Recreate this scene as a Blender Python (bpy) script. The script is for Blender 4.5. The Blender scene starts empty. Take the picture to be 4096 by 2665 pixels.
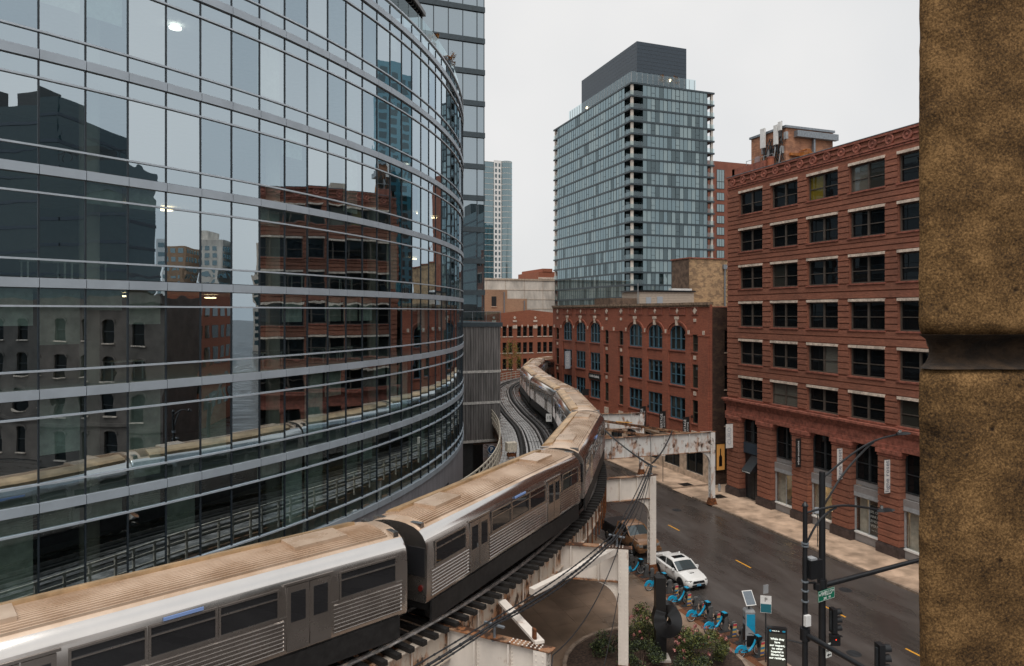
import bpy, bmesh, math, random
from mathutils import Vector, Matrix
random.seed(7)
R_ = math.radians
scene = bpy.context.scene
COL = scene.collection

# ------------------------------------------------------------------ camera, sky, sun, exposure
CAM_H = 18.5
YAW = math.atan(1008/2731.0)
cam_d = bpy.data.cameras.new('camera'); cam = bpy.data.objects.new('camera', cam_d); COL.objects.link(cam)
cam.location = (0, 0, CAM_H); cam.rotation_euler = (R_(90), 0, -YAW)
cam_d.sensor_width = 36; cam_d.lens = 24.0; cam_d.shift_y = -(1332.5-1250)/4096.0
cam_d.clip_start = 0.1; cam_d.clip_end = 5000
scene.camera = cam

world = bpy.data.worlds.new('World'); scene.world = world; world.use_nodes = True
nt = world.node_tree; nt.nodes.clear()
wo = nt.nodes.new('ShaderNodeOutputWorld'); bg = nt.nodes.new('ShaderNodeBackground')
sky = nt.nodes.new('ShaderNodeTexSky'); sky.sky_type = 'NISHITA'; sky.sun_disc = False
SUN_EL, SUN_ROT = 62, 215
sky.sun_elevation = R_(SUN_EL); sky.sun_rotation = R_(SUN_ROT); sky.air_density = 1.0; sky.dust_density = 4.0
mx = nt.nodes.new('ShaderNodeMix'); mx.data_type = 'RGBA'; mx.inputs[0].default_value = 0.93
cn = nt.nodes.new('ShaderNodeTexNoise'); cn.inputs['Scale'].default_value = 1.7; cn.inputs['Detail'].default_value = 4
cr = nt.nodes.new('ShaderNodeValToRGB')
cr.color_ramp.elements[0].position = 0.3; cr.color_ramp.elements[0].color = (6.9, 7.1, 7.3, 1)
cr.color_ramp.elements[1].position = 0.7; cr.color_ramp.elements[1].color = (9.3, 9.15, 8.95, 1)
tcw = nt.nodes.new('ShaderNodeTexCoord')
nt.links.new(tcw.outputs['Generated'], cn.inputs['Vector']); nt.links.new(cn.outputs['Fac'], cr.inputs['Fac'])
nt.links.new(sky.outputs[0], mx.inputs[6]); nt.links.new(cr.outputs[0], mx.inputs[7])
nt.links.new(mx.outputs[2], bg.inputs['Color']); bg.inputs['Strength'].default_value = 0.077
nt.links.new(bg.outputs[0], wo.inputs[0])

sun_d = bpy.data.lights.new('sun', 'SUN'); sun_d.energy = 1.5; sun_d.angle = R_(40); sun_d.color = (1.0, 0.96, 0.9)
sun = bpy.data.objects.new('sun', sun_d); COL.objects.link(sun)
az = R_(SUN_ROT); el = R_(SUN_EL)
sdir = Vector((math.sin(az)*math.cos(el), math.cos(az)*math.cos(el), math.sin(el)))
sun.rotation_euler = (-sdir).to_track_quat('-Z', 'Y').to_euler(); sun.location = (0, -40, 120)
vs = scene.view_settings; vs.view_transform = 'Standard'; vs.look = 'None'; vs.exposure = 0.4; vs.gamma = 1.0
try: vs.use_curve_mapping = False
except Exception: pass
cy = scene.cycles
cy.max_bounces = 5; cy.diffuse_bounces = 2; cy.glossy_bounces = 3; cy.transmission_bounces = 2; cy.transparent_max_bounces = 8
cy.caustics_reflective = False; cy.caustics_refractive = False
try: cy.use_denoising = True
except Exception: pass

# ------------------------------------------------------------------ helpers
def empty(name, loc=(0, 0, 0), rz=0.0, label=None, cat=None, group=None):
    o = bpy.data.objects.new(name, None); COL.objects.link(o); o.location = loc; o.rotation_euler = (0, 0, rz)
    o.empty_display_size = 0.3
    if label: o['label'] = label
    if cat: o['category'] = cat
    if group: o['group'] = group
    return o
def tag(o, label=None, cat=None, group=None, kind=None):
    if label: o['label'] = label
    if cat: o['category'] = cat
    if group: o['group'] = group
    if kind: o['kind'] = kind
    return o
def link_mesh(name, me, parent=None, M=None):
    o = bpy.data.objects.new(name, me); COL.objects.link(o)
    if parent is not None: o.parent = parent
    if M is not None: o.matrix_basis = M
    return o
def copy_tree(o, parent=None):
    c = o.copy(); COL.objects.link(c); c.parent = parent
    for ch in o.children: copy_tree(ch, c)
    return c

class MB:
    """collects faces; build() links them as one mesh object"""
    def __init__(s): s.v = []; s.f = []; s.m = []
    def quad(s, a, b, c, d, mi=0):
        n = len(s.v); s.v += [tuple(a), tuple(b), tuple(c), tuple(d)]; s.f.append((n, n+1, n+2, n+3)); s.m.append(mi); return s
    def poly(s, pts, mi=0):
        n = len(s.v); s.v += [tuple(p) for p in pts]; s.f.append(tuple(range(n, n+len(pts)))); s.m.append(mi); return s
    def hexa(s, p, mi=0):
        n = len(s.v); s.v += [tuple(q) for q in p]
        for f in ((0,3,2,1),(4,5,6,7),(0,1,5,4),(1,2,6,5),(2,3,7,6),(3,0,4,7)): s.f.append(tuple(n+i for i in f)); s.m.append(mi)
        return s
    def box(s, x0, x1, y0, y1, z0, z1, mi=0):
        return s.hexa([(x0,y0,z0),(x1,y0,z0),(x1,y1,z0),(x0,y1,z0),(x0,y0,z1),(x1,y0,z1),(x1,y1,z1),(x0,y1,z1)], mi)
    def obox(s, c, ax, ay, az, mi=0):
        c = Vector(c); ax = Vector(ax); ay = Vector(ay); az = Vector(az)
        return s.hexa([c-ax-ay-az, c+ax-ay-az, c+ax+ay-az, c-ax+ay-az, c-ax-ay+az, c+ax-ay+az, c+ax+ay+az, c-ax+ay+az], mi)
    def bar(s, p, q, w, h, up=(0,0,1), mi=0):
        p = Vector(p); q = Vector(q); d = (q-p); L = d.length; d.normalize(); up = Vector(up)
        side = d.cross(up)
        if side.length < 1e-4: side = d.cross(Vector((1,0,0)))
        side.normalize(); u = side.cross(d)
        return s.obox((p+q)/2, d*L/2, side*w/2, u*h/2, mi)
    def tube(s, pts, r, seg=8, mi=0, cap=True):
        pts = [Vector(p) for p in pts]; n0 = len(s.v); rr = r if isinstance(r, (list, tuple)) else [r]*len(pts)
        prev = None
        for i, p in enumerate(pts):
            d = (pts[min(i+1, len(pts)-1)]-pts[max(i-1, 0)]).normalized()
            if prev is None:
                a = d.cross(Vector((0,0,1)))
                if a.length < 1e-3: a = d.cross(Vector((1,0,0)))
            else: a = prev-d*prev.dot(d)
            a.normalize(); b = d.cross(a); prev = a
            for k in range(seg):
                t = 2*math.pi*k/seg; s.v.append(tuple(p+(a*math.cos(t)+b*math.sin(t))*rr[i]))
        for i in range(len(pts)-1):
            for k in range(seg):
                k2 = (k+1) % seg
                s.f.append((n0+i*seg+k, n0+i*seg+k2, n0+(i+1)*seg+k2, n0+(i+1)*seg+k)); s.m.append(mi)
        if cap:
            s.f.append(tuple(n0+k for k in range(seg-1, -1, -1))); s.m.append(mi)
            e = n0+(len(pts)-1)*seg; s.f.append(tuple(e+k for k in range(seg))); s.m.append(mi)
        return s
    def loft(s, secs, mi=0, closed=True, cap=True, mfun=None):
        n0 = len(s.v); m = len(secs[0])
        for c in secs: s.v += [tuple(p) for p in c]
        for i in range(len(secs)-1):
            for k in range(m if closed else m-1):
                k2 = (k+1) % m
                s.f.append((n0+i*m+k, n0+i*m+k2, n0+(i+1)*m+k2, n0+(i+1)*m+k)); s.m.append(mfun(i, k) if mfun else mi)
        if cap:
            s.f.append(tuple(n0+k for k in range(m-1, -1, -1))); s.m.append(mi)
            e = n0+(len(secs)-1)*m; s.f.append(tuple(e+k for k in range(m))); s.m.append(mi)
        return s
    def disc(s, c, n, r, th, seg=16, mi=0, r2=None):
        n = Vector(n).normalized(); c = Vector(c)
        return s.tube([c-n*th/2, c+n*th/2], [r, r2 if r2 else r], seg, mi)
    def torus(s, c, n, R, r, S=20, T=6, mi=0):
        n = Vector(n).normalized(); c = Vector(c); a = n.cross(Vector((0,0,1)))
        if a.length < 1e-3: a = Vector((1,0,0))
        a.normalize(); b = n.cross(a); n0 = len(s.v)
        for i in range(S):
            t = 2*math.pi*i/S; d = a*math.cos(t)+b*math.sin(t)
            for j in range(T):
                u = 2*math.pi*j/T; s.v.append(tuple(c+d*(R+r*math.cos(u))+n*r*math.sin(u)))
        for i in range(S):
            for j in range(T):
                s.f.append((n0+i*T+j, n0+((i+1)%S)*T+j, n0+((i+1)%S)*T+(j+1)%T, n0+i*T+(j+1)%T)); s.m.append(mi)
        return s
    def mesh(s, name, mats, smooth=False, fix=True):
        me = bpy.data.meshes.new(name); me.from_pydata(s.v, [], s.f)
        if not isinstance(mats, (list, tuple)): mats = [mats]
        for m in mats: me.materials.append(m)
        if len(mats) > 1: me.polygons.foreach_set('material_index', s.m)
        if fix:
            bm = bmesh.new(); bm.from_mesh(me)
            if smooth: bmesh.ops.remove_doubles(bm, verts=bm.verts, dist=1e-5)
            bmesh.ops.recalc_face_normals(bm, faces=bm.faces); bm.to_mesh(me); bm.free()
        if smooth: 
            me.polygons.foreach_set('use_smooth', [True]*len(me.polygons))
            try: me.set_sharp_from_angle(angle=R_(40))
            except Exception: pass
        me.update(); return me
    def build(s, name, mats, parent=None, smooth=False, M=None, fix=True):
        return link_mesh(name, s.mesh(name, mats, smooth, fix), parent, M)

class Fac:
    """wall frame: s runs along the wall, z up, n outwards"""
    def __init__(s, o, sd, nd): s.o = Vector(o); s.sd = Vector(sd); s.nd = Vector(nd)
    def p(s, a, z, n=0.0): return s.o+s.sd*a+s.nd*n+Vector((0,0,z))
    def box(s, mb, s0, s1, z0, z1, n0, n1, mi=0):
        return mb.hexa([s.p(s0,z0,n0), s.p(s1,z0,n0), s.p(s1,z0,n1), s.p(s0,z0,n1), s.p(s0,z1,n0), s.p(s1,z1,n0), s.p(s1,z1,n1), s.p(s0,z1,n1)], mi)
    def wall(s, mb, S, Z, hole, depth=0.3, mi=0, mr=None, n=0.0):
        mr = mi if mr is None else mr
        for i in range(len(S)-1):
            for j in range(len(Z)-1):
                a, b, c, d = S[i], S[i+1], Z[j], Z[j+1]
                if hole(i, j):
                    if i == 0 or not hole(i-1, j): mb.quad(s.p(a,c,n), s.p(a,d,n), s.p(a,d,n-depth), s.p(a,c,n-depth), mr)
                    if i == len(S)-2 or not hole(i+1, j): mb.quad(s.p(b,c,n), s.p(b,c,n-depth), s.p(b,d,n-depth), s.p(b,d,n), mr)
                    if j == 0 or not hole(i, j-1): mb.quad(s.p(a,c,n), s.p(a,c,n-depth), s.p(b,c,n-depth), s.p(b,c,n), mr)
                    if j == len(Z)-2 or not hole(i, j+1): mb.quad(s.p(a,d,n), s.p(b,d,n), s.p(b,d,n-depth), s.p(a,d,n-depth), mr)
                else: mb.quad(s.p(a,c,n), s.p(b,c,n), s.p(b,d,n), s.p(a,d,n), mi)
        return mb
    def M(s, a, z, n=0.0, rot90=False):
        up = Vector((0,0,1)); r = s.nd.cross(up)*-1
        if r.dot(up.cross(s.nd)) < 0: r = -r
        r = up.cross(s.nd)
        if rot90: x, y = up, -r
        else: x, y = r, up
        m = Matrix((x, y, s.nd)).transposed().to_4x4(); m.translation = s.p(a, z, n); return m

def text(name, body, size, mat, M, parent=None, extrude=0.004, align='CENTER', sx=1.0, bold=0.0, space=1.0):
    cu = bpy.data.curves.new(name, 'FONT'); cu.body = body; cu.size = size; cu.extrude = extrude; cu.align_x = align; cu.align_y = 'CENTER'
    cu.offset = bold; cu.space_character = space; cu.resolution_u = 2
    to = bpy.data.objects.new(name, cu); COL.objects.link(to)
    dg = bpy.context.evaluated_depsgraph_get(); me = bpy.data.meshes.new_from_object(to.evaluated_get(dg))
    bpy.data.objects.remove(to); bpy.data.curves.remove(cu)
    me.materials.clear(); me.materials.append(mat)
    if sx != 1.0: me.transform(Matrix.Diagonal((sx, 1, 1, 1)))
    return link_mesh(name, me, parent, M)

# ------------------------------------------------------------------ materials
MATS = {}
def new_mat(name):
    m = bpy.data.materials.new(name); m.use_nodes = True; MATS[name] = m
    n = m.node_tree; return m, n, n.nodes['Principled BSDF'], n.nodes['Material Output']
def rgb(c): return (c[0], c[1], c[2], 1.0)
def mat(name, col, rough=0.6, metal=0.0, var=0.12, scale=3.0, bump=0.0, bscale=40.0, spec=0.5, coat=0.0, col2=None, rvar=0.0, stretch=None, world=True, emit=0.0):
    m, n, b, out = new_mat(name); L = n.links
    b.inputs['Roughness'].default_value = rough; b.inputs['Metallic'].default_value = metal
    b.inputs['Specular IOR Level'].default_value = spec; b.inputs['Coat Weight'].default_value = coat
    b.inputs['Base Color'].default_value = rgb(col)
    if emit: b.inputs['Emission Color'].default_value = rgb(col); b.inputs['Emission Strength'].default_value = emit; return m
    if var or bump or rvar:
        g = n.nodes.new('ShaderNodeNewGeometry') if world else n.nodes.new('ShaderNodeTexCoord')
        vec = g.outputs['Position'] if world else g.outputs['Object']
        if stretch:
            mp = n.nodes.new('ShaderNodeMapping'); mp.inputs['Scale'].default_value = stretch; L.new(vec, mp.inputs[0]); vec = mp.outputs[0]
        nz = n.nodes.new('ShaderNodeTexNoise'); nz.inputs['Scale'].default_value = scale; nz.inputs['Detail'].default_value = 6; nz.inputs['Roughness'].default_value = 0.62
        L.new(vec, nz.inputs['Vector'])
        if var:
            r = n.nodes.new('ShaderNodeValToRGB'); c2 = col2 if col2 else tuple(c*(1+var*1.6) for c in col); c1 = tuple(c*(1-var*1.6) for c in col) if not col2 else col
            r.color_ramp.elements[0].position = 0.36; r.color_ramp.elements[1].position = 0.64
            r.color_ramp.elements[0].color = rgb(c1); r.color_ramp.elements[1].color = rgb(c2)
            L.new(nz.outputs['Fac'], r.inputs[0]); L.new(r.outputs[0], b.inputs['Base Color'])
        if rvar:
            mr = n.nodes.new('ShaderNodeMapRange'); mr.inputs[1].default_value = 0.35; mr.inputs[2].default_value = 0.65
            mr.inputs[3].default_value = max(0.03, rough-rvar); mr.inputs[4].default_value = min(1, rough+rvar)
            L.new(nz.outputs['Fac'], mr.inputs[0]); L.new(mr.outputs[0], b.inputs['Roughness'])
        if bump:
            n2 = n.nodes.new('ShaderNodeTexNoise'); n2.inputs['Scale'].default_value = bscale; n2.inputs['Detail'].default_value = 4; L.new(vec, n2.inputs['Vector'])
            bp = n.nodes.new('ShaderNodeBump'); bp.inputs['Strength'].default_value = bump; bp.inputs['Distance'].default_value = 0.02
            L.new(n2.outputs['Fac'], bp.inputs['Height']); L.new(bp.outputs[0], b.inputs['Normal'])
    return m
def brick(name, c1, c2, mortar, stain=(0.03,0.025,0.02), stain_amt=0.35, patch=None, patch_amt=0.5, bw=0.22, bh=0.075, rough=0.85, soft=0.1):
    m, n, b, out = new_mat(name); L = n.links
    g = n.nodes.new('ShaderNodeNewGeometry'); sp = n.nodes.new('ShaderNodeSeparateXYZ'); L.new(g.outputs['Position'], sp.inputs[0])
    ad = n.nodes.new('ShaderNodeMath'); L.new(sp.outputs[0], ad.inputs[0]); L.new(sp.outputs[1], ad.inputs[1])
    cb = n.nodes.new('ShaderNodeCombineXYZ'); L.new(ad.outputs[0], cb.inputs[0]); L.new(sp.outputs[2], cb.inputs[1])
    br = n.nodes.new('ShaderNodeTexBrick'); br.inputs['Scale'].default_value = 1; br.inputs['Brick Width'].default_value = bw; br.inputs['Row Height'].default_value = bh
    br.inputs['Mortar Size'].default_value = 0.007; br.inputs['Mortar Smooth'].default_value = soft
    br.inputs['Color1'].default_value = rgb(c1); br.inputs['Color2'].default_value = rgb(c2); br.inputs['Mortar'].default_value = rgb(mortar)
    L.new(cb.outputs[0], br.inputs['Vector'])
    cur = br.outputs['Color']
    def layer(cur, col, scale, lo, hi, amt, st):
        mp = n.nodes.new('ShaderNodeMapping'); mp.inputs['Scale'].default_value = st; L.new(g.outputs['Position'], mp.inputs[0])
        nz = n.nodes.new('ShaderNodeTexNoise'); nz.inputs['Scale'].default_value = scale; nz.inputs['Detail'].default_value = 7; nz.inputs['Roughness'].default_value = 0.65; L.new(mp.outputs[0], nz.inputs['Vector'])
        mr = n.nodes.new('ShaderNodeMapRange'); mr.inputs[1].default_value = lo; mr.inputs[2].default_value = hi; mr.inputs[4].default_value = amt; L.new(nz.outputs['Fac'], mr.inputs[0])
        mx = n.nodes.new('ShaderNodeMix'); mx.data_type = 'RGBA'; L.new(mr.outputs[0], mx.inputs[0]); L.new(cur, mx.inputs[6]); mx.inputs[7].default_value = rgb(col); return mx.outputs[2]
    if patch: cur = layer(cur, patch, 0.9, 0.47, 0.56, patch_amt, (1, 1, 1.6))
    cur = layer(cur, stain, 0.35, 0.42, 0.75, stain_amt, (1, 1, 0.45))
    cur = layer(cur, tuple(c*1.5 for c in c1), 1.1, 0.52, 0.8, 0.4, (.4, .4, 5.0))
    cur = layer(cur, tuple(c*.5 for c in c2), 2.3, 0.50, 0.78, 0.4, (.6, .6, 4.0))
    L.new(cur, b.inputs['Base Color']); b.inputs['Roughness'].default_value = rough
    bp = n.nodes.new('ShaderNodeBump'); bp.inputs['Strength'].default_value = 0.35; bp.inputs['Distance'].default_value = 0.01; bp.invert = True
    L.new(br.outputs['Fac'], bp.inputs['Height']); L.new(bp.outputs[0], b.inputs['Normal'])
    return m
def glass(name, f0=0.4, refl=(0.8,0.93,1.0), trans=(0.35,0.45,0.45), wave=0.02, wscale=0.8, rough=0.0, opaque=None):
    """coated window glass: mirror coat over see-through (or dark) pane"""
    m, n, b, out = new_mat(name); L = n.links; n.nodes.remove(b)
    gl = n.nodes.new('ShaderNodeBsdfGlossy'); gl.inputs['Color'].default_value = rgb(refl); gl.inputs['Roughness'].default_value = rough
    if opaque:
        tr = n.nodes.new('ShaderNodeBsdfDiffuse'); tr.inputs['Color'].default_value = rgb(opaque)
    else:
        tr = n.nodes.new('ShaderNodeBsdfTransparent'); tr.inputs['Color'].default_value = rgb(trans)
    lw = n.nodes.new('ShaderNodeLayerWeight'); lw.inputs['Blend'].default_value = 0.5
    pw = n.nodes.new('ShaderNodeMath'); pw.operation = 'POWER'; pw.inputs[1].default_value = 4.0 if f0 > .15 else 5.0; L.new(lw.outputs['Facing'], pw.inputs[0])
    mr = n.nodes.new('ShaderNodeMapRange'); mr.inputs[3].default_value = f0; mr.inputs[4].default_value = 1.0
    L.new(pw.outputs[0], mr.inputs[0])
    ms = n.nodes.new('ShaderNodeMixShader'); L.new(mr.outputs[0], ms.inputs[0]); L.new(tr.outputs[0], ms.inputs[1]); L.new(gl.outputs[0], ms.inputs[2])
    if wave:
        g = n.nodes.new('ShaderNodeNewGeometry'); nz = n.nodes.new('ShaderNodeTexNoise'); nz.inputs['Scale'].default_value = wscale; nz.inputs['Detail'].default_value = 1
        L.new(g.outputs['Position'], nz.inputs['Vector'])
        bp = n.nodes.new('ShaderNodeBump'); bp.inputs['Strength'].default_value = wave; bp.inputs['Distance'].default_value = 0.1
        L.new(nz.outputs['Fac'], bp.inputs['Height']); L.new(bp.outputs[0], gl.inputs['Normal'])
    L.new(ms.outputs[0], out.inputs[0]); return m
def rusty(name, paint, rust=(0.22,0.075,0.02), dark=(0.035,0.015,0.008), amt=0.55, rough=0.6):
    m, n, b, out = new_mat(name); L = n.links
    g = n.nodes.new('ShaderNodeNewGeometry')
    def noise(sc, st, det=8):
        mp = n.nodes.new('ShaderNodeMapping'); mp.inputs['Scale'].default_value = st; L.new(g.outputs['Position'], mp.inputs[0])
        nz = n.nodes.new('ShaderNodeTexNoise'); nz.inputs['Scale'].default_value = sc; nz.inputs['Detail'].default_value = det; nz.inputs['Roughness'].default_value = 0.68; L.new(mp.outputs[0], nz.inputs['Vector']); return nz.outputs['Fac']
    def mixin(cur, fac, lo, hi, amt_, col):
        mr = n.nodes.new('ShaderNodeMapRange'); mr.inputs[1].default_value = lo; mr.inputs[2].default_value = hi; mr.inputs[4].default_value = amt_; L.new(fac, mr.inputs[0])
        mx = n.nodes.new('ShaderNodeMix'); mx.data_type = 'RGBA'; L.new(mr.outputs[0], mx.inputs[0]); mx.inputs[7].default_value = rgb(col)
        if isinstance(cur, tuple): mx.inputs[6].default_value = rgb(cur)
        else: L.new(cur, mx.inputs[6])
        return mx.outputs[2]
    cur = mixin(paint, noise(1.6, (1,1,0.5)), 0.4, 0.8, 0.45, tuple(p*0.62 for p in paint))
    thr = 0.72-amt*0.3
    def blend(a_, b_):
        x1 = n.nodes.new('ShaderNodeMath'); x1.operation = 'MULTIPLY'; x1.inputs[1].default_value = .5; L.new(a_, x1.inputs[0])
        x2 = n.nodes.new('ShaderNodeMath'); x2.operation = 'MULTIPLY_ADD'; x2.inputs[1].default_value = .5; L.new(b_, x2.inputs[0]); L.new(x1.outputs[0], x2.inputs[2]); return x2.outputs[0]
    big = noise(0.75, (1,1,1), 2)
    thr -= .015
    cur = mixin(cur, blend(noise(3.0, (1,1,0.3)), big), thr-.02, thr+0.07, 0.8, tuple(r*1.25 for r in rust))
    cur = mixin(cur, blend(noise(4.2, (1,1,0.6)), big), thr+0.03, thr+0.07, 0.9, dark)
    L.new(cur, b.inputs['Base Color']); b.inputs['Roughness'].default_value = rough
    n2 = n.nodes.new('ShaderNodeBump'); n2.inputs['Strength'].default_value = 0.25; n2.inputs['Distance'].default_value = 0.01
    L.new(noise(18, (1,1,1), 4), n2.inputs['Height']); L.new(n2.outputs[0], b.inputs['Normal'])
    return m

M_asphalt = mat('asphalt', (0.066,0.057,0.052), 0.31, var=0.2, scale=0.5, bump=0.22, bscale=55, rvar=0.16, spec=0.5, stretch=(1,0.25,1))
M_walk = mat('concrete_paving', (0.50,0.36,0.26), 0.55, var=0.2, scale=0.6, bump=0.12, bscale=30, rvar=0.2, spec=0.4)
M_walk_mid = mat('damp_shaded_paving', (0.11,0.075,0.05), 0.42, var=0.3, col2=(0.36,0.245,0.17), scale=0.16, bump=0.1, bscale=30, rvar=0.22, spec=0.5)  # dark tones carry both damp and the shade under the elevated track
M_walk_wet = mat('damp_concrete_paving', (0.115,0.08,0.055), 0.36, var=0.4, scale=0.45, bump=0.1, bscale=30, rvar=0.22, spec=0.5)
M_kerb = mat('kerb_concrete', (0.27,0.20,0.15), 0.7, var=0.25, scale=2, bump=0.15)
M_yellow = mat('yellow_road_paint', (0.78,0.36,0.035), 0.55, var=0.2, scale=9)
M_soil = mat('soil', (0.05,0.03,0.02), 0.9, var=0.4, scale=8, bump=0.5)
M_spandrel = mat('aluminium_panel', (0.44,0.50,0.56), 0.45, metal=0.2, var=0.05, scale=0.7)
M_rail = mat('aluminium_rail', (0.52,0.58,0.64), 0.4, metal=0.25, var=0.05)
M_mull = mat('dark_mullion', (0.02,0.028,0.036), 0.4, var=0.1)
M_glass = glass('coated_facade_glass', 0.52, (0.76,0.90,1.0), (0.62,0.72,0.68), wave=0.018, wscale=0.6)
M_glassb = glass('coated_facade_glass_b', 0.44, (0.70,0.87,1.0), (0.60,0.72,0.70), wave=0.022, wscale=0.5)
M_glassc = glass('coated_facade_glass_c', 0.58, (0.80,0.92,1.0), (0.62,0.72,0.68), wave=0.014, wscale=0.9)
M_glass2 = glass('wavy_transom_glass', 0.52, (0.76,0.90,1.0), (0.62,0.72,0.68), wave=0.022, wscale=1.5)
M_slab = mat('interior_ceiling', (0.5,0.52,0.52), 0.8, var=0.05)
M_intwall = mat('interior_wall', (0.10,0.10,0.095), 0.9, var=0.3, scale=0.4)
M_blind = mat('roller_blind', (0.70,0.76,0.70), 0.9, var=0.12, scale=2.5)
M_lamp = mat('ceiling_lamp_glow', (1.0,0.72,0.42), emit=6.0)
M_lampw = mat('ceiling_lamp_white', (1.0,0.93,0.85), emit=4.0)
M_basewall = mat('base_metal_panel', (0.33,0.33,0.36), 0.5, metal=0.2, var=0.08, scale=2, stretch=(1,1,0.1))
M_corr = mat('corrugated_steel', (0.20,0.19,0.185), 0.5, metal=0.35, var=0.2, scale=1.2, stretch=(3,3,0.3))
M_corrlight = mat('galvanised_flashing', (0.6,0.58,0.55), 0.5, metal=0.3, var=0.15, scale=4)
M_dark = mat('black_paint', (0.012,0.013,0.015), 0.35, var=0.1)
M_darkgrey = mat('charcoal_metal', (0.03,0.033,0.036), 0.45, var=0.15)
M_red = brick('red_pressed_brick', (0.37,0.14,0.083), (0.26,0.093,0.057), (0.15,0.066,0.046), stain_amt=0.4)
M_red3 = brick('orange_red_brick', (0.40,0.125,0.07), (0.28,0.082,0.048), (0.22,0.085,0.06), stain_amt=0.4)
M_red4 = brick('far_orange_brick', (0.38,0.12,0.06), (0.28,0.085,0.045), (0.26,0.12,0.08), stain_amt=0.15)
M_dkbrick = brick('sooty_brick', (0.07,0.035,0.024), (0.045,0.024,0.018), (0.03,0.02,0.016), patch=(0.30,0.19,0.11), patch_amt=0.15)
M_tanbrick = brick('weathered_tan_brick', (0.60,0.40,0.21), (0.44,0.27,0.15), (0.36,0.24,0.15), patch=(0.13,0.085,0.06), patch_amt=0.6, bw=0.3, bh=0.1)
M_brownwall = mat('brown_render', (0.13,0.085,0.06), 0.9, var=0.25, scale=1.5)
M_tan2 = brick('pale_tan_brick', (0.42,0.27,0.17), (0.33,0.20,0.125), (0.3,0.2,0.14), stain_amt=0.3)
M_pentbrick = brick('penthouse_brick', (0.52,0.24,0.13), (0.38,0.16,0.09), (0.4,0.26,0.18), patch=(0.10,0.05,0.04), patch_amt=0.4)
M_apt = mat('terracotta_panel', (0.27,0.095,0.06), 0.8, var=0.08, scale=0.5)
M_stone = mat('pale_limestone', (0.62,0.51,0.42), 0.75, var=0.2, scale=3)
M_lime = mat('storefront_limestone', (0.50,0.39,0.30), 0.75, var=0.18, scale=2)
M_basest = mat('dark_pier_stone', (0.06,0.042,0.038), 0.7, var=0.25, scale=2)
M_cornice = mat('terracotta_cornice', (0.27,0.09,0.06), 0.75, var=0.25, scale=3)
M_winframe = mat('taupe_window_frame', (0.085,0.068,0.055), 0.55, var=0.15)
M_blue = mat('blue_window_frame', (0.055,0.125,0.17), 0.5, var=0.15)
M_olive = mat('olive_window_frame', (0.045,0.045,0.032), 0.55, var=0.15)
M_win = glass('dark_window_glass', 0.025, (0.85,0.95,1.0), wave=0.03, opaque=(0.007,0.008,0.009))
M_win2 = glass('shaded_window_glass', 0.04, (0.85,0.95,1.0), wave=0.03, opaque=(0.035,0.035,0.03))
M_winy = glass('yellow_lit_blind_glass', 0.06, opaque=(0.16,0.12,0.01), wave=0.02)
M_winb = glass('pale_blind_glass', 0.08, opaque=(0.13,0.125,0.105), wave=0.02)
M_tg = [glass('tower_glass_a', 0.27, (0.70,0.88,0.95), wave=0.05, wscale=0.4, opaque=(0.035,0.065,0.072)),
        glass('tower_glass_b', 0.25, (0.70,0.88,0.94), wave=0.05, wscale=0.4, opaque=(0.145,0.18,0.175)),
        glass('tower_glass_c', 0.26, (0.70,0.88,0.94), wave=0.05, wscale=0.4, opaque=(0.06,0.09,0.095)),
        glass('tower_glass_d', 0.15, (0.70,0.88,0.94), wave=0.05, wscale=0.4, opaque=(0.018,0.03,0.033))]
M_towslab = mat('tower_slab_edge', (0.045,0.065,0.078), 0.5, var=0.1)
M_conc = mat('pale_concrete', (0.68,0.61,0.54), 0.85, var=0.16, scale=0.35, stretch=(1,1,0.4))
M_pent = mat('dark_slate_panel', (0.036,0.054,0.074), 0.45, var=0.06)
M_rglass = glass('balustrade_glass', 0.12, (0.8,0.95,1.0), (0.72,0.83,0.85), wave=0)
M_siding = mat('tan_siding', (0.48,0.40,0.33), 0.7, var=0.05)
M_white = mat('white_paint', (0.78,0.77,0.75), 0.45, var=0.05)
M_grey = mat('grey_paint', (0.33,0.34,0.35), 0.5, var=0.1)
M_roof = mat('roof_membrane', (0.22,0.2,0.18), 0.9, var=0.2, scale=0.5)
M_steelw = rusty('white_painted_steel', (0.84,0.76,0.68), amt=0.36)
M_steelr = rusty('rusting_white_steel', (0.76,0.74,0.71), rust=(0.30,0.11,0.03), amt=0.58)
M_girder = rusty('streaked_white_girder', (0.70,0.60,0.50), rust=(0.36,0.13,0.03), amt=0.72)
M_steelo = rusty('rusty_steel', (0.34,0.21,0.13), amt=0.85)
M_rust = mat('bare_rust', (0.14,0.045,0.012), 0.85, var=0.4, scale=6, bump=0.3)
M_tie = mat('creosote_timber', (0.014,0.012,0.011), 0.75, var=0.3, scale=4, bump=0.3, rvar=0.15)
M_plank = mat('wet_grey_planks', (0.24,0.23,0.22), 0.24, var=0.3, scale=1.4, bump=0.15, rvar=0.16, spec=0.6)
M_plankd = mat('dark_wet_planks', (0.035,0.035,0.038), 0.25, var=0.3, scale=1.4, bump=0.15, rvar=0.15, spec=0.6)
M_railst = mat('running_rail_steel', (0.55,0.52,0.50), 0.28, metal=0.85, var=0.2)
M_cream = mat('cream_railing_paint', (0.55,0.49,0.40), 0.6, var=0.18, scale=6)
M_cable = mat('black_cable', (0.016,0.017,0.02), 0.5, var=0.1)
M_galv = mat('galvanised_steel', (0.25,0.28,0.31), 0.45, metal=0.5, var=0.15, scale=6)

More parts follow.
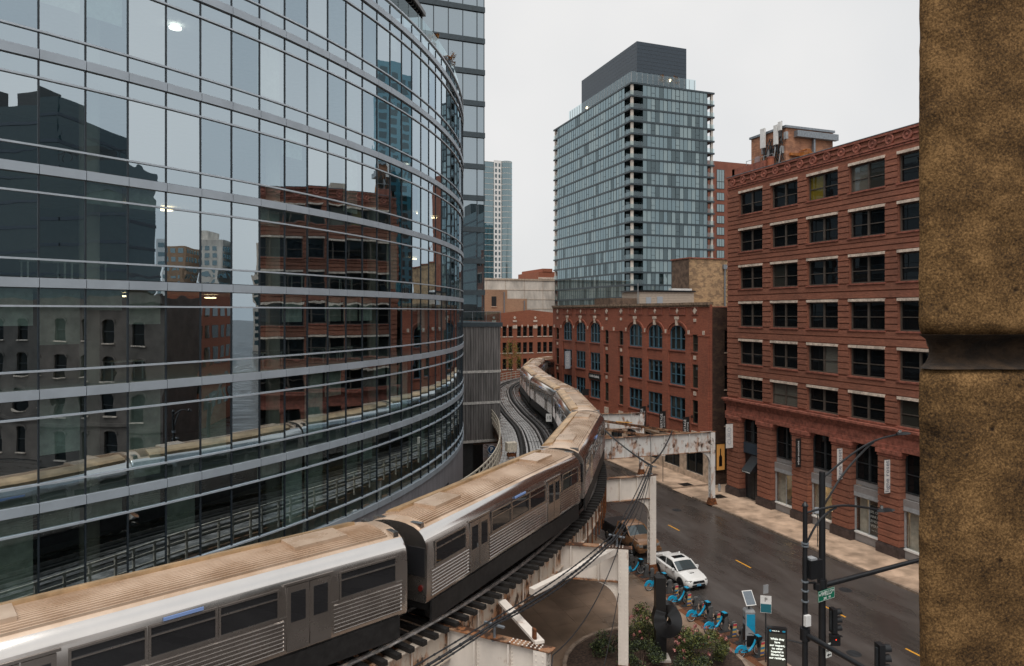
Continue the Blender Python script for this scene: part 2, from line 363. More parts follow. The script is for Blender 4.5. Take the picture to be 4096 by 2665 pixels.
# ------------------------------------------------------------------ the ground, pavements, kerbs, markings
def plane(name, x0, x1, y0, y1, z, m): 
    return MB().quad((x0,y0,z),(x1,y0,z),(x1,y1,z),(x0,y1,z)).build(name, m)
tag(plane('road', -1500, 1500, -1500, 1500, 0.0, M_asphalt), 'dark damp asphalt roadway running between the buildings', kind='structure')
KL, KR, FR = 25.9, 40.4, 45.0       # left kerb, right kerb, building line
def pavement(name, x0, x1, y0, y1, m, label):
    o = MB().box(x0, x1, y0, y1, 0.004, 0.112).build(name, m); return tag(o, label, kind='structure')
sw_r = pavement('pavement', KR+0.18, 78, 21.5, 57.6, M_kerb, 'tan concrete pavement along the shopfronts')
sw_r2 = pavement('pavement', KR+0.18, 78, 61.2, 109, M_kerb, 'tan concrete pavement beyond the alley')
apron = tag(MB().hexa([(KR+0.02,57.6,0.004),(78,57.6,0.004),(78,61.2,0.004),(KR+0.02,61.2,0.004),(KR+0.02,57.6,0.02),(78,57.6,0.05),(78,61.2,0.05),(KR+0.02,61.2,0.02)]).build('alley_apron', M_walk), kind='structure')
sw_l = pavement('pavement', -60, KL-0.18, 18.5, 260, M_kerb, 'damp brown pavement under the elevated railway')
def slabs(parent, x0, x1, nx, y0, y1, ny, m):
    w = (x1-x0)/nx; d = (y1-y0)/ny; g = 0.006
    me = MB().box(-w/2+g, w/2-g, -d/2+g, d/2-g, -0.03, 0.03).mesh('paving_slab', m)
    for i in range(nx):
        for j in range(ny):
            o = link_mesh('paving_slab', me, parent)
            o.location = (x0+(i+.5)*w, y0+(j+.5)*d, 0.12+random.uniform(-.002, .002))
            o.rotation_euler = (random.uniform(-.001,.001), random.uniform(-.001,.001), 0)
slabs(sw_r, KR+0.19, FR-0.02, 3, 21.6, 57.5, 24, M_walk)
slabs(sw_r2, KR+0.19, FR-0.02, 3, 61.3, 100, 22, M_walk)
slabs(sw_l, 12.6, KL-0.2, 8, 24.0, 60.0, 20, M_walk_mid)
for (x0, x1, y0, y1) in ((KR, KR+0.175, 21.5, 57.6), (KR, KR+0.175, 61.2, 109), (KL-0.175, KL, 18.5, 200)):
    kb = MB(); y = y0
    while y < y1-0.1:
        e = min(y+2.4, y1); kb.box(x0, x1, y+0.008, e-0.008, 0.004, 0.152+random.uniform(-.004,.004)); y = e
    tag(kb.build('kerb', M_kerb), kind='structure')
for i in range(9):
    y = 53.3-i*11.0+(0.6 if i > 1 else 0)
    if i == 0: y = 50.9
    elif i == 1: y = 41.9
    elif i == 2: y = 33.4
    elif i == 3: y = 27.6
    elif i == 4: y = 60.5
    elif i == 5: y = 70.0
    else: continue
    o = MB().quad((33.27,y-1.55,0.006),(33.40,y-1.55,0.006),(33.40,y+0.15,0.006),(33.27,y+0.15,0.006)).build('lane_marking', M_yellow); tag(o, kind='structure')
for k, (x, y, r) in enumerate([(36.6,54.6,.42),(36.6,35.0,.40),(30.2,28.3,.38)]):
    mh = MB().disc((x,y,0.006), (0,0,1), r, 0.012, 20)
    for q in range(5): mh.box(x-r*.75, x+r*.75, y-r*.7+q*r*.35-0.02, y-r*.7+q*r*.35+0.02, 0.012, 0.02)
    tag(mh.build('manhole_cover', M_darkgrey), ['round manhole cover in the road near the rusty girder column','round drain cover beside the right kerb by the lamp arms','round manhole cover in the near lane behind the street poles'][k], 'manhole', 'manhole covers in the road')
for k, (x, y) in enumerate([(42.6, 61.9), (42.9, 56.7)]):
    g = MB()
    for q in range(16): g.box(x-0.6, x+0.6, y-0.55+q*0.07, y-0.52+q*0.07, 0.151, 0.163)
    g.box(x-.64, x+.64, y-.6, y+.6, .151, .156)
    tag(g.build('pavement_grate', M_dark), ['dark metal grate in the pavement before the arched windows building','dark metal grate in the pavement behind the rusty column'][k], 'grate', 'pavement grates')

# ------------------------------------------------------------------ curved glass office building
GC = Vector((-34.6, 75.1, 0)); GR = 54.1
def gth(k): return R_(-59.73+1.578*k)
def gp(k, r, z): t = gth(k); return Vector((GC.x+r*math.cos(t), GC.y+r*math.sin(t), z))
K0, K1 = -13, 35
BANDS = [7.35, 11.6, 15.6, 19.55, 23.55, 27.6, 31.8, 36.1]
glb = empty('glass_office_building', gp(8, GR, 0), label='curved blue glass office building with grey metal bands, left side', cat='building')
GI = glb.matrix_basis.inverted(); 
import mathutils
GI = Matrix.Translation(-Vector(glb.location))
def gbuild(mb, name, m, parent=None, smooth=False):
    o = mb.build(name, m, parent or glb, smooth, GI if (parent is None) else Matrix()); return o
panes = []   # (size key, quad)
def add_pane(k, z0, z1, mm):
    t = random.gauss(0, 0.0015); t2 = random.gauss(0, 0.0014); r = GR-0.02
    a, b = k+0.018, k+1-0.018
    dz = (z1-z0)*t*1.0; w = 0.75*t2
    q = [gp(a, r-w-dz/2, z0), gp(b, r+w-dz/2, z0), gp(b, r+w+dz/2, z1), gp(a, r-w+dz/2, z1)]
    c = (q[0]+q[2])/2; dist = max((c-Vector((0,0,CAM_H))).length, 1)
    n = (q[1]-q[0]).cross(q[3]-q[0]).normalized(); vis = abs(n.dot((c-Vector((0,0,CAM_H))).normalized()))
    a_ = (z1-z0)*vis/dist**2
    if k < -1 or k > 26: a_ *= 0.02
    if z0 < 9 and k < 3: a_ *= 0.4
    panes.append((a_, q, mm))

for j, zc in enumerate(BANDS):
    top = BANDS[j+1]-0.17 if j+1 < len(BANDS) else None
    for k in range(K0, K1):
        p = MB(); a, b = k+0.008, k+1-0.008
        p.hexa([gp(a,GR-.05,zc-.17), gp(b,GR-.05,zc-.17), gp(b,GR+.10,zc-.17), gp(a,GR+.10,zc-.17), gp(a,GR-.05,zc+.17), gp(b,GR-.05,zc+.17), gp(b,GR+.10,zc+.17), gp(a,GR+.10,zc+.17)])
        gbuild(p, 'band_panel', M_spandrel)
    b0 = zc+0.17
    if top:
        zs = [b0+0.03, b0+0.62, b0+0.69, top-0.69, top-0.62, top-0.03]
        for k in range(K0, K1):
            add_pane(k, zs[0], zs[1], M_glass2); add_pane(k, zs[2], zs[3], random.choice([M_glass, M_glass, M_glassb, M_glassc])); add_pane(k, zs[4], zs[5], M_glass2)
            for z in ():
                rails.hexa([gp(k,GR-.04,z-.035), gp(k+1,GR-.04,z-.035), gp(k+1,GR+.07,z-.035), gp(k,GR+.07,z-.035), gp(k,GR-.04,z+.035), gp(k+1,GR-.04,z+.035), gp(k+1,GR+.07,z+.035), gp(k,GR+.07,z+.035)])
        for z in (b0+0.655, top-0.655):
            rl_ = MB()
            for k in range(K0, K1): rl_.hexa([gp(k,GR-.04,z-.035), gp(k+1,GR-.04,z-.035), gp(k+1,GR+.07,z-.035), gp(k,GR+.07,z-.035), gp(k,GR-.04,z+.035), gp(k+1,GR-.04,z+.035), gp(k+1,GR+.07,z+.035), gp(k,GR+.07,z+.035)])
            gbuild(rl_, 'window_rail', M_rail)
    else:
        rails = MB()
        for k in range(K0, K1): add_pane(k, b0+0.03, b0+0.75, M_glass2)
        for k in range(K0, K1):
            z = b0+0.80
            rails.hexa([gp(k,GR-.10,z-.05), gp(k+1,GR-.10,z-.05), gp(k+1,GR+.08,z-.05), gp(k,GR+.08,z-.05), gp(k,GR-.10,z+.05), gp(k+1,GR-.10,z+.05), gp(k+1,GR+.08,z+.05), gp(k,GR+.08,z+.05)])
    if not top: gbuild(rails, 'parapet_rail', M_rail)
    fl = MB()
    for k in range(K0, K1):
        fl.hexa([gp(k,GR-13,zc-.16), gp(k+1,GR-13,zc-.16), gp(k+1,GR-.12,zc-.16), gp(k,GR-.12,zc-.16), gp(k,GR-13,zc+.14), gp(k+1,GR-13,zc+.14), gp(k+1,GR-.12,zc+.14), gp(k,GR-.12,zc+.14)])
    gbuild(fl, 'floor_slab', M_slab)
panes.sort(key=lambda p: -p[0])
for a_, q, mm in panes[:300]:
    gbuild(MB().quad(*q), 'pane', mm)
for mm in (M_glass, M_glassb, M_glassc, M_glass2):
    rest = MB()
    for a_, q, m2 in panes[300:]:
        if m2 is mm: rest.quad(*q)
    o = gbuild(rest, 'panes_beyond', mm); o['kind'] = 'stuff'
for k in range(K0, K1+1):
    mu = MB(); t = gth(k); d = Vector((math.cos(t), math.sin(t), 0)); e = Vector((-d.y, d.x, 0))
    mu.obox(gp(k, GR-.03, (BANDS[0]+BANDS[-1])/2+.4), d*0.05, e*0.026, Vector((0,0,(BANDS[-1]-BANDS[0])/2+.4)))
    gbuild(mu, 'mullion', M_mull)
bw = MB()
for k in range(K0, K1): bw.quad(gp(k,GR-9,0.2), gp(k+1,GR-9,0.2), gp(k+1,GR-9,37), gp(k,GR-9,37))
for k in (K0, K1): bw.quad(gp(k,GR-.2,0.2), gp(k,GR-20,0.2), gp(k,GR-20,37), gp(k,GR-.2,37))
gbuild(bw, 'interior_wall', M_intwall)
for k in range(K0+2, K1, 6):
    gbuild(MB().tube([gp(k+.5,GR-1.6,0.2), gp(k+.5,GR-1.6,36)], 0.35, 14), 'column', M_conc, smooth=True)
for j in range(len(BANDS)-1):
    for k in range(K0+6, K1-6):
        rr = random.random()
        lvl = 0.62 if j < 3 else 0.22
        if rr < lvl:
            z1 = BANDS[j+1]-0.22; h = random.choice([0.75, 0.75, 1.3, 2.0, 2.9, 3.4]); z0 = z1-h
            gbuild(MB().quad(gp(k+.06,GR-.28,z0), gp(k+.94,GR-.28,z0), gp(k+.94,GR-.28,z1), gp(k+.06,GR-.28,z1)), 'blind', M_blind)
        if random.random() < 0.07 and j < 6:
            c = gp(k+.5, GR-2.6-random.random()*2.5, BANDS[j+1]-0.32)
            gbuild(MB().disc(c, (0,0,1), 0.27, 0.06, 18), 'ceiling_lamp', M_lamp if j < 5 else M_lampw)
        if random.random() < 0.14 and j < 4:
            c = gp(k+.5, GR-2.0, BANDS[j]+0.14)
            dk = MB(); t = gth(k+.5); d = Vector((math.cos(t), math.sin(t), 0)); e = Vector((-d.y, d.x, 0))
            dk.obox(c+Vector((0,0,.74)), d*.4, e*.65, Vector((0,0,.02)))
            for sx in (-1,1):
                for sy in (-1,1): dk.obox(c+d*.36*sx+e*.6*sy+Vector((0,0,.36)), d*.025, e*.025, Vector((0,0,.36)))
            gbuild(dk, 'desk', M_white)
# base wall below the lowest band, with raised letters
for k in range(K0, K1):
    p = MB(); a, b = k+0.006, k+1-0.006
    for q in range(3):
        aa = a+(b-a)*q/3+0.004; bb = a+(b-a)*(q+1)/3-0.004
        p.hexa([gp(aa,GR-.2,0.15), gp(bb,GR-.2,0.15), gp(bb,GR+.02,0.15), gp(aa,GR+.02,0.15), gp(aa,GR-.2,7.17), gp(bb,GR-.2,7.17), gp(bb,GR+.02,7.17), gp(aa,GR+.02,7.17)])
    gbuild(p, 'base_panel', M_basewall)
def curved_text(body, k0, z, size):
    t = gth(k0)
    o = text('wall_lettering', body, size, M_darkgrey, Matrix(), glb, 0.03, 'LEFT', sx=0.62, bold=0.012)
    me = o.data
    for v in me.vertices:
        ang = t+v.co.x/GR; r = GR+0.06+v.co.z
        v.co = Vector((GC.x+r*math.cos(ang), GC.y+r*math.sin(ang), z+v.co.y))
    o.matrix_basis = GI
curved_text('OF  THE  JUICE', 17.6, 5.35, 0.95)
# roof terrace: balustrade, canopy
bl = MB()
for k in range(K0, K1): bl.quad(gp(k+.02,GR-.25,BANDS[-1]+1.05), gp(k+.98,GR-.25,BANDS[-1]+1.05), gp(k+.98,GR-.25,38.3), gp(k+.02,GR-.25,38.3))
gbuild(bl, 'roof_balustrade', M_rglass)
rf = MB()
for k in range(K0, K1): rf.hexa([gp(k,GR-20,36.3),gp(k+1,GR-20,36.3),gp(k+1,GR-.2,36.3),gp(k,GR-.2,36.3),gp(k,GR-20,36.5),gp(k+1,GR-20,36.5),gp(k+1,GR-.2,36.5),gp(k,GR-.2,36.5)])
gbuild(rf, 'terrace_floor', M_roof)
cp = MB()
for k in range(6, 20):
    cp.hexa([gp(k,GR-7,40.7),gp(k+1,GR-7,40.7),gp(k+1,GR-1.6,40.7),gp(k,GR-1.6,40.7),gp(k,GR-7,41.0),gp(k+1,GR-7,41.0),gp(k+1,GR-1.6,41.0),gp(k,GR-1.6,41.0)])
    for q in (0.0, 0.33, 0.66): cp.bar(gp(k+q,GR-6.8,40.6), gp(k+q,GR-1.8,40.6), 0.08, 0.2)
for k in (6.1, 13, 19.9): cp.tube([gp(k,GR-1.9,36.5), gp(k,GR-1.9,40.7)], 0.09, 8)
gbuild(cp, 'terrace_canopy', M_dark)

# ------------------------------------------------------------------ corrugated garage with terrace and glass office tower behind it
gar = empty('corrugated_garage', (21, 68, 0), label='grey corrugated steel garage wall beside the curved glass building', cat='garage')
def pb(mb, name, m, parent, smooth=False):
    """build in world coordinates under a thing whose empty stands at parent.location (unrotated)"""
    return mb.build(name, m, parent, smooth, Matrix.Translation(-Vector(parent.location)))
GX0, GX1, GY = 17.6, 23.8, 68.0
for (z0, z1) in ((5.2, 9.0), (9.12, 12.25), (12.37, 17.0)):
    c = MB(); x = GX0; prof = []
    while x < GX1-0.01:
        for dx, n in ((0, .0), (.10, .0), (.14, .07), (.24, .07), (.28, 0)):
            if x+dx <= GX1: prof.append((x+dx, GY-n))
        x += 0.28
    for i in range(len(prof)-1):
        (a, b), (c1, d) = prof[i], prof[i+1]
        if abs(a-c1)+abs(b-d) > 1e-6: c.quad((a,b,z0), (c1,d,z0), (c1,d,z1), (a,b,z1))
    c.quad((GX1,GY,z0), (GX1,104,z0), (GX1,104,z1), (GX1,GY,z1))
    pb(c, 'corrugated_panel', M_corr, gar)
for z in (9.06, 12.31): pb(MB().box(GX0, GX1+.03, GY-.10, GY+.05, z-.13, z+.13), 'flashing', M_corrlight, gar)
pb(MB().box(GX0, GX1+.05, GY-.12, GY+.3, 4.95, 5.2), 'flashing', M_corrlight, gar)
pb(MB().box(GX0-.5, GX1+.2, GY-.15, 104, 17.0, 17.45), 'roof_edge', M_towslab, gar)
bal = MB()
for i in range(3): bal.quad((19.2+i*1.5,GY-.05,17.5),(20.65+i*1.5,GY-.05,17.5),(20.65+i*1.5,GY-.05,18.55),(19.2+i*1.5,GY-.05,18.55))
for i in range(6): bal.quad((GX1+.05,GY+i*1.5,17.5),(GX1+.05,GY+i*1.5+1.45,17.5),(GX1+.05,GY+i*1.5+1.45,18.55),(GX1+.05,GY+i*1.5,18.55))
pb(bal, 'terrace_balustrade', M_rglass, gar)
bp_ = MB(); bp_.bar((19.2,GY-.05,18.57),(GX1+.05,GY-.05,18.57),.05,.05); bp_.bar((GX1+.05,GY-.05,18.57),(GX1+.05,GY+9,18.57),.05,.05)
for x in (19.2,20.7,22.2,23.8): bp_.box(x-.02,x+.02,GY-.07,GY-.03,17.45,18.55)
pb(bp_, 'terrace_handrail', M_galv, gar)
pb(MB().box(GX0, 20.9, GY+.4, 104, 0.16, 4.95).box(20.9, GX1, 74, 74.3, 0.16, 4.95), 'garage_dark_wall', M_darkgrey, gar)
pb(MB().box(20.9, GX1+.05, GY+.1, 104, 4.7, 4.93), 'garage_ceiling', M_brownwall, gar)

M_otg = glass('office_tower_glass', 0.42, (0.80,0.92,1.0), wave=0.02, wscale=0.3, opaque=(0.03,0.05,0.06))
tw = empty('glass_office_tower', (20, 84, 0), label='tall flat glass office tower with dark bands behind the curved building', cat='tower')
TY, TX1, TX0 = 83.8, 27.09, 2.0
xs = [TX1, TX1-.95]
while xs[-1] > TX0: xs.append(xs[-1]-1.9)
zb = [17.45]+[21.05+4.04*i for i in range(13)]
for i in range(len(zb)-1):
    for q in range(len(xs)-1):
        t = random.gauss(0, .004); t2 = random.gauss(0,.004)
        z0, z1 = zb[i]+.3, zb[i+1]-.3
        if xs[q] < 8: continue
        pb(MB().quad((xs[q+1]+.03,TY-t,z0),(xs[q]-.03,TY+t,z0),(xs[q]-.03,TY+t+t2,z1),(xs[q+1]+.03,TY-t+t2,z1)), 'pane', M_otg, tw)
for z in zb[1:]:
    pb(MB().box(TX0, TX1+.08, TY-.22, TY+.3, z-.33, z+.33), 'band', M_towslab, tw)
m = MB()
for x in xs: m.box(x-.04, x+.04, TY-.08, TY+.1, 17.45, zb[-1])
pb(m, 'mullions', M_mull, tw)
pb(MB().box(TX0, TX1, TY+.12, 115, 17.45, zb[-1]), 'core', M_tg[0], tw)

# ------------------------------------------------------------------ red brick warehouse on the right
RY0, RY1, RZ = 24.3, 58.0, 32.2
rb = empty('red_brick_warehouse', (FR, 41, 0), label='red brick loft building with white lintels, round medallions and shopfronts, right', cat='building')
fr = Fac((FR, 0, 0), (0, 1, 0), (-1, 0, 0))
LINT = [30.58, 26.85, 23.2, 19.58, 15.87, 12.2]; SILL = [28.2, 24.53, 20.83, 17.1, 13.37, 9.98]
COLS = [(56.17-4.53*k-3.34, 56.17-4.53*k) for k in range(7)]
S = sorted([RY0, RY1]+[v for c in COLS for v in c]); Z = [8.0]
for a, b in sorted(zip(SILL, [l-.22 for l in LINT])): Z += [a, b]
Z.append(RZ)
w = MB(); fr.wall(w, S, Z, lambda i, j: (i % 2 == 1) and (j % 2 == 1), 0.35)
w.quad((FR,RY1,0.1),(78,RY1,0.1),(78,RY1,RZ),(FR,RY1,RZ)); w.quad((FR,RY0,0.1),(78,RY0,0.1),(78,RY0,RZ),(FR,RY0,RZ))
w.quad((78,RY0,0.1),(78,RY1,0.1),(78,RY1,RZ),(78,RY0,RZ)); pb(w, 'wall', M_red, rb)
pb(MB().quad((FR+.3,RY0,RZ-.6),(78,RY0,RZ-.6),(78,RY1,RZ-.6),(FR+.3,RY1,RZ-.6)), 'roof', M_roof, rb)
piers = [(S[2*i], S[2*i+1]) for i in range(8)]
for r in range(6):
    z0, z1 = SILL[r], LINT[r]-.02; n = 5; h = (z1-z0)/n
    for (a, b) in piers:
        for q in range(n):
            if b-a < .3: continue
            fr_ = MB(); fr.box(fr_, a+(.0 if a == RY0 else .05), b-(.0 if b == RY1 else .05), z0+q*h+.045, z0+(q+1)*h-.045, -.02, .085); pb(fr_, 'brick_band', M_red, rb)
    zt = SILL[r]-.03; zb_ = LINT[r+1]+.02 if r < 5 else 9.85
    n = max(1, round((zt-zb_)/.48)); h = (zt-zb_)/n
    if zt-zb_ > .2:
        for q in range(n):
            o = MB(); fr.box(o, RY0, RY1, zb_+q*h+.045, zb_+(q+1)*h-.045, -.02, .085); pb(o, 'brick_band', M_red, rb)
gm = [M_win]*13+[M_win2]
def dbl_window(fac, root, a, b, z0, z1, mf, mp, depth=.3, fw=.10, mw=.16, pm=None):
    """two sashes side by side with a wide mullion and meeting rails; panes are sub-parts"""
    c = (a+b)/2; f = MB()
    fac.box(f, a, a+fw, z0, z1, -depth, -depth+.12); fac.box(f, b-fw, b, z0, z1, -depth, -depth+.12)
    fac.box(f, a, b, z0, z0+fw, -depth, -depth+.122); fac.box(f, a, b, z1-fw, z1, -depth, -depth+.122)
    fac.box(f, c-mw/2, c+mw/2, z0, z1, -depth, -depth+.14)
    zm = z0+(z1-z0)*.46
    for (p, q) in ((a+fw, c-mw/2), (c+mw/2, b-fw)): fac.box(f, p, q, zm-.035, zm+.035, -depth, -depth+.09)
    fo = pb(f, 'window', mf, root)
    for (p, q) in ((a+fw, c-mw/2), (c+mw/2, b-fw)):
        t = random.gauss(0, .003); m = pm.pop(0) if pm else random.choice(mp)
        pn = MB().quad(fac.p(p,z0+fw,-depth+.02), fac.p(q,z0+fw,-depth+.02+t), fac.p(q,z1-fw,-depth+.02+t), fac.p(p,z1-fw,-depth+.02))
        pn.build('pane', m, fo)
    return fo
for r in range(6):
    for k, (a, b) in enumerate(COLS):
        pm = None
        if (r, k) == (0, 2): pm = [M_win, M_winy]
        if (r, k) == (0, 3): pm = [M_win2, M_winb]
        if (r, k) == (5, 1): pm = [M_winb, M_winb]
        if (r, k) == (4, 2): pm = [M_winb, M_win]
        dbl_window(fr, rb, a, b, SILL[r], LINT[r]-.22, M_winframe, gm, pm=pm)
        l = MB(); fr.box(l, a-.06, b+.06, LINT[r]-.215, LINT[r], -.30, .14); pb(l, 'lintel', M_stone, rb)
        l = MB(); fr.box(l, a-.12, b+.12, SILL[r]-.13, SILL[r]-.005, -.30, .17); pb(l, 'sill', M_cornice, rb)
for k in range(21):
    y = 57.15-1.53*k
    md = MB(); c = fr.p(y, 31.67, .06); md.torus(c, (-1,0,0), .33, .09, 22, 8); md.disc(c, (-1,0,0), .33, .05, 20); md.disc(c+Vector((-.06,0,0)), (-1,0,0), .13, .12, 12, r2=.05)
    pb(md, 'medallion', M_cornice, rb, True)
    if k < 20:
        o = MB(); fr.box(o, y-1.53+.45, y-.45, 31.60, 31.74, 0, .09); pb(o, 'frieze_bar', M_cornice, rb)
o = MB(); fr.box(o, RY0-.02, RY1+.02, 32.04, 32.24, -.3, .16); fr.box(o, RY0-.02, RY1+.02, 31.16, 31.30, -.01, .12); fr.box(o, RY0-.02, RY1+.02, 30.98, 31.10, -.01, .07); pb(o, 'top_cornice', M_cornice, rb)
o = MB(); fr.box(o, RY0-.03, RY1+.03, 32.245, 32.29, -.35, .19); pb(o, 'coping', M_galv, rb)
pb(MB().box(FR+.5, FR+.9, 53.2, 57.98, 32.3, 33.15).box(FR+.5, 60, 57.6, 57.97, 32.3, 33.15), 'raised_parapet', M_cornice, rb)
o = MB(); fr.box(o, RY0-.3, RY1+.35, 9.62, 9.8, -.1, .55); fr.box(o, RY0-.2, RY1+.25, 9.44, 9.62, -.1, .42); fr.box(o, RY0-.12, RY1+.15, 9.2, 9.44, -.1, .28)
fr.box(o, RY0-.05, RY1+.05, 8.45, 9.2, -.1, .16); fr.box(o, RY0-.1, RY1+.1, 8.1, 8.45, -.1, .30); pb(o, 'belt_cornice', M_cornice, rb)
PC = [56.75-4.53*k for k in range(8)]
for k, yc in enumerate(PC):
    hw = 0.93; o = MB(); z = .95; n = 13; h = (7.55-z)/n
    for q in range(n):
        pc = MB(); fr.box(pc, yc-hw, yc+hw, z+q*h+.04, z+(q+1)*h-.04, -.5, .38); pb(pc, 'pier_course', M_red, rb)
    fr.box(o, yc-hw+.05, yc+hw-.05, .9, 7.6, -.5, .30); pb(o, 'pier', M_red, rb)
    o = MB(); fr.box(o, yc-hw-.06, yc+hw+.06, 7.56, 7.78, -.5, .42); fr.box(o, yc-hw-.14, yc+hw+.14, 7.78, 8.1, -.5, .50); pb(o, 'pier_capital', M_cornice, rb)
    o = MB(); fr.box(o, yc-hw-.12, yc+hw+.12, .15, .82, -.5, .48); fr.box(o, yc-hw-.06, yc+hw+.06, .82, .94, -.5, .42); pb(o, 'pier_base', M_basest, rb)
M_fascia = mat('shop_fascia', (0.25,0.235,0.23), 0.6, var=0.05)
M_shop = glass('shop_window_glass', 0.10, (0.85,0.95,1.0), (0.8,0.82,0.8), wave=0.02)
M_cream2 = mat('shop_interior', (0.55,0.5,0.43), 0.8, var=0.1)
M_shopdark = mat('shop_interior_dark', (0.08,0.06,0.05), 0.8, var=0.2)
M_warm = mat('warm_shop_lamp', (1.0,0.70,0.38), emit=11.0)
for k in range(7):
    a, b = PC[k+1]+.93, PC[k]-.93
    # upper dark glazing
    dbl_window(fr, rb, a, b, 5.0 if k else 5.6, 8.1, M_darkgrey, [M_win], depth=.4)
    if k == 0:
        o = MB(); fr.box(o, a, b, 4.6, 5.6, -.5, -.2); pb(o, 'entrance_fascia', M_pent, rb)
        o = MB(); fr.box(o, a, b, .15, 4.6, -.55, -.42); pb(o, 'entrance_wall', M_dark, rb)
        d = MB(); fr.box(d, a+.3, a+1.25, .18, 2.9, -.42, -.36); pb(d, 'door', M_darkgrey, rb); d = MB(); fr.box(d, a+1.3, a+2.3, .18, 2.9, -.42, -.36); pb(d, 'door', M_darkgrey, rb)
        o = MB(); o.poly([fr.p(a+.2,4.5,-.2), fr.p(a+1.5,4.5,-.2), fr.p(a+1.5,3.2,1.0), fr.p(a+.2,3.2,1.0)]); o.poly([fr.p(a+.2,4.5,-.2), fr.p(a+.2,3.2,1.0), fr.p(a+.2,3.2,-.2)]); o.poly([fr.p(a+1.5,4.5,-.2), fr.p(a+1.5,3.2,1.0), fr.p(a+1.5,3.2,-.2)])
        fr.box(o, a+.2, a+1.5, 2.98, 3.2, .97, 1.0); aw = pb(o, 'awning', M_dark, rb)
        tt = text('awning_lettering', '222 W HUBBARD', .15, M_white, fr.M(a+.85, 3.09, 1.01), rb); tt.matrix_basis = Matrix.Translation(-Vector(rb.location)) @ tt.matrix_basis
        continue
    o = MB(); fr.box(o, a, b, 3.7, 4.55, -.4, -.05); fr.box(o, a, b, 4.6, 5.0, -.5, -.3); pb(o, 'shop_fascia', M_fascia, rb)
    o = MB(); fr.box(o, a+.05, b-.05, 3.74, 4.05, -.05, -.035); pb(o, 'fascia_grille', M_grey, rb)
    o = MB(); fr.box(o, a, b, .15, .78, -.4, -.08); pb(o, 'stall_riser', M_fascia, rb); o = MB(); fr.box(o, a, b, .78, .9, -.4, -.02); pb(o, 'window_ledge', M_white, rb)
    f = MB(); fr.box(f, a, a+.09, .9, 3.7, -.3, -.15); fr.box(f, b-.09, b, .9, 3.7, -.3, -.15); fr.box(f, (a+b)/2-.03, (a+b)/2+.03, .9, 3.7, -.3, -.2); so = pb(f, 'shop_window', M_grey, rb)
    MB().quad(fr.p(a+.09,.9,-.25), fr.p(b-.09,.9,-.25), fr.p(b-.09,3.7,-.25), fr.p(a+.09,3.7,-.25)).build('pane', M_shop, so)
    im = M_cream2 if k in (1, 2, 4) else M_shopdark
    o = MB(); o.quad(fr.p(a,.3,-3.2), fr.p(b,.3,-3.2), fr.p(b,3.8,-3.2), fr.p(a,3.8,-3.2)); o.quad(fr.p(a,.3,-.5),fr.p(a,.3,-3.2),fr.p(a,3.8,-3.2),fr.p(a,3.8,-.5)); o.quad(fr.p(b,.3,-.5),fr.p(b,.3,-3.2),fr.p(b,3.8,-3.2),fr.p(b,3.8,-.5))
    o.quad(fr.p(a,.7,-.4),fr.p(b,.7,-.4),fr.p(b,.7,-3.2),fr.p(a,.7,-3.2)); pb(o, 'shop_interior', im, rb)
    o = MB(); fr.box(o, b-.85, b-.12, .72, 3.68, -.75, -.6); pb(o, 'shop_screen', M_cream2, rb)
    o = MB(); 
    for q in range(3): o.disc(fr.p(a+.5+q*.8, 3.6, -1.1), (0,0,1), .16, .06, 12)
    pb(o, 'spot_lamp', M_warm, rb)
    if k == 2:
        o = MB().disc(fr.p(a+.9, 2.1, -1.2), (0,0,1), .28, .35, 14, r2=.12); pb(o, 'pendant_lamp', M_warm, rb)
    if k in (1, 2):
        o = MB().disc(fr.p(a+.9, 1.45, -1.3), (0,0,1), .55, .05, 16); o.tube([fr.p(a+.9,.7,-1.3), fr.p(a+.9,1.45,-1.3)], .05, 6); pb(o, 'display_table', M_white, rb)
        o = MB(); fr.box(o, a+1.3, a+1.8, .72, 1.2, -1.2, -.75); fr.box(o, a+1.3, a+1.36, 1.2, 1.65, -1.2, -.75); pb(o, 'display_chair', M_dark, rb)
    if k == 3:
        o = MB(); fr.box(o, a+.15, (a+b)/2+.1, .92, 3.3, -.33, -.32); po = pb(o, 'window_poster', M_dark, rb)
        for q, (tx, sz) in enumerate([('20% OFF', .30), ('ANNUAL', .30), ('RENDEZ', .30), ('VOUS', .30), ('Sept 10-24', .14)]):
            tt = text('poster_lettering', tx, sz, M_white, fr.M(a+.88, 2.75-q*.36, -.315), rb); tt.matrix_basis = Matrix.Translation(-Vector(rb.location)) @ tt.matrix_basis
# banners on the piers
def banner(fac, s, z0, z1, w, m_cloth, body, tm, label, group, size, root=None, body2=None, tm2=None, n0=.4, txt=True):
    """blade banner at right angles to the wall, seen side on; lettering on the side that faces the camera"""
    fb = Fac(fac.p(s, 0, 0), fac.nd, -fac.sd)
    t = empty('blade_banner', fb.p(n0+w/2, z0, 0), label=label, cat='banner', group=group)
    o = MB(); fb.box(o, n0, n0+w, z0, z1, -.012, .012); pb(o, 'cloth', m_cloth, t)
    for z in (z0-.03, z1+.03):
        o = MB().bar(fb.p(-.05,z,0), fb.p(n0+w+.05,z,0), .035, .035); fb.box(o, -.05, .06, z-.15, z+.15, -.08, .08); pb(o, 'bracket_arm', M_dark, t)
    def put(body, off, sz, tmm):
        tt = text('lettering', body, sz, tmm, fb.M(n0+w/2+off, (z0+z1)/2, .018, True), t); tt.matrix_basis = Matrix.Translation(-Vector(t.location)) @ tt.matrix_basis
    if body2: put(body, w*.16, size, tm); put(body2, -w*.27, size*.62, tm2 or tm)
    else: put(body, 0, size, tm)
    return t
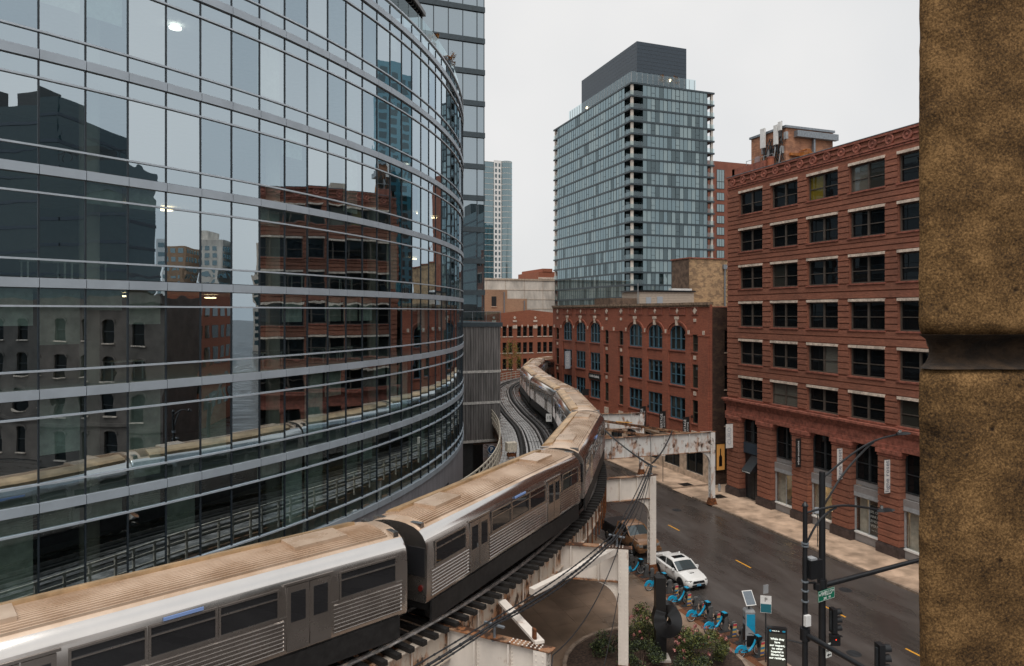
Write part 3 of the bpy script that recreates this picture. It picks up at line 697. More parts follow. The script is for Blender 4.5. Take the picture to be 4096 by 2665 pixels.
M_wht = mat('banner_white', (0.66,0.65,0.63), 0.7, var=0.04); M_ink = mat('blue_grey_ink', (0.10,0.115,0.16), 0.6, var=0)
M_black = mat('banner_black', (0.012,0.012,0.013), 0.6, var=0.05); M_pale = mat('pale_print', (0.35,0.38,0.42), 0.6, var=0)
M_txt = mat('white_print', (0.75,0.75,0.75), 0.6, var=0)
banner(fr, 56.7, 4.9, 7.3, .85, M_wht, 'CURO', M_pale, 'white banner reading CURO at the corner of the red brick building', 'blade banners', .62)
banner(fr, 47.5, 4.95, 7.4, .58, M_black, 'urban innovations', M_txt, 'black banner reading urban innovations between shop windows', 'blade banners', .29)
banner(fr, 42.95, 4.9, 7.4, .55, M_wht, 'ligne roset', M_ink, 'white ligne roset banner behind the lamp arm, farther of two', 'blade banners', .56)
banner(fr, 38.45, 4.9, 7.4, .56, M_wht, 'ligne roset', M_ink, 'white ligne roset banner nearest the stone pillar', 'blade banners', .56)

# ------------------------------------------------------------------ rooftop penthouse and antennas on the red brick building
ph = empty('rooftop_penthouse', (51, 55, 31.6), label='old brick rooftop penthouse with metal gutter above the red brick building', cat='penthouse')
PX0, PX1, PY0, PY1, PZ = 47.9, 53.8, 53.0, 57.95, 36.45
pb(MB().box(PX0, PX1, PY0, PY1, 31.6, PZ), 'wall', M_pentbrick, ph)
pb(MB().box(PX0-.15, PX1+.15, PY0-.15, PY1+.15, PZ, PZ+.22), 'roof_edge', M_galv, ph)
pb(MB().box(PX0+1.0, PX1+.25, PY0-.5, PY0-.02, PZ-.85, PZ-.25).box(PX0+3.2, PX0+3.4, PY0-.3, PY0-.02, 33.6, PZ-.85), 'gutter', M_galv, ph)
M_orange = mat('orange_oxide_paint', (0.34,0.12,0.025), 0.7, var=0.2)
pb(MB().box(PX0+1.5, PX0+3.0, PY0-.75, PY0-.02, 31.6, 34.1).box(PX0+.4, PX0+1.6, PY0-.3, PY0-.02, 33.75, 34.0), 'equipment_cabinet', M_orange, ph)
o = MB()
for q in range(3): o.tube([(PX0+2.2+q*.2,PY0-.85,31.6),(PX0+2.2+q*.2,PY0-.85,33.9),(PX0+2.0+q*.2,PY0-.6,34.4),(PX0+1.4,PY0-.3,34.2)], .05, 6)
pb(o, 'cabinet_pipes', M_orange, ph)
pb(MB().box(PX0-.05, PX0-.02, 56.6, 57.3, 31.7, 34.5), 'door', mat('pink_door', (0.38,0.27,0.26), .7), ph)
ant = [(PX0-.5, 55.60, 34.99, 36.93, .3), (PX0-.5, 53.76, 34.92, 36.82, .24), (PX0-.45, 53.26, 36.20, 37.03, .18)]
for k, (x, y, z0, z1, w) in enumerate(ant):
    t = empty('cell_antenna', (x, y, z0), label=['wide white panel antenna, left of three on the rooftop penthouse','tall white panel antenna, middle of three on the rooftop penthouse','short white panel antenna rising highest above the penthouse roof'][k], cat='antenna', group='panel antennas on the penthouse')
    pb(MB().box(x-.12, x+.08, y-w, y+w, z0, z1), 'panel', M_white, t)
    pb(MB().tube([(x+.2,y,z0-1.2),(x+.2,y,z1+.1)], .05, 6).bar((x+.2,y,z0+.3),(x+.5,y,z0+.3),.06,.06), 'mast', M_darkgrey, t)
    pb(MB().box(x+.25, x+.5, y-.55, y-.2, z0-.9, z0-.2), 'radio_unit', M_grey, t); pb(MB().box(x+.2,x+.45,y+.25,y+.5,z0-.5,z0+.1), 'radio_unit', M_grey, t)
o = MB()
for q in range(26):
    y = 53.1+random.random()*2.6; z = 33.2+random.random()*2.8; o.tube([(PX0-.2,y,z),(PX0-.35,y+random.gauss(0,.3),z-random.random()*.8),(PX0-.2,y+random.gauss(0,.4),z-1-random.random())], .05, 5)
tag(o.build('antenna_cables', M_dark), 'tangle of black antenna cables on the rooftop penthouse wall', 'cables')
o = empty('rooftop_guardrail', (48, 50, 31.6), label='thin metal guardrail and ladder frame on the red building roof', cat='railing')
g = MB()
for q in range(4): g.tube([(46.9,53.6+q*1.3,32.3),(46.9,53.6+q*1.3,34.0)], .03, 5)
for z in (33.4, 34.0): g.tube([(46.9,53.6,z),(46.9,57.5,z)], .03, 5)
g.tube([(46.6,53.4,32.2),(47.2,53.6,34.6)], .03, 5); g.tube([(46.6,52.6,32.2),(47.2,52.8,34.6)], .03, 5)
pb(g, 'rails', M_grey, o)
tag(MB().box(51,57,41.5,46,31.6,34.0).build('stair_bulkhead', M_siding), 'low tan rooftop bulkhead behind the red building parapet', 'bulkhead')
t = empty('vent_stack', (46.0, 52.9, 31.6), label='terracotta cylindrical chimney pot behind the raised parapet', cat='chimney')
pb(MB().tube([(46.0,52.9,31.6),(46.0,52.9,33.3)], .32, 14), 'shaft', mat('terracotta', (.33,.10,.05), .8), t, True); pb(MB().tube([(46.0,52.9,33.3),(46.0,52.9,33.42)], .36, 14), 'rim', M_cornice, t, True)

# ------------------------------------------------------------------ arched-window brick building beyond the alley
AY0, AY1, AZ = 61.0, 102.6, 19.35
ab = empty('arched_window_building', (FR, 80, 0), label='orange red brick building with blue arched windows and pale stone diamonds', cat='building')
WIN = [('n',100.03,101.27),('a',95.21,98.42),('a',90.56,93.82),('a',85.94,89.06),('n',83.45,84.59),('n',79.41,80.61),('a',74.7,77.97),('a',70.11,73.31),('a',65.44,68.6),('n',63.07,64.15)]
WIN = sorted(WIN, key=lambda w: w[1])
ROW = [(14.16,16.05),(10.16,12.75),(6.26,8.81)]
S = [AY0]; 
for w_ in WIN: S += [w_[1], w_[2]]
S.append(AY1); Z = [4.2, 6.26, 8.81, 10.16, 12.75, 14.16, 16.05, 17.05, AZ]
kind = [w_[0] for w_ in WIN]
w = MB()
fr.wall(w, S, Z, lambda i, j: i % 2 == 1 and (j in (1, 3, 5) or (j == 6 and kind[i//2] == 'a')), .3)
NA = 10
for (kd, a, b) in WIN:       # fill above the segmental arches
    if kd != 'a': continue
    c = (a+b)/2; hw = (b-a)/2; pts = [(c+hw*math.cos(math.pi*q/NA), 16.05+1.0*math.sin(math.pi*q/NA)) for q in range(NA+1)]
    for q in range(NA):
        (s0, z0), (s1, z1) = pts[q], pts[q+1]
        w.quad(fr.p(s0,z0,0), fr.p(s1,z1,0), fr.p(s1,17.05,0), fr.p(s0,17.05,0)); w.quad(fr.p(s0,z0,0), fr.p(s1,z1,0), fr.p(s1,z1,-.3), fr.p(s0,z0,-.3))
w.quad((FR,AY1,0.1),(61.5,AY1,0.1),(61.5,AY1,AZ),(FR,AY1,AZ)); w.quad((61.5,AY0,0.1),(61.5,AY1,0.1),(61.5,AY1,AZ),(61.5,AY0,AZ))
pb(w, 'wall', M_red3, ab)
pb(MB().quad((FR+.2,AY0,AZ-.5),(61.5,AY0,AZ-.5),(61.5,AY1,AZ-.5),(FR+.2,AY1,AZ-.5)), 'roof', M_roof, ab)
def tri_window(fac, root, a, b, z0, z1, mf, arch=False, narrow=False):
    f = MB(); d = -.26; fw = .13 if not narrow else .08
    n = 1 if narrow else 3; wd = (b-a)/n
    fac.box(f, a, a+fw, z0, z1, d, d+.14); fac.box(f, b-fw, b, z0, z1, d, d+.14); fac.box(f, a, b, z0, z0+fw, d, d+.145)
    zt = z1+(1.0 if arch else 0)
    if not arch: fac.box(f, a, b, z1-fw, z1, d, d+.145)
    else:
        c = (a+b)/2; hw = (b-a)/2
        for q in range(NA):
            t0, t1 = math.pi*q/NA, math.pi*(q+1)/NA
            P = [(c+h*math.cos(t), z1+v*math.sin(t)) for t in (t0, t1) for h, v in ((hw, 1.0), (hw-fw, 1.0-fw))]
            f.hexa([fac.p(*P[0],d), fac.p(*P[2],d), fac.p(*P[3],d), fac.p(*P[1],d), fac.p(*P[0],d+.14), fac.p(*P[2],d+.14), fac.p(*P[3],d+.14), fac.p(*P[1],d+.14)])
    for q in range(1, n):
        x = a+wd*q; zz = zt-.08 if not arch else z1+.92
        fac.box(f, x-.09, x+.09, z0, zz, d, d+.16)
    zm = z0+(zt-z0)*.46; fac.box(f, a, b, zm-.05, zm+.05, d, d+.11)
    fo = pb(f, 'window', mf, root)
    for q in range(n):
        p, r = a+wd*q, a+wd*(q+1); m_ = random.choice([M_win, M_win, M_win, M_win2])
        if arch:
            c = (a+b)/2; hw = (b-a)/2
            def zt_(x): return z1+math.sqrt(max(0, 1-((x-c)/hw)**2))
            top = [fac.p(r-(r-p)*i/4, zt_(r-(r-p)*i/4), d+.03) for i in range(5)]
            MB().poly([fac.p(p,z0,d+.03), fac.p(r,z0,d+.03)]+top).build('pane', m_, fo)
        else: MB().quad(fac.p(p,z0,d+.03), fac.p(r,z0,d+.03), fac.p(r,z1,d+.03), fac.p(p,z1,d+.03)).build('pane', m_, fo)
    s_ = MB(); fac.box(s_, a-.1, b+.1, z0-.14, z0-.005, -.25, .12); pb(s_, 'sill', M_cornice, root)
def stone(a, b, z0, z1, n=.09): o = MB(); fr.box(o, a, b, z0, z1, -.02, n); pb(o, 'stone_block', M_stone, ab)
for (kd, a, b) in WIN:
    c = (a+b)/2
    for r, (z0, z1) in enumerate(ROW):
        tri_window(fr, ab, a, b, z0, z1, M_blue if kd == 'a' else M_olive, kd == 'a' and r == 0, kd == 'n')
    if kd == 'a':
        o = MB(); hw = (b-a)/2
        for q in range(NA):   # hood mould
            t0, t1 = math.pi*q/NA, math.pi*(q+1)/NA
            P = [(c+(hw+h)*math.cos(t), 16.05+(1.0+h)*math.sin(t)) for t in (t0, t1) for h in (.5, .3)]
            o.hexa([fr.p(*P[0],0), fr.p(*P[2],0), fr.p(*P[3],0), fr.p(*P[1],0), fr.p(*P[0],.13), fr.p(*P[2],.13), fr.p(*P[3],.13), fr.p(*P[1],.13)])
        pb(o, 'arch_moulding', M_red3, ab)
        stone(c-.18, c+.18, 17.0, 17.95, .2); stone(c-.3, c+.3, 17.7, 18.02, .24)
        o = MB()   # recessed-look panel frame
        for (s0, s1, z0, z1) in ((a-.05,b+.05,18.22,18.32),(a-.05,b+.05,19.0,19.1),(a-.05,a+.06,18.32,19.0),(b-.06,b+.05,18.32,19.0)): fr.box(o, s0, s1, z0, z1, 0, .09)
        pb(o, 'panel_frame', M_cornice, ab)
    else:
        o = MB()
        for (s0, s1, z0, z1) in ((c-.55,c+.55,18.22,18.32),(c-.55,c+.55,19.0,19.1),(c-.55,c-.45,18.32,19.0),(c+.45,c+.55,18.32,19.0)): fr.box(o, s0, s1, z0, z1, 0, .09)
        pb(o, 'panel_frame', M_cornice, ab)
        stone(c-.2, c+.2, 17.45, 17.8)
        for z in (13.3, 9.35): stone(c-.22, c+.22, z, z+.42)
        o = MB(); fr.box(o, c-.6, c+.6, 4.55, 5.4, 0, .1); pb(o, 'stone_plaque', M_stone, ab)
    dm = MB(); hs = .36 if kd == 'n' else .30; hw2 = hs if kd == 'n' else .2
    dm.loft([[fr.p(c-hw2,18.66,n), fr.p(c,18.66-hs,n), fr.p(c+hw2,18.66,n), fr.p(c,18.66+hs,n)] for n in (0, .1)]); pb(dm, 'stone_diamond', M_stone, ab)
edges = sorted([w_[1] for w_ in WIN]+[w_[2] for w_ in WIN])
for i in range(0, len(edges)-1, 2):
    pass
for i in range(len(WIN)+1):
    a = WIN[i-1][2] if i > 0 else AY0; b = WIN[i][1] if i < len(WIN) else AY1; c = (a+b)/2
    stone(c-.16, c+.16, 16.05, 16.5)
    o = MB(); fr.box(o, a+.12, b-.12, 4.2, 15.9, 0, .11); fr.box(o, a+.03, b-.03, 15.9, 16.02, 0, .16); pb(o, 'pilaster', M_red3, ab)
o = MB(); fr.box(o, AY0-.05, AY1+.05, 19.3, 19.6, -.4, .22); fr.box(o, AY0, AY1, 19.12, 19.3, -.1, .10); pb(o, 'coping', mat('weathered_coping', (.23,.16,.11), .85, var=.3, scale=3), ab)
o = MB(); fr.box(o, AY0-.02, AY1, 4.05, 4.35, -.2, .2); pb(o, 'base_cornice', M_lime, ab)
# limestone ground floor with dark shop windows
gw = MB(); SB = [AY0]; 
for c0 in range(9): SB += [62.2+c0*4.4, 62.2+c0*4.4+3.3]
SB.append(AY1); fr.wall(gw, SB, [0.1, .75, 3.7, 4.05], lambda i, j: i % 2 == 1 and j == 1, .35); pb(gw, 'shopfront_wall', M_lime, ab)
for c0 in range(9):
    a, b = 62.2+c0*4.4, 62.2+c0*4.4+3.3; f = MB()
    for (s0, s1, z0, z1) in ((a,a+.1,.75,3.7),(b-.1,b,.75,3.7),(a,b,.75,.85),(a,b,3.6,3.7),((a+b)/2-.05,(a+b)/2+.05,.75,3.7)): fr.box(f, s0, s1, z0, z1, -.33, -.2)
    fo = pb(f, 'shop_window', M_darkgrey, ab); MB().quad(fr.p(a,.75,-.3), fr.p(b,.75,-.3), fr.p(b,3.7,-.3), fr.p(a,3.7,-.3)).build('pane', M_win, fo)
# sooty side wall on the alley with windows and lit posters
fs = Fac((0, AY0, 0), (1, 0, 0), (0, -1, 0))
SX = [FR, 46.9, 48.6, 51.0, 52.7, 55.2, 56.9, 61.5]
w = MB(); fs.wall(w, SX, [0.1, 5.0, 6.3, 8.9, 10.2, 12.8, 14.2, 16.6, AZ-.3], lambda i, j: i % 2 == 1 and j in (2, 4, 6), .28); pb(w, 'alley_wall', M_dkbrick, ab)
pb(MB().box(FR-.001, FR+.28, AY0-.06, AY0+.0, 4.3, AZ), 'corner_return', M_red3, ab)
for i in (1, 3, 5):
    for (z0, z1) in ((6.3,8.9),(10.2,12.8),(14.2,16.6)):
        dbl_window(fs, ab, SX[i], SX[i+1], z0, z1, M_darkgrey, [M_win], depth=.24, fw=.07, mw=.06)
        o = MB(); fs.box(o, SX[i]-.08, SX[i+1]+.08, z0-.12, z0-.004, -.2, .1); pb(o, 'sill', M_lime, ab)
M_amber = mat('backlit_poster', (0.85,0.42,0.12), emit=0.09)
for k, x in enumerate((46.3, 47.7)):
    t = empty('poster_case', (x, AY0-.1, 1.6), label=['amber backlit poster in the alley, left of the pair','amber backlit poster in the alley, right of the pair'][k], cat='poster', group='lit alley posters')
    o = MB(); fs.box(o, x-.55, x+.55, 1.6, 4.4, .03, .10); pb(o, 'lightbox', M_amber, t)
    o = MB()
    for (s0, s1, z0, z1) in ((x-.6,x-.53,1.55,4.45),(x+.53,x+.6,1.55,4.45),(x-.6,x+.6,1.5,1.6),(x-.6,x+.6,4.4,4.5)): fs.box(o, s0, s1, z0, z1, .02, .14)
    pb(o, 'frame', M_dark, t)
    bt = MB(); bt.loft([[fs.p(x+s*r,z,n) for s, n in ((-1,.105),(1,.105),(1,.11),(-1,.11))] for z, r in ((2.0,.2),(3.0,.2),(3.25,.07),(3.9,.07))]); pb(bt, 'bottle_print', M_dark, t)
for k, (s, lab) in enumerate([(74.3,'black HERITAGE AUCTIONS banner, leftmost of three on the arched building'),(69.9,'black HERITAGE AUCTIONS banner, middle of three on the arched building'),(65.2,'black HERITAGE AUCTIONS banner, rightmost of three on the arched building')]):
    banner(fr, s-1.0, 4.5, 6.9, .85, M_black, 'HERITAGE', M_txt, lab, 'heritage banners', .42, body2='AUCTIONS', n0=.35)
banner(fr, 95.0, 9.9, 12.6, .9, M_pale, 'G SANS', M_wht, 'grey vertical banner high on the arched window building', 'blade banners', .6)
t = empty('wall_sign', fr.p(86.3, 9.2, .1), label='black sign with white lettering between upper windows of arched building', cat='sign')
o = MB(); fr.box(o, 85.6, 89.2, 8.95, 9.75, .12, .22); pb(o, 'board', M_black, t); tt = text('lettering', 'roche bobois', .55, M_txt, fr.M(87.4, 9.38, .23), t, bold=.01); tt.matrix_basis = Matrix.Translation(-Vector(t.location)) @ tt.matrix_basis
t = empty('wall_sign', fr.p(92, 7.2, .1), label='small black projecting sign above the train beside blue windows', cat='sign')
o = MB(); o.box(43.7, 44.7, 88.95, 89.05, 6.5, 7.4); pb(o, 'board', M_black, t); pb(MB().box(44.6, 45, 88.97, 89.03, 7.2, 7.3), 'arm', M_dark, t)

# siding shed on that roof, brick parapet stub
sh = empty('roof_shed', (50, 75, AZ-.5), label='tan sided rooftop shed with two blue doors on the arched building', cat='shed')
o = MB()
for q in range(11): o.box(50.1, 59.2, 84.0, 88.9, AZ-.5+q*.235, AZ-.5+q*.235+.21)
pb(o, 'siding', M_siding, sh); pb(MB().box(49.9, 59.4, 83.8, 88.95, AZ+2.1, AZ+2.3), 'roof', M_dark, sh)
pb(MB().box(51.2,52.0,83.93,84.02,AZ-.4,AZ+1.3), 'door', M_pale, sh); pb(MB().box(53.0,53.9,83.93,84.02,AZ-.4,AZ+1.4), 'door', M_pale, sh)
pb(MB().box(55.6,59.0,84.2,85,AZ+2.31,AZ+2.6), 'roof_hatch', M_white, sh)
tag(MB().box(45.6, 49.8, 84.2, 88.9, AZ-.5, AZ+1.15).build('brick_bulkhead', M_brownwall), 'low brown brick bulkhead beside the rooftop shed', 'bulkhead')
tag(MB().tube([(49.85,83.9,AZ-.4),(49.85,83.9,AZ+3.2)], .05, 6).build('vent_pipe', M_grey), 'thin grey vent pipe at the left end of the rooftop shed', 'pipe')
# weathered tan brick block
tb = empty('tan_brick_block', (66, 91, 0), label='weathered tan brick building with patchy soot behind the arched building', cat='building')
pb(MB().box(61.93, 84, 89.07, 93.8, 0.1, 26.8), 'wall', [M_tanbrick], tb)
pb(MB().quad((61.9,89.1,0.1),(61.9,93.8,0.1),(61.9,93.8,26.8),(61.9,89.1,26.8)), 'rendered_side', M_brownwall, tb)
pb(MB().box(61.75, 84.2, 88.9, 94, 26.8, 26.98), 'coping', M_cornice, tb)
pb(MB().tube([(68.4,88.9,18.5),(68.4,88.9,25.6)], .13, 8).box(68.05,68.75,88.7,89.07,25.3,26.0), 'downpipe', M_galv, tb)
# distant brick gable building at the bend of the track
f4 = Fac((0, 139, 0), (1, 0, 0), (0, -1, 0))
g4 = empty('gable_brick_building', (48, 139, 0), label='far orange brick building with low gable and pale stone caps at track bend', cat='building')
SX = [36.0]
for g0 in (43.1, 47.75, 52.5, 57.25): SX += [v for q in range(3) for v in (g0+q*1.38, g0+q*1.38+.92)]
SX.append(63.5)
w = MB(); f4.wall(w, SX, [0.1, 6.2, 8.42, 9.75, 11.97, 13.31, 15.5, 17.0], lambda i, j: i % 2 == 1 and j in (1, 3, 5), .3)
w.poly([f4.p(36,17.0), f4.p(63.5,17.0), f4.p(63.5,18.2), f4.p(55.5,19.05), f4.p(36,17.0)]); w.box(36, 63.5, 139.4, 165, .1, 17); pb(w, 'wall', M_red4, g4)
for i in range(1, len(SX)-1, 2):
    for (z0, z1) in ((6.2,8.42),(9.75,11.97),(13.31,15.5)):
        f = MB(); f4.box(f, SX[i], SX[i]+.1, z0, z1, -.28, -.2); f4.box(f, SX[i+1]-.1, SX[i+1], z0, z1, -.28, -.2); f4.box(f, SX[i], SX[i+1], (z0+z1)/2-.05, (z0+z1)/2+.05, -.28, -.2); fo = pb(f, 'window', M_darkgrey, g4)
        MB().quad(f4.p(SX[i],z0,-.25), f4.p(SX[i+1],z0,-.25), f4.p(SX[i+1],z1,-.25), f4.p(SX[i],z1,-.25)).build('pane', M_win, fo)
        o = MB(); f4.box(o, SX[i]-.1, SX[i+1]+.1, z0-.2, z0, -.2, .12); pb(o, 'sill', M_stone, g4)
for i in range(1, len(SX)-1, 2):
    o = MB(); f4.box(o, SX[i]-.36, SX[i]-.12, 15.2, 15.8, 0, .1); pb(o, 'stone_cap', M_stone, g4)
for x in (47.15, 51.94, 56.73):
    o = MB(); f4.box(o, x-.5, x+.5, 15.0, 15.7, 0, .12); f4.box(o, x-.45, x+.45, 16.4, 16.8, 0, .12); pb(o, 'stone_cap', M_stone, g4)
    dm = MB(); dm.loft([[f4.p(x-.33,17.35,n), f4.p(x,17.02,n), f4.p(x+.33,17.35,n), f4.p(x,17.68,n)] for n in (0,.1)]); pb(dm, 'stone_diamond', M_stone, g4)
# tan brick and pale concrete blocks behind it
b5 = empty('low_tan_building', (45, 158, 0), label='pale tan brick block with one small arched window', cat='building')
pb(MB().box(30, 57.1, 158, 176, .1, 24.0).box(57.1, 62.3, 158, 176, .1, 21.9), 'wall', M_tan2, b5)
fo = pb(MB().box(53.0,54.2,157.9,157.99,20.0,22.4), 'window', M_dark, b5); pb(MB().box(52.9,54.3,157.8,157.99,19.8,19.99), 'sill', M_lime, b5)
pb(MB().tube([(56.2,157.8,15),(56.2,157.8,23.5)], .14, 6).tube([(61.5,157.8,15),(61.5,157.8,21.4)], .14, 6), 'downpipe', M_galv, b5)
b6 = empty('concrete_parking_block', (50, 190, 0), label='long pale stained concrete block wall behind the brick buildings', cat='building')
pb(MB().box(30, 84, 190, 215, .1, 28.0), 'wall', M_conc, b6); o = MB()
for z in (19.5, 22.3, 25.1): o.box(30, 84, 189.93, 190.0, z, z+.12)
for x in range(32, 84, 6): o.box(x, x+.1, 189.93, 190, 12, 28)
pb(o, 'panel_joints', M_lime, b6); pb(MB().box(29.8, 84.2, 189.8, 215, 28.0, 28.5), 'coping', M_lime, b6)
b7 = empty('far_orange_building', (100, 250, 0), label='distant orange brick building with pale bands at tower foot', cat='building')
pb(MB().box(99.4, 118, 240, 262, .1, 34).box(101, 105, 239.8, 262, 34, 35.2), 'wall', M_red4, b7); o = MB()
for z in (27.5, 31.2): o.box(99.3, 118.1, 239.85, 240, z, z+.7)
pb(o, 'stone_band', M_stone, b7)
for q in range(5): pb(MB().box(100.4+q*3.4,102.2+q*3.4,239.9,240.0,28.6,30.8), 'window', M_win, b7)

# ------------------------------------------------------------------ glass apartment tower
ta = empty('glass_apartment_tower', (84, 150, 0), label='glass apartment tower with corner balconies and dark rooftop box', cat='tower')
TX0, TX1, TY0, TY1, TZ, FH = 84.17, 108.0, 144.8, 191.0, 74.2, 3.05
NF = 20; BAL = 3.2
fl_ = Fac((TX0, 0, 0), (0, 1, 0), (-1, 0, 0)); fn_ = Fac((0, TY0, 0), (1, 0, 0), (0, -1, 0))
quads = []; mulls = MB(); vents = MB()
for f in range(NF):
    z1 = TZ-f*FH; z0 = z1-FH
    o = MB(); o.box(TX0-.18, TX1+.18, TY0-.18, TY1+.18, z1-.42, z1); pb(o, 'floor_slab', M_towslab, ta)
    o = MB(); o.box(TX0+BAL, TX1-1.9, TY0+.35, TY1, z0, z1-.42); o.box(TX0+.35, TX1-1.9, TY0+BAL, TY1-2.5, z0, z1-.42); pb(o, 'storey_core', M_tg[3], ta)
    # west face
    y = TY0+BAL; nb = 29; wd = (TY1-2.6-y)/nb
    for k in range(nb):
        t = random.gauss(0,.012); a, b = y+k*wd+.05, y+(k+1)*wd-.05
        mi = random.choices([0,1,2,3], [5,3,4,1])[0] if f < 13 else random.choices([0,1,2,3],[4,1,3,4])[0]
        quads.append((1.0/(k+8), [fl_.p(a,z0,.02-t), fl_.p(b,z0,.02+t), fl_.p(b,z1-.42,.02+t), fl_.p(a,z1-.42,.02-t)], mi))
        fl_.box(mulls, b, b+.10, z0, z1-.42, -.05, .07)
        if (k+f) % 4 == 1: fl_.box(vents, a, b, z0+.95, z0+1.02, 0, .06)
    # south face
    x = TX0+BAL; nb = 16; wd = (TX1-2.0-x)/nb
    for k in range(nb):
        t = random.gauss(0,.012); a, b = x+k*wd+.05, x+(k+1)*wd-.05; mi = random.choices([0,1,2,3], [2,4,4,3])[0]
        quads.append((2.0/(k+8), [fn_.p(a,z0,.02-t), fn_.p(b,z0,.02+t), fn_.p(b,z1-.42,.02+t), fn_.p(a,z1-.42,.02-t)], mi))
        fn_.box(mulls, b, b+.10, z0, z1-.42, -.05, .07)
        if k in (2, 8, 13): fn_.box(vents, a, b, z0+.95, z0+1.03, 0, .06)
    for (cx_, cy_) in ((TX0+.45, TY0+.45), (TX1-.4, TY0+.4), (TX0+.4, TY1-.4)):
        pb(MB().box(cx_-.28, cx_+.28, cy_-.28, cy_+.28, z0, z1-.42), 'column', M_conc, ta)
    rg = MB(); rg.quad((TX0-.1,TY0-.1,z0),(TX0+BAL,TY0-.1,z0),(TX0+BAL,TY0-.1,z0+1.05),(TX0-.1,TY0-.1,z0+1.05)); rg.quad((TX0-.1,TY0-.1,z0),(TX0-.1,TY0+BAL,z0),(TX0-.1,TY0+BAL,z0+1.05),(TX0-.1,TY0-.1,z0+1.05))
    rg.quad((TX1-2,TY0-.1,z0),(TX1+.1,TY0-.1,z0),(TX1+.1,TY0-.1,z0+1.05),(TX1-2,TY0-.1,z0+1.05)); rg.quad((TX0-.1,TY1-2.6,z0),(TX0-.1,TY1,z0),(TX0-.1,TY1,z0+1.05),(TX0-.1,TY1-2.6,z0+1.05)); pb(rg, 'balcony_rail', M_rglass, ta)
quads.sort(key=lambda q: -q[0])
for a_, q, mi in quads[:300]: pb(MB().quad(*q), 'pane', M_tg[mi], ta)
for mi in range(4):
    o = MB()
    for a_, q, m2 in quads[300:]:
        if m2 == mi: o.quad(*q)
    pb(o, 'panes_beyond', M_tg[mi], ta)['kind'] = 'stuff'
pb(mulls, 'mullions', M_towslab, ta); pb(vents, 'vent_frames', M_towslab, ta)
o = MB(); o.box(88.1, 102.6, 148.8, 180, TZ, 86.1); pb(o, 'rooftop_box', M_pent, ta)
o = MB()
for q in range(11): o.box(88.085, 102.615, 148.785, 180.015, TZ+1.5+q*.95, TZ+1.53+q*.95)
pb(o, 'cladding_joints', M_dark, ta)
o = MB(); o.quad((TX0,TY0,TZ),(102.6,TY0,TZ),(102.6,TY0,TZ+2.6),(TX0,TY0,TZ+2.6)); o.quad((TX0,TY0,TZ),(TX0,180.2,TZ),(TX0,180.2,TZ+2.6),(TX0,TY0,TZ+2.6)); pb(o, 'roof_balustrade', M_rglass, ta)
o = MB()
for q in range(13): o.box(TX0+q*1.5,TX0+q*1.5+.08,TY0-.05,TY0+.05,TZ,TZ+2.4)
for q in range(24): o.box(TX0-.05,TX0+.05,TY0+q*1.5,TY0+q*1.5+.08,TZ,TZ+2.4)
pb(o, 'balustrade_posts', M_grey, ta)
pb(MB().disc((97.5,148.5,TZ+3.2),(0,-1,0),.35,.2,12), 'roof_lamp', M_lamp, ta); pb(MB().disc((87.8,176,TZ+2.9),(-1,0,0),.35,.2,12), 'roof_lamp', M_lamp, ta)
pb(MB().box(TX0+.4, TX1-2, TY0+.5, TY1-3, .1, TZ-NF*FH), 'base', M_tg[3], ta)

# terracotta apartment slab and far residential tower
tp = empty('terracotta_apartment_block', (125, 165, 0), label='terracotta apartment block with stacked paired windows right of glass tower', cat='building')
fq = Fac((0, 160, 0), (1, 0, 0), (0, -1, 0)); XA, XB = 112.0, 150
pb(MB().box(XA, XB, 160, 185, .1, 61).box(XA-4, XA, 166, 185, .1, 62), 'wall', M_apt, tp)
for r in range(13):
    z = 56.6-r*3.25
    for k in range(3):
        x = 114.7+k*5.6; f = MB()
        h = 3.6 if r == 0 else 2.2; fq.box(f, x, x+2.6, z-.1-(h-2.2), z+2.1, 0, .08); fo = pb(f, 'window', M_darkgrey, tp)
        for q in range(3): p = MB(); fq.box(p, x+.08+q*.84, x+.84+q*.84-.06, z-(h-2.2), z+2.0, .06, .10); p.build('pane', M_tg[1], fo)
ft = empty('far_residential_tower', (110, 400, 0), label='slender far white and blue residential tower beside glass office tower', cat='tower')
ff = Fac((0, 385, 0), (1, 0, 0), (0, -1, 0)); FX0 = 118.0
pb(MB().box(FX0, FX0+18, 385, 410, .1, 108), 'wall', M_tg[0], ft)
o = MB(); ff.box(o, FX0+12.5, FX0+17.1, .1, 109, 0, .8); pb(o, 'white_spine', M_white, ft)
secs = [[(FX0+20.6+3.7*math.cos(t), 386+3.7*math.sin(t), z) for t in [math.pi*2*i/20 for i in range(20)]] for z in (.1, 108.8)]; pb(MB().loft(secs), 'round_bay', M_tg[2], ft, True)
o = MB()
for r in range(33):
    z = 108-r*3.3; o.tube([(FX0+20.6,386,z),(FX0+20.6,386,z+.2)], 3.76, 20); ff.box(o, FX0-.2, FX0+12.4, z, z+.18, 0, .15)
pb(o, 'floor_lines', M_conc, ft)
for r in range(32):
    z = 105.3-r*3.3
    for x in (FX0+13.1, FX0+15.3): w_ = MB(); ff.box(w_, x, x+1.1, z, z+2, .8, .9); pb(w_, 'window', M_tg[3], ft)

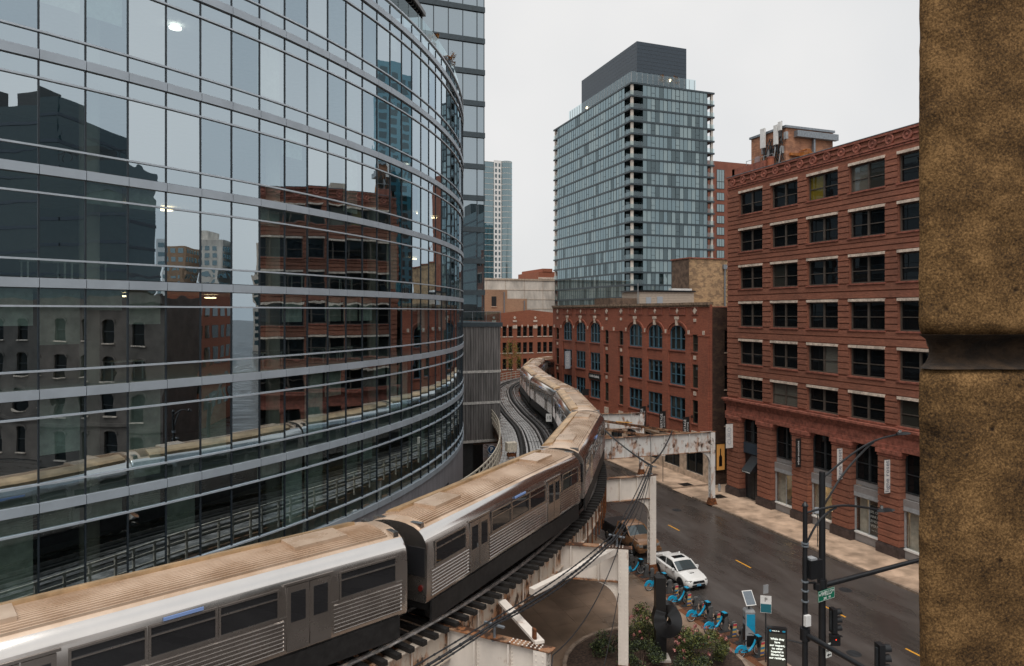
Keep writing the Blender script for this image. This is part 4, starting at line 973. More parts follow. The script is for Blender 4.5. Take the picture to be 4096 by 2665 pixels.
# ------------------------------------------------------------------ buildings across the side street and skyline (seen mirrored in the glass)
be = empty('beige_corner_building', (FR, -20, 0), label='beige stone four storey building with arched windows, mirrored in lower glass', cat='building')
M_beige = mat('beige_stone', (0.13,0.108,0.094), 0.85, var=0.15, scale=0.6)
cs = [(-46+i*3.6, -44.5+i*3.6) for i in range(14)]
S = [-48]+[v for c in cs for v in c]+[4.5]; Z = [.1,1,4.4,6.2,8.9,10.6,13.3,15.0,17.6,20.2]
w = MB(); fr.wall(w, S, Z, lambda i, j: i % 2 == 1 and j in (1,3,5,7), .35); w.quad((FR,4.5,.1),(62,4.5,.1),(62,4.5,20.2),(FR,4.5,20.2)); w.quad((FR,-48,.1),(62,-48,.1),(62,-48,20.2),(FR,-48,20.2)); pb(w, 'wall', M_beige, be)
pb(MB().quad((FR,-48,20.1),(62,-48,20.1),(62,4.5,20.1),(FR,4.5,20.1)), 'roof', M_roof, be)
for c in cs:
    for (z0, z1) in ((1,4.4),(6.2,8.9),(10.6,13.3),(15,17.6)):
        f = MB(); fr.box(f, c[0], c[0]+.08, z0, z1, -.33, -.2); fr.box(f, c[1]-.08, c[1], z0, z1, -.33, -.2); fr.box(f, c[0], c[1], (z0+z1)/2-.05, (z0+z1)/2+.05, -.33, -.2)
        fo = pb(f, 'window', M_darkgrey, be); MB().quad(fr.p(c[0],z0,-.3), fr.p(c[1],z0,-.3), fr.p(c[1],z1,-.3), fr.p(c[0],z1,-.3)).build('pane', M_win, fo)
        o = MB(); NA2 = 6; cc = (c[0]+c[1])/2
        for q in range(NA2):
            t0, t1 = math.pi*q/NA2, math.pi*(q+1)/NA2; P = [(cc+h*math.cos(t), z1-.3+v*math.sin(t)) for t in (t0,t1) for h, v in ((.95,.65),(.75,.45))]
            o.hexa([fr.p(*P[0],0), fr.p(*P[2],0), fr.p(*P[3],0), fr.p(*P[1],0), fr.p(*P[0],.12), fr.p(*P[2],.12), fr.p(*P[3],.12), fr.p(*P[1],.12)])
        pb(o, 'arch_hood', M_beige, be); o = MB(); fr.box(o, c[0]-.1, c[1]+.1, z0-.15, z0, 0, .15); pb(o, 'sill', M_stone, be)
o = MB(); fr.box(o, -48.2, 4.7, 19.2, 20.3, -.1, .4); fr.box(o, -48.1, 4.6, 5.0, 5.4, -.1, .2); pb(o, 'cornice', M_beige, be)
dk = empty('dark_glass_block', (75, -40, 0), label='dark glass office block mirrored at the left edge of the glass facade', cat='building')
pb(MB().box(64, 95, -80, -33.5, .1, 51).box(64, 80, -33.5, -15.5, .1, 41), 'wall', glass('black_office_glass', .09, (.7,.85,.9), opaque=(.012,.018,.018), wave=.05), dk); o = MB()
for z in range(4, 50, 4): o.box(63.85, 95.1, -80.1, -33.4, z, z+.5)
for z in range(4, 40, 4): o.box(63.85, 80.1, -33.6, -15.4, z, z+.5)
pb(o, 'floor_bands', M_pent, dk); pb(MB().box(66,72,-50,-40,51,54).box(66,70,-64,-56,51,55.5).box(66,70,-28,-22,41,43.5), 'rooftop_plant', M_darkgrey, dk)
o = MB()
for q in range(18): o.box(64, 64.1, -33.5+q, -33.4+q, 41, 42.3)
o.box(64,64.1,-33.5,-15.5,42.2,42.35); pb(o, 'roof_rail', M_darkgrey, dk)
def simple_tower(name, x0, x1, y0, y1, h, mw, mg, label, fh=3.4, bay=3.2, cap=None):
    t = empty(name, ((x0+x1)/2, (y0+y1)/2, 0), label=label, cat='tower')
    pb(MB().box(x0, x1, y0, y1, .1, h), 'wall', mw, t); o = MB(); z = 3
    while z+2 < h:
        y = y0+.8
        while y+bay*.7 < y1: o.quad((x0-.05,y,z),(x0-.05,y+bay*.62,z),(x0-.05,y+bay*.62,z+2.1),(x0-.05,y,z+2.1)); y += bay
        x = x0+.8
        while x+bay*.7 < x1:
            o.quad((x,y0-.05,z),(x+bay*.62,y0-.05,z),(x+bay*.62,y0-.05,z+2.1),(x,y0-.05,z+2.1)); o.quad((x,y1+.05,z),(x+bay*.62,y1+.05,z),(x+bay*.62,y1+.05,z+2.1),(x,y1+.05,z+2.1)); x += bay
        z += fh
    wn = pb(o, 'windows', mg, t); wn['kind'] = 'stuff'
    if cap: pb(MB().box(x0+(x1-x0)*.2, x1-(x1-x0)*.2, y0+(y1-y0)*.3, y1-(y1-y0)*.3, h, h+cap), 'rooftop_plant', mw, t)
    return t
M_teal = glass('teal_tower_glass', .25, (.6,.85,.95), opaque=(.03,.13,.17), wave=.02)
simple_tower('grid_tower', 300, 325, -94, -66, 52, M_conc, M_tg[2], 'pale gridded tower mirrored in the middle of the glass facade', cap=5)
simple_tower('teal_tower', 302, 325, -62, -50, 53, M_teal, M_tg[0], 'teal glass tower mirrored beside the pale gridded tower', cap=3)
simple_tower('beige_tower', 300, 320, -33, -19, 52, M_stone, M_tg[2], 'beige slab tower mirrored next to the red brick reflection')
simple_tower('white_midrise', 290, 300, -130, -120, 52, M_white, M_tg[2], 'white midrise block mirrored low in the glass facade', fh=4.5, bay=4.5)
simple_tower('peach_midrise', 292, 310, -119, -99, 50, M_tan2, M_tg[2], 'peach brick midrise mirrored low in the glass facade', fh=4)
simple_tower('blue_glass_tower', 188, 214, 98, 144, 103, M_teal, M_tg[3], 'tall blue glass tower with balconies, mirrored high in the facade', fh=3.2, bay=4.0, cap=4)
simple_tower('low_brick_block', 70, 110, -4, 3, 22, M_red4, M_win2, 'low brick block along the side street mirrored in the glass', fh=3.6, bay=3.4)
simple_tower('low_brick_block', 84, 150, 26, 40, 17, M_tan2, M_win2, 'low tan brick block behind the red building mirrored in glass', fh=3.6, bay=3.4)

# ------------------------------------------------------------------ elevated railway: track centre line
def catmull(P, n=24):
    out = []
    for i in range(1, len(P)-2):
        p0, p1, p2, p3 = [Vector(q) for q in P[i-1:i+3]]
        for k in range(n):
            t = k/n; out.append(0.5*((2*p1)+(-p0+p2)*t+(2*p0-5*p1+4*p2-p3)*t*t+(-p0+3*p1-3*p2+p3)*t**3))
    out.append(Vector(P[-2])); return out
TP = [(-55,3),(-38,8.8),(-23,13.4),(-9.0,18.6),(4.32,24.1),(15.2,33.9),(22.2,44.5),(27.4,58.4),(30.5,71.6),(33.8,83.8),(38.5,96.2),(45.6,105.4),(56.2,110.6),(70,113.5),(85,115.3)]
TC = catmull(TP)
TS = [0.0]
for i in range(1, len(TC)): TS.append(TS[-1]+(TC[i]-TC[i-1]).length)
def tpos(s):
    if s <= 0: return TC[0].copy()
    if s >= TS[-1]: return TC[-1].copy()
    lo, hi = 0, len(TS)-1
    while hi-lo > 1:
        m_ = (lo+hi)//2
        if TS[m_] <= s: lo = m_
        else: hi = m_
    return TC[lo].lerp(TC[hi], (s-TS[lo])/(TS[hi]-TS[lo]))
def ttan(s): return (tpos(s+.6)-tpos(s-.6)).normalized()
def toff(s, off, z):    # off > 0: left of the running direction (away from the camera side)
    p = tpos(s); t = ttan(s); return Vector((p.x-t.y*off, p.y+t.x*off, z))
def s_near(x, y): return min(range(len(TC)), key=lambda i: (TC[i]-Vector((x,y))).length)
ZT0, ZT1, ZR = 7.02, 7.18, 7.32
el = empty('elevated_track', (15.8, 35.2, 0), label='elevated railway deck with two curving tracks, ties, rails and plank walkway', cat='railway')
SL = TS[-1]
def strip(mb, o0, o1, z0, z1, s0=0.0, s1=None, step=1.2):
    s1 = SL if s1 is None else s1; n = max(2, int((s1-s0)/step)); secs = []
    for i in range(n+1):
        s = s0+(s1-s0)*i/n; secs.append([toff(s,o0,z0), toff(s,o1,z0), toff(s,o1,z1), toff(s,o0,z1)])
    mb.loft(secs); return mb
OFFL = 3.78
for tr, off in (('r', 0), ('l', OFFL)):
    for q in (-.72, .72):
        m = MB(); strip(m, off+q-.035, off+q+.035, ZT1+.12, ZR); strip(m, off+q-.07, off+q+.07, ZT1, ZT1+.03); strip(m, off+q-.012, off+q+.012, ZT1+.03, ZT1+.12); pb(m, 'running_rail', M_railst, el)
    for q in ((-1.15, 1.15) if tr == 'l' else (1.15,)):
        m = MB(); strip(m, off+q-.1, off+q+.1, ZT1+.002, ZT1+.14); pb(m, 'guard_timber', M_tie, el)
m = MB(); strip(m, OFFL-1.62, OFFL-1.55, ZT1+.1, ZT1+.25); pb(m, 'third_rail', M_railst, el)
tie_me = MB().box(-.11, .11, -1.4, 1.4, ZT0, ZT1).mesh('tie', M_tie); tie_l = MB().box(-.11, .11, -1.3, 1.3, ZT0, ZT1).mesh('tie', M_tie)
far_r, far_l = MB(), MB(); ns = int(SL/.56); sA, sB = TS[s_near(-6,20.5)], TS[s_near(24,48)]; sC, sD = TS[s_near(22,45)], TS[s_near(38,95)]
EI = -Vector(el.location); nr = nl = 0
for i in range(ns):
    s = i*.56; t = ttan(s); rz = math.atan2(t.y, t.x)
    for tr in (0, 1):
        p = toff(s, OFFL*tr, 0); near = (sA < s < sB) if tr == 0 else (sC < s < sD)
        if near and (nr if tr == 0 else nl) < 150:
            o = link_mesh('tie', tie_l if tr else tie_me, el); o.location = p+EI; o.rotation_euler = (0, 0, rz+random.gauss(0,.006)); o.location.z += random.gauss(0,.006)-(.004 if tr else 0)
            if tr == 0: nr += 1
            else: nl += 1
        else:
            hl = 1.3 if tr else 1.4; d = Vector((t.x,t.y,0)); e = Vector((-t.y,t.x,0))
            (far_l if tr else far_r).obox(p+Vector((0,0,(ZT0+ZT1)/2-(.004 if tr else 0))), d*.11, e*hl, Vector((0,0,.08)))
for o, mm in ((far_r, M_tie), (far_l, M_tie)): pb(o, 'ties_beyond', mm, el)['kind'] = 'stuff'
# longitudinal plank decks
for k in range(6):
    a = OFFL+1.36+k*.235; m = MB(); strip(m, a, a+.215, ZT1-.05, ZT1+.012+random.uniform(-.006,.006)); pb(m, 'plank', M_plank, el)
for k in range(4):
    a = 1.55+k*.24; m = MB(); strip(m, a, a+.18, ZT1-.05, ZT1+.008); pb(m, 'plank', M_plankd, el)
for k in range(4):
    a = OFFL-.5+k*.25; m = MB(); strip(m, a, a+.20, ZT1-.04, ZT1+.006); pb(m, 'plank', M_plank, el)
# girders under each rail
for off in (-1.05, 1.05, OFFL-1.0, OFFL+1.0, OFFL+2.7):
    m = MB(); h = 1.15
    strip(m, off-.015, off+.015, ZT0-h, ZT0-.02); strip(m, off-.16, off+.16, ZT0-.05, ZT0-.012); strip(m, off-.16, off+.16, ZT0-h, ZT0-h+.04); pb(m, 'girder', M_girder if off < 0 else M_steelo, el)
    if off < -1:
        m = MB(); s = 0
        while s < SL: m.obox(toff(s, off-.09, ZT0-h/2), Vector((.012,0,0)), Vector((0,.07,0)), Vector((0,0,h/2-.05))); s += 1.8
        pb(m, 'girder_stiffeners', M_steelw, el)
m = MB(); s = 0; sg = 1
while s < SL-3: m.bar(toff(s,-1.0*sg,6.0), toff(s+2.6,1.0*sg,6.0), .12, .12); m.bar(toff(s,OFFL-1.0*sg,6.0), toff(s+2.6,OFFL+1.0*sg,6.0), .12, .12); s += 2.6; sg = -sg
pb(m, 'cross_bracing', M_steelo, el)
# walkway railing on the far side
rl = empty('walkway_railing', (14, 44, 0), label='cream painted railing along the plank walkway of the elevated track', cat='railing')
RO = OFFL+2.95
post = MB().box(-.045, .045, -.045, .045, ZT1-.3, ZT1+1.15).mesh('post', M_cream); s = 0
while s < SL:
    o = link_mesh('post', post, rl); t = ttan(s); o.location = toff(s, RO, 0)-Vector(rl.location); o.rotation_euler = (0,0,math.atan2(t.y,t.x)); s += 1.25
for z in (.25, .70, 1.10):
    m = MB(); strip(m, RO-.035, RO+.035, ZT1+z-.04, ZT1+z+.05); pb(m, 'rail', M_cream, rl)
# small equipment on the deck
t = empty('switch_cabinet', toff(TS[s_near(23.6,47.5)], 5.75, ZT1), label='small cream switch cabinet on the plank walkway by the railing', cat='cabinet')
c = Vector(t.location); pb(MB().box(c.x-.4,c.x+.4,c.y-.3,c.y+.3,c.z+.5,c.z+1.2), 'box', M_cream, t); pb(MB().box(c.x-.35,c.x-.28,c.y-.25,c.y-.18,c.z,c.z+.5).box(c.x+.28,c.x+.35,c.y-.25,c.y-.18,c.z,c.z+.5).box(c.x-.3,c.x+.3,c.y-.2,c.y+.2,c.z+.1,c.z+.35), 'legs', M_rust, t)
def sign_post(name, base, h, w, hh, mcol, body, tcol, label, cat, size, lines=None, nrm=(0,-1,0)):
    t = empty(name, base, label=label, cat=cat); b = Vector(base); f = Fac((b.x, b.y, 0), (nrm[1]*-1, nrm[0], 0), nrm)
    pb(MB().tube([b, b+Vector((0,0,h))], .035, 6), 'post', M_darkgrey, t); o = MB(); f.box(o, -w/2, w/2, b.z+h-hh, b.z+h, .04, .06); pb(o, 'plate', mcol, t)
    for k, (tx, sz, dz) in enumerate(lines or ([(body, size, hh/2)] if body else [])):
        tt = text('lettering', tx, sz, tcol, f.M(0, b.z+h-dz, .064), t); tt.matrix_basis = Matrix.Translation(-b) @ tt.matrix_basis
    return t
sign_post('speed_sign', (25.6,59.3,ZT1), 1.75, .55, .75, M_white, '15', M_dark, 'white 15 speed sign between the two tracks', 'sign', .42, nrm=(-.35,-.94,0))
sign_post('track_marker', (34.9,90.5,ZT1), 1.9, .45, .7, mat('marker_orange', (.8,.28,.03), .6), None, M_dark, 'small orange marker plate beside the far tracks', 'sign', .3, nrm=(-.3,-.95,0))
sign_post('track_marker', (33.6,87.0,ZT1), 1.3, .35, .5, M_pale, None, M_dark, 'small grey marker plate beside the far tracks', 'sign', .3, nrm=(-.3,-.95,0))
t = empty('parking_sign', (22.27,66.6,4.45), label='round blue parking sign with white P and arrow below garage', cat='sign')
M_pblue = mat('sign_blue', (0.012,0.075,0.19), 0.5, var=.05); fp = Fac((22.27,66.4,0), (1,0,0), (0,-1,0))
pb(MB().disc(fp.p(0,4.45,0),(0,-1,0),.44,.12,28), 'disc', M_pblue, t, True); pb(MB().torus(fp.p(0,4.45,.06),(0,-1,0),.42,.025,28,6), 'rim', M_txt, t, True)
pb(MB().disc(fp.p(-.12,3.82,0),(0,-1,0),.24,.10,24), 'disc', M_pblue, t, True); pb(MB().torus(fp.p(-.12,3.82,.05),(0,-1,0),.225,.018,24,6), 'rim', M_txt, t, True)
tt = text('lettering', 'P', .62, M_txt, fp.M(0,4.46,.066), t, bold=.02); tt.matrix_basis = Matrix.Translation(-Vector(t.location)) @ tt.matrix_basis
o = MB(); o.bar(fp.p(-.24,3.82,.055), fp.p(.02,3.82,.055), .035, .02, up=(0,-1,0)); o.bar(fp.p(-.25,3.82,.055), fp.p(-.13,3.93,.055), .035, .02, up=(0,-1,0)); o.bar(fp.p(-.25,3.82,.055), fp.p(-.13,3.71,.055), .035, .02, up=(0,-1,0)); pb(o, 'arrow', M_txt, t)
pb(MB().bar((22.27,66.5,3.9),(22.27,68.0,3.9),.06,.06).bar((22.27,66.5,4.6),(22.27,68.2,4.6),.06,.06).box(22.2,22.34,66.46,66.52,3.6,4.8), 'bracket', M_dark, t)

# ------------------------------------------------------------------ steel bents (cross girder + columns)
def bent(P0, P1, ztop, depth, m, label, col=True, base_z=.15, bracket=True, rust_top=True, left_end=9.0):
    """P1: column end on the street side; P0: a point under the deck; beam goes on past the far side of the deck"""
    p0 = Vector((P0[0], P0[1], 0)); p1 = Vector((P1[0], P1[1], 0)); d = (p0-p1).normalized(); e = Vector((-d.y, d.x, 0)); up = Vector((0,0,1))
    L = (p0-p1).length+left_end; t = empty('steel_bent', p1, label=label, cat='girder frame', group='steel frames of the elevated railway')
    zb_ = ztop-depth; mid = p1+d*(L/2)
    o = MB(); o.obox(mid+up*((ztop+zb_)/2), d*(L/2), e*.02, up*(depth/2)); pb(o, 'web', m, t)
    o = MB(); o.obox(mid+up*(ztop+.015)-d*.1, d*(L/2+.1), e*.21, up*.018); o.obox(mid+up*(zb_), d*(L/2), e*.19, up*.018); pb(o, 'flanges', M_steelo if rust_top else m, t)
    o = MB(); q = .05
    for k in range(int(L/1.35)+1):
        for s_ in (-1, 1): o.obox(p1+d*(k*1.35+.08)+e*s_*.09+up*((ztop+zb_)/2), d*.03, e*.08, up*(depth/2-.02))
    pb(o, 'stiffeners', m, t)
    o = MB()   # rivets
    for k in range(int(min(L, 9)/.16)):
        for z in (ztop-.09, zb_+.09):
            for s_ in (-1, 1): o.obox(p1+d*(.1+k*.16)+e*s_*.035+up*z, d*.018, e*.018, up*.018)
    for k in range(int(min(L,9)/1.35)+1):
        for z in range(int(depth/.13)):
            for dd in (-.09, .09): o.obox(p1+d*(k*1.35+.08+dd)-e*.032+up*(zb_+.1+z*.13), d*.02, e*.02, up*.02); o.obox(p1+d*(k*1.35+.08+dd)+e*.032+up*(zb_+.1+z*.13), d*.02, e*.02, up*.02)
    for k in range(8):
        for j in range(3): o.obox(p1+d*(.25+k*.16)+e*(-.13+j*.13)+up*(ztop+.042), d*.025, e*.025, up*.014)
    pb(o, 'rivets', m, t)['kind'] = 'stuff'
    def column(c, name):
        h = ztop-.02; o = MB(); w = .23
        for s_ in (-1, 1): o.obox(c+e*s_*.19+up*((h+base_z)/2), d*w, e*.02, up*((h-base_z)/2)); 
        for s_ in (-1, 1):
            for r in (-1, 1): o.obox(c+d*s_*w+e*r*.15+up*((h+base_z)/2), d*.012, e*.05, up*((h-base_z)/2))
        z = base_z+.9; sg = 1
        while z < h-.3:
            for s_ in (-1, 1): o.bar(c+d*s_*w-e*.17*sg+up*z, c+d*s_*w+e*.17*sg+up*(z+.36), .06, .02, up=d)
            z += .36; sg = -sg
        pb(o, name, m, t)
        o = MB(); z = base_z+.3
        while z < h-.1:
            for s_ in (-1, 1):
                for dd in (-.13, .13): o.obox(c+e*s_*.215+d*dd+up*z, d*.022, e*.014, up*.022)
            z += .2
        pb(o, 'column_rivets', m, t)['kind'] = 'stuff'
        o = MB(); o.obox(c+up*(base_z+.02), d*.42, e*.38, up*.03); o.loft([[c+d*a*k+e*b*k+up*z for a, b in ((-1,-1),(1,-1),(1,1),(-1,1))] for k, z in ((.36,base_z+.04),(.24,base_z+.6))]); pb(o, 'column_base', M_rust if rust_top else m, t)
        if base_z > .2: pb(MB().obox(c+up*(base_z/2+.05), d*.5, e*.5, up*(base_z/2-.06)), 'pedestal', M_conc, t)
    if col: column(p1+d*.22, 'column')
    column(p1+d*(L-.5), 'column')
    if bracket:
        o = MB(); N = 8; r = 1.3
        for s_ in (1,):
            pts = [(.45+r-r*math.sin(math.pi/2*k/N), zb_-r+r*math.cos(math.pi/2*k/N)) for k in range(N+1)]
            for k in range(N):
                (a, z0), (b, z1) = pts[k], pts[k+1]
                o.hexa([p1+d*a+e*-.02+up*z0, p1+d*b-e*.02+up*z1, p1+d*b-e*.02+up*(zb_), p1+d*a-e*.02+up*(zb_), p1+d*a+e*.02+up*z0, p1+d*b+e*.02+up*z1, p1+d*b+e*.02+up*zb_, p1+d*a+e*.02+up*zb_])
                o.bar(p1+d*a+up*z0, p1+d*b+up*z1, .3, .03)
        pb(o, 'curved_bracket', m, t)
    return t
b1 = bent((6.2,24.5), (9.2,21.4), 7.0, 1.75, M_steelw, 'cream riveted girder frame nearest the camera, below the train', left_end=8)
b2 = bent((14.0,31.1), (16.85,29.3), 7.0, 1.65, M_steelw, 'white riveted girder frame with slender column beside the planter', base_z=.75, left_end=8)
b3 = bent((22.0,42.0), (26.2,41.85), 7.0, 1.6, M_steelw, 'white girder frame with column between parked pickup and bicycles', left_end=9)
b4 = bent((29.0,55.15), (40.85,54.75), 7.06, 1.85, M_steelr, 'long rusting white girder frame spanning the street to the far pavement', left_end=10)
b5_ = bent((36.0,68.7), (40.8,67.5), 7.06, 1.7, M_steelr, 'short rusty girder frame near the arched windows building', left_end=9)
bent((33.5,82.2), (37.5,81.2), 7.0, 1.6, M_steelr, 'rusty girder frame hidden behind the bend of the train', left_end=9)
bent((-6,19.6), (-4.4,16.6), 7.0, 1.7, M_steelw, 'cream girder frame under the train at the left edge', left_end=8)
# lattice struts and braces
def lattice(p, q, w, label, m=M_steelo):
    p = Vector(p); q = Vector(q); d = (q-p); L = d.length; d.normalize(); e = Vector((-d.y, d.x, 0)).normalized(); t = empty('lattice_strut', (p+q)/2, label=label, cat='strut', group='lattice struts of the elevated railway')
    o = MB()
    for s_ in (-1, 1): o.bar(p+e*s_*w/2, q+e*s_*w/2, .1, .14)
    pb(o, 'chords', m, t); o = MB(); k = 0; sg = 1
    while k+.4 < L: o.bar(p+d*k-e*sg*w/2+Vector((0,0,.06)), p+d*(k+.42)+e*sg*w/2+Vector((0,0,.06)), .07, .02); k += .42; sg = -sg
    pb(o, 'lacing', m, t)
lattice((33.6,66.9,6.9), (38.6,55.2,6.9), .55, 'rusty lattice strut laid between two girder frames, far one')
lattice((31.5,64.0,6.7), (35.6,55.3,6.7), .55, 'rusty lattice strut laid between two girder frames, near one')
lattice((30.5,60.5,6.5), (33.2,55.3,6.5), .45, 'short rusty lattice strut tucked beside the train')
tag(MB().bar((34.7,62.8,7.15),(35.9,61.6,7.15),.12,.06).build('yellow_bar', M_yellow), 'short bright yellow bar lying on the lattice struts', 'bar')
t = empty('steel_brace', (10,26,0), label='long sloping cream brace from the track girder to the nearest girder end', cat='brace')
pb(MB().bar((9.15,26.0,6.85),(9.05,21.75,7.12),.34,.1), 'plate', M_steelw, t); pb(MB().box(8.9,9.0,21.9,22.1,7.04,7.5), 'end_bracket', M_rust, t)
t = empty('steel_brace', (12,27.5,0), label='diagonal cream brace from the track girder to the second girder frame', cat='brace')
pb(MB().bar((10.9,27.1,6.55),(16.3,29.6,6.85),.3,.28), 'plate', M_steelw, t)
o = empty('timber_hoarding', (21,40,3), label='dark weathered timber boards hanging beneath the track', cat='boards')
for k in range(9):
    s = TS[s_near(19.5,40.5)]-2.0+k*.55; a = toff(s, 1.2, 5.6); b = toff(s, -1.2, 5.2); pb(MB().bar(a, b, .5, .05), 'board', M_brownwall, o)
for k in range(9):
    s = TS[s_near(16,35)]+k*1.1; p = toff(s, -1.35, 0); pb(MB().box(p.x-.03,p.x+.03,p.y-.03,p.y+.03,5.2,6.9), 'hanger', M_rust, o)

# ------------------------------------------------------------------ train
M_steel = mat('brushed_stainless', (0.50,0.46,0.43), 0.26, metal=0.95, var=0.04, scale=0.6, rvar=0.05)
M_flute = mat('fluted_stainless', (0.56,0.51,0.47), 0.22, metal=0.95, var=0.04, scale=0.6, rvar=0.05)
M_roofst = mat('dirty_roof_steel', (0.50,0.34,0.225), 0.30, metal=0.25, var=0.2, scale=0.8, col2=(0.74,0.58,0.45), rvar=0.1, stretch=(.5,.5,1))
M_roofb = mat('brown_roof_cover', (0.58,0.39,0.22), 0.42, metal=0.35, var=0.2, scale=1.0)
M_carwin = glass('car_window_glass', 0.08, (0.9,0.95,1), wave=.02, opaque=(0.02,0.02,0.022))
M_edge = mat('polished_roof_edge', (0.82,0.78,0.74), .16, metal=1.0, var=.03, scale=.5)
M_under = mat('underframe_black', (0.014,0.013,0.013), 0.6, var=0.3, scale=4)
M_led = mat('destination_display', (0.16,0.24,0.45), emit=.22)
M_tail = mat('tail_lamp', (1.0,0.05,0.02), emit=1.5); M_tailoff = mat('unlit_tail_lens', (.12,.012,.01), .25, var=0)
LCAR = 14.15
def half_profile():
    # (y, z) from sill up to roof centre, z measured above rail top
    return [(1.34,.92),(1.40,1.0),(1.42,1.55),(1.42,2.35),(1.38,2.68),(1.33,2.80),(1.24,2.93),(1.08,3.06),(.85,3.16),(.5,3.235),(.2,3.262)]
def car_proto():
    t = empty('train_car', (0,0,0)); hp = half_profile(); L = LCAR/2
    prof = [(-y, z) for y, z in hp]; prof = hp+[(-y, z) for y, z in reversed(hp)]
    nside = 4; secs = []
    def mf(i, k):
        n = len(prof); kk = k if k < n/2 else n-2-k
        return 2 if kk in (5, 6) else (1 if kk > 6 else 0)
    xs_ = [-L, -L+.12, L-.12, L]; sc = [.985, 1, 1, .985]
    for x, s_ in zip(xs_, sc): secs.append([(x, y*s_, .92+(z-.92)*s_) for y, z in prof])
    m = MB(); m.loft(secs, mfun=mf); m.build('body', [M_steel, M_roofst, M_edge], t, True)
    # roof ribs
    m = MB()
    for k in range(-9, 10):
        y = k*.105; z = 3.27-.12*(abs(y)/1.0)**2.2
        m.box(-L+.5, L-.5, y-.014, y+.014, z-.05, z+.012)
    m.build('roof_ribs', M_roofst, t)
    m = MB(); m.loft([[(x, .48, 3.18), (x, 1.12, 3.0), (x, 1.10, 3.16), (x, .95, 3.25), (x, .5, 3.34)] for x in (-L+.9, -L+1.0, L-1.0, L-.9)]); m.build('roof_duct', M_roofb, t)
    for x in (-4.4, 4.4):
        m = MB(); m.box(x-.9, x+.9, -.55, .45, 3.2, 3.34); ro = m.build('roof_vent', M_roofst, t)
    for x in (-L+.22, L-.22):
        m = MB(); m.box(x-.1, x+.1, -1.05, 1.05, 3.0, 3.22); m.build('end_cap', M_steel, t)
    doors = [-3.55, 3.55]
    for sd in (-1, 1):
        # fluted lower panels between doors
        for (a, b) in ((-L+.25, -4.35), (-2.75, 2.75), (4.35, L-.25)):
            m = MB()
            for k in range(8):
                z = 1.06+k*.102; m.loft([[(x, sd*1.40, z), (x, sd*1.46, z+.034), (x, sd*1.46, z+.05), (x, sd*1.40, z+.084)] for x in (a, b)])
            m.build('fluted_panel', M_flute, t)
        for (a, b) in ((-L+.5, -4.6), (-2.55, -.95), (-.8, .8), (.95, 2.55), (4.6, L-.5)):
            m = MB(); z0, z1 = 1.98, 2.62; fy = 1.43
            for (x0, x1, q0, q1) in ((a-.05,a,z0-.05,z1+.05),(b,b+.05,z0-.05,z1+.05),(a,b,z0-.05,z0),(a,b,z1,z1+.05)): m.box(x0, x1, sd*fy-.03, sd*fy+.02*sd+.012, q0, q1)
            m.box(a, b, sd*fy-.03, sd*fy+.012, z1-.2, z1-.165)
            wo_ = m.build('window', M_steel, t)
            MB().quad((a,sd*(fy+.002),z0),(b,sd*(fy+.002),z0),(b,sd*(fy-.004),z1),(a,sd*(fy-.004),z1)).build('pane', M_carwin, wo_)
        for x in doors:
            for h in (-1, 1):
                m = MB(); xc = x+h*.36; m.box(xc-.345, xc+.345, sd*1.435-.02, sd*1.435+.02, 1.02, 2.66); do = m.build('door', M_steel, t)
                MB().box(xc-.23, xc+.23, sd*1.435-.028, sd*1.435+.028, 1.75, 2.5).build('door_window', M_carwin, do)
            MB().box(x-.8, x+.8, sd*1.41-.03, sd*1.41+.03, 2.68, 2.74).build('door_header', M_steel, t)
        MB().box(-.5, .5, sd*1.425-.02, sd*1.425+.02, 2.69, 2.76).build('destination_sign', M_led, t)
        MB().box(-L+.2, L-.2, sd*1.44-.01, sd*1.44+.01, 1.90, 1.925).build('belt_rail', M_steel, t)
        MB().box(-L+.3, L-.3, sd*1.36-.05, sd*1.36+.05, .30, .92).build('side_skirt', M_under, t)
    for x in (-L, L):
        s_ = 1 if x > 0 else -1
        m = MB(); m.box(x-.03, x+.03, -.42, .42, .98, 2.75); do = m.build('end_door', M_steel, t); MB().box(x-.04, x+.04, -.28, .28, 1.75, 2.5).build('end_door_window', M_carwin, do)
        for y in (-.95, .95): MB().box(x-.02+.02*s_, x+.02+.02*s_, y-.36, y+.36, 1.7, 2.55).build('end_window', M_carwin, t)
        for y in (-1.15, 1.15): MB().disc((x+.03*s_, y, 1.35), (1,0,0), .09, .05, 12).build('marker_lamp', M_tailoff, t)
        MB().box(x, x+.25*s_, -.2, .2, .75, .98).build('coupler', M_under, t)
    MB().box(-L+.4, L-.4, -1.2, 1.2, .55, .93).build('underframe', M_under, t)
    for x in (-4.9, 4.9):
        m = MB(); m.box(x-1.35, x+1.35, -1.1, -.95, .3, .62); m.box(x-1.35, x+1.35, .95, 1.1, .3, .62)
        for dx in (-.95, .95):
            for y in (-.75, .75): m.disc((x+dx, y, .36), (0,1,0), .36, .12, 16)
        m.build('bogie', M_under, t)
    return t
car0 = car_proto()
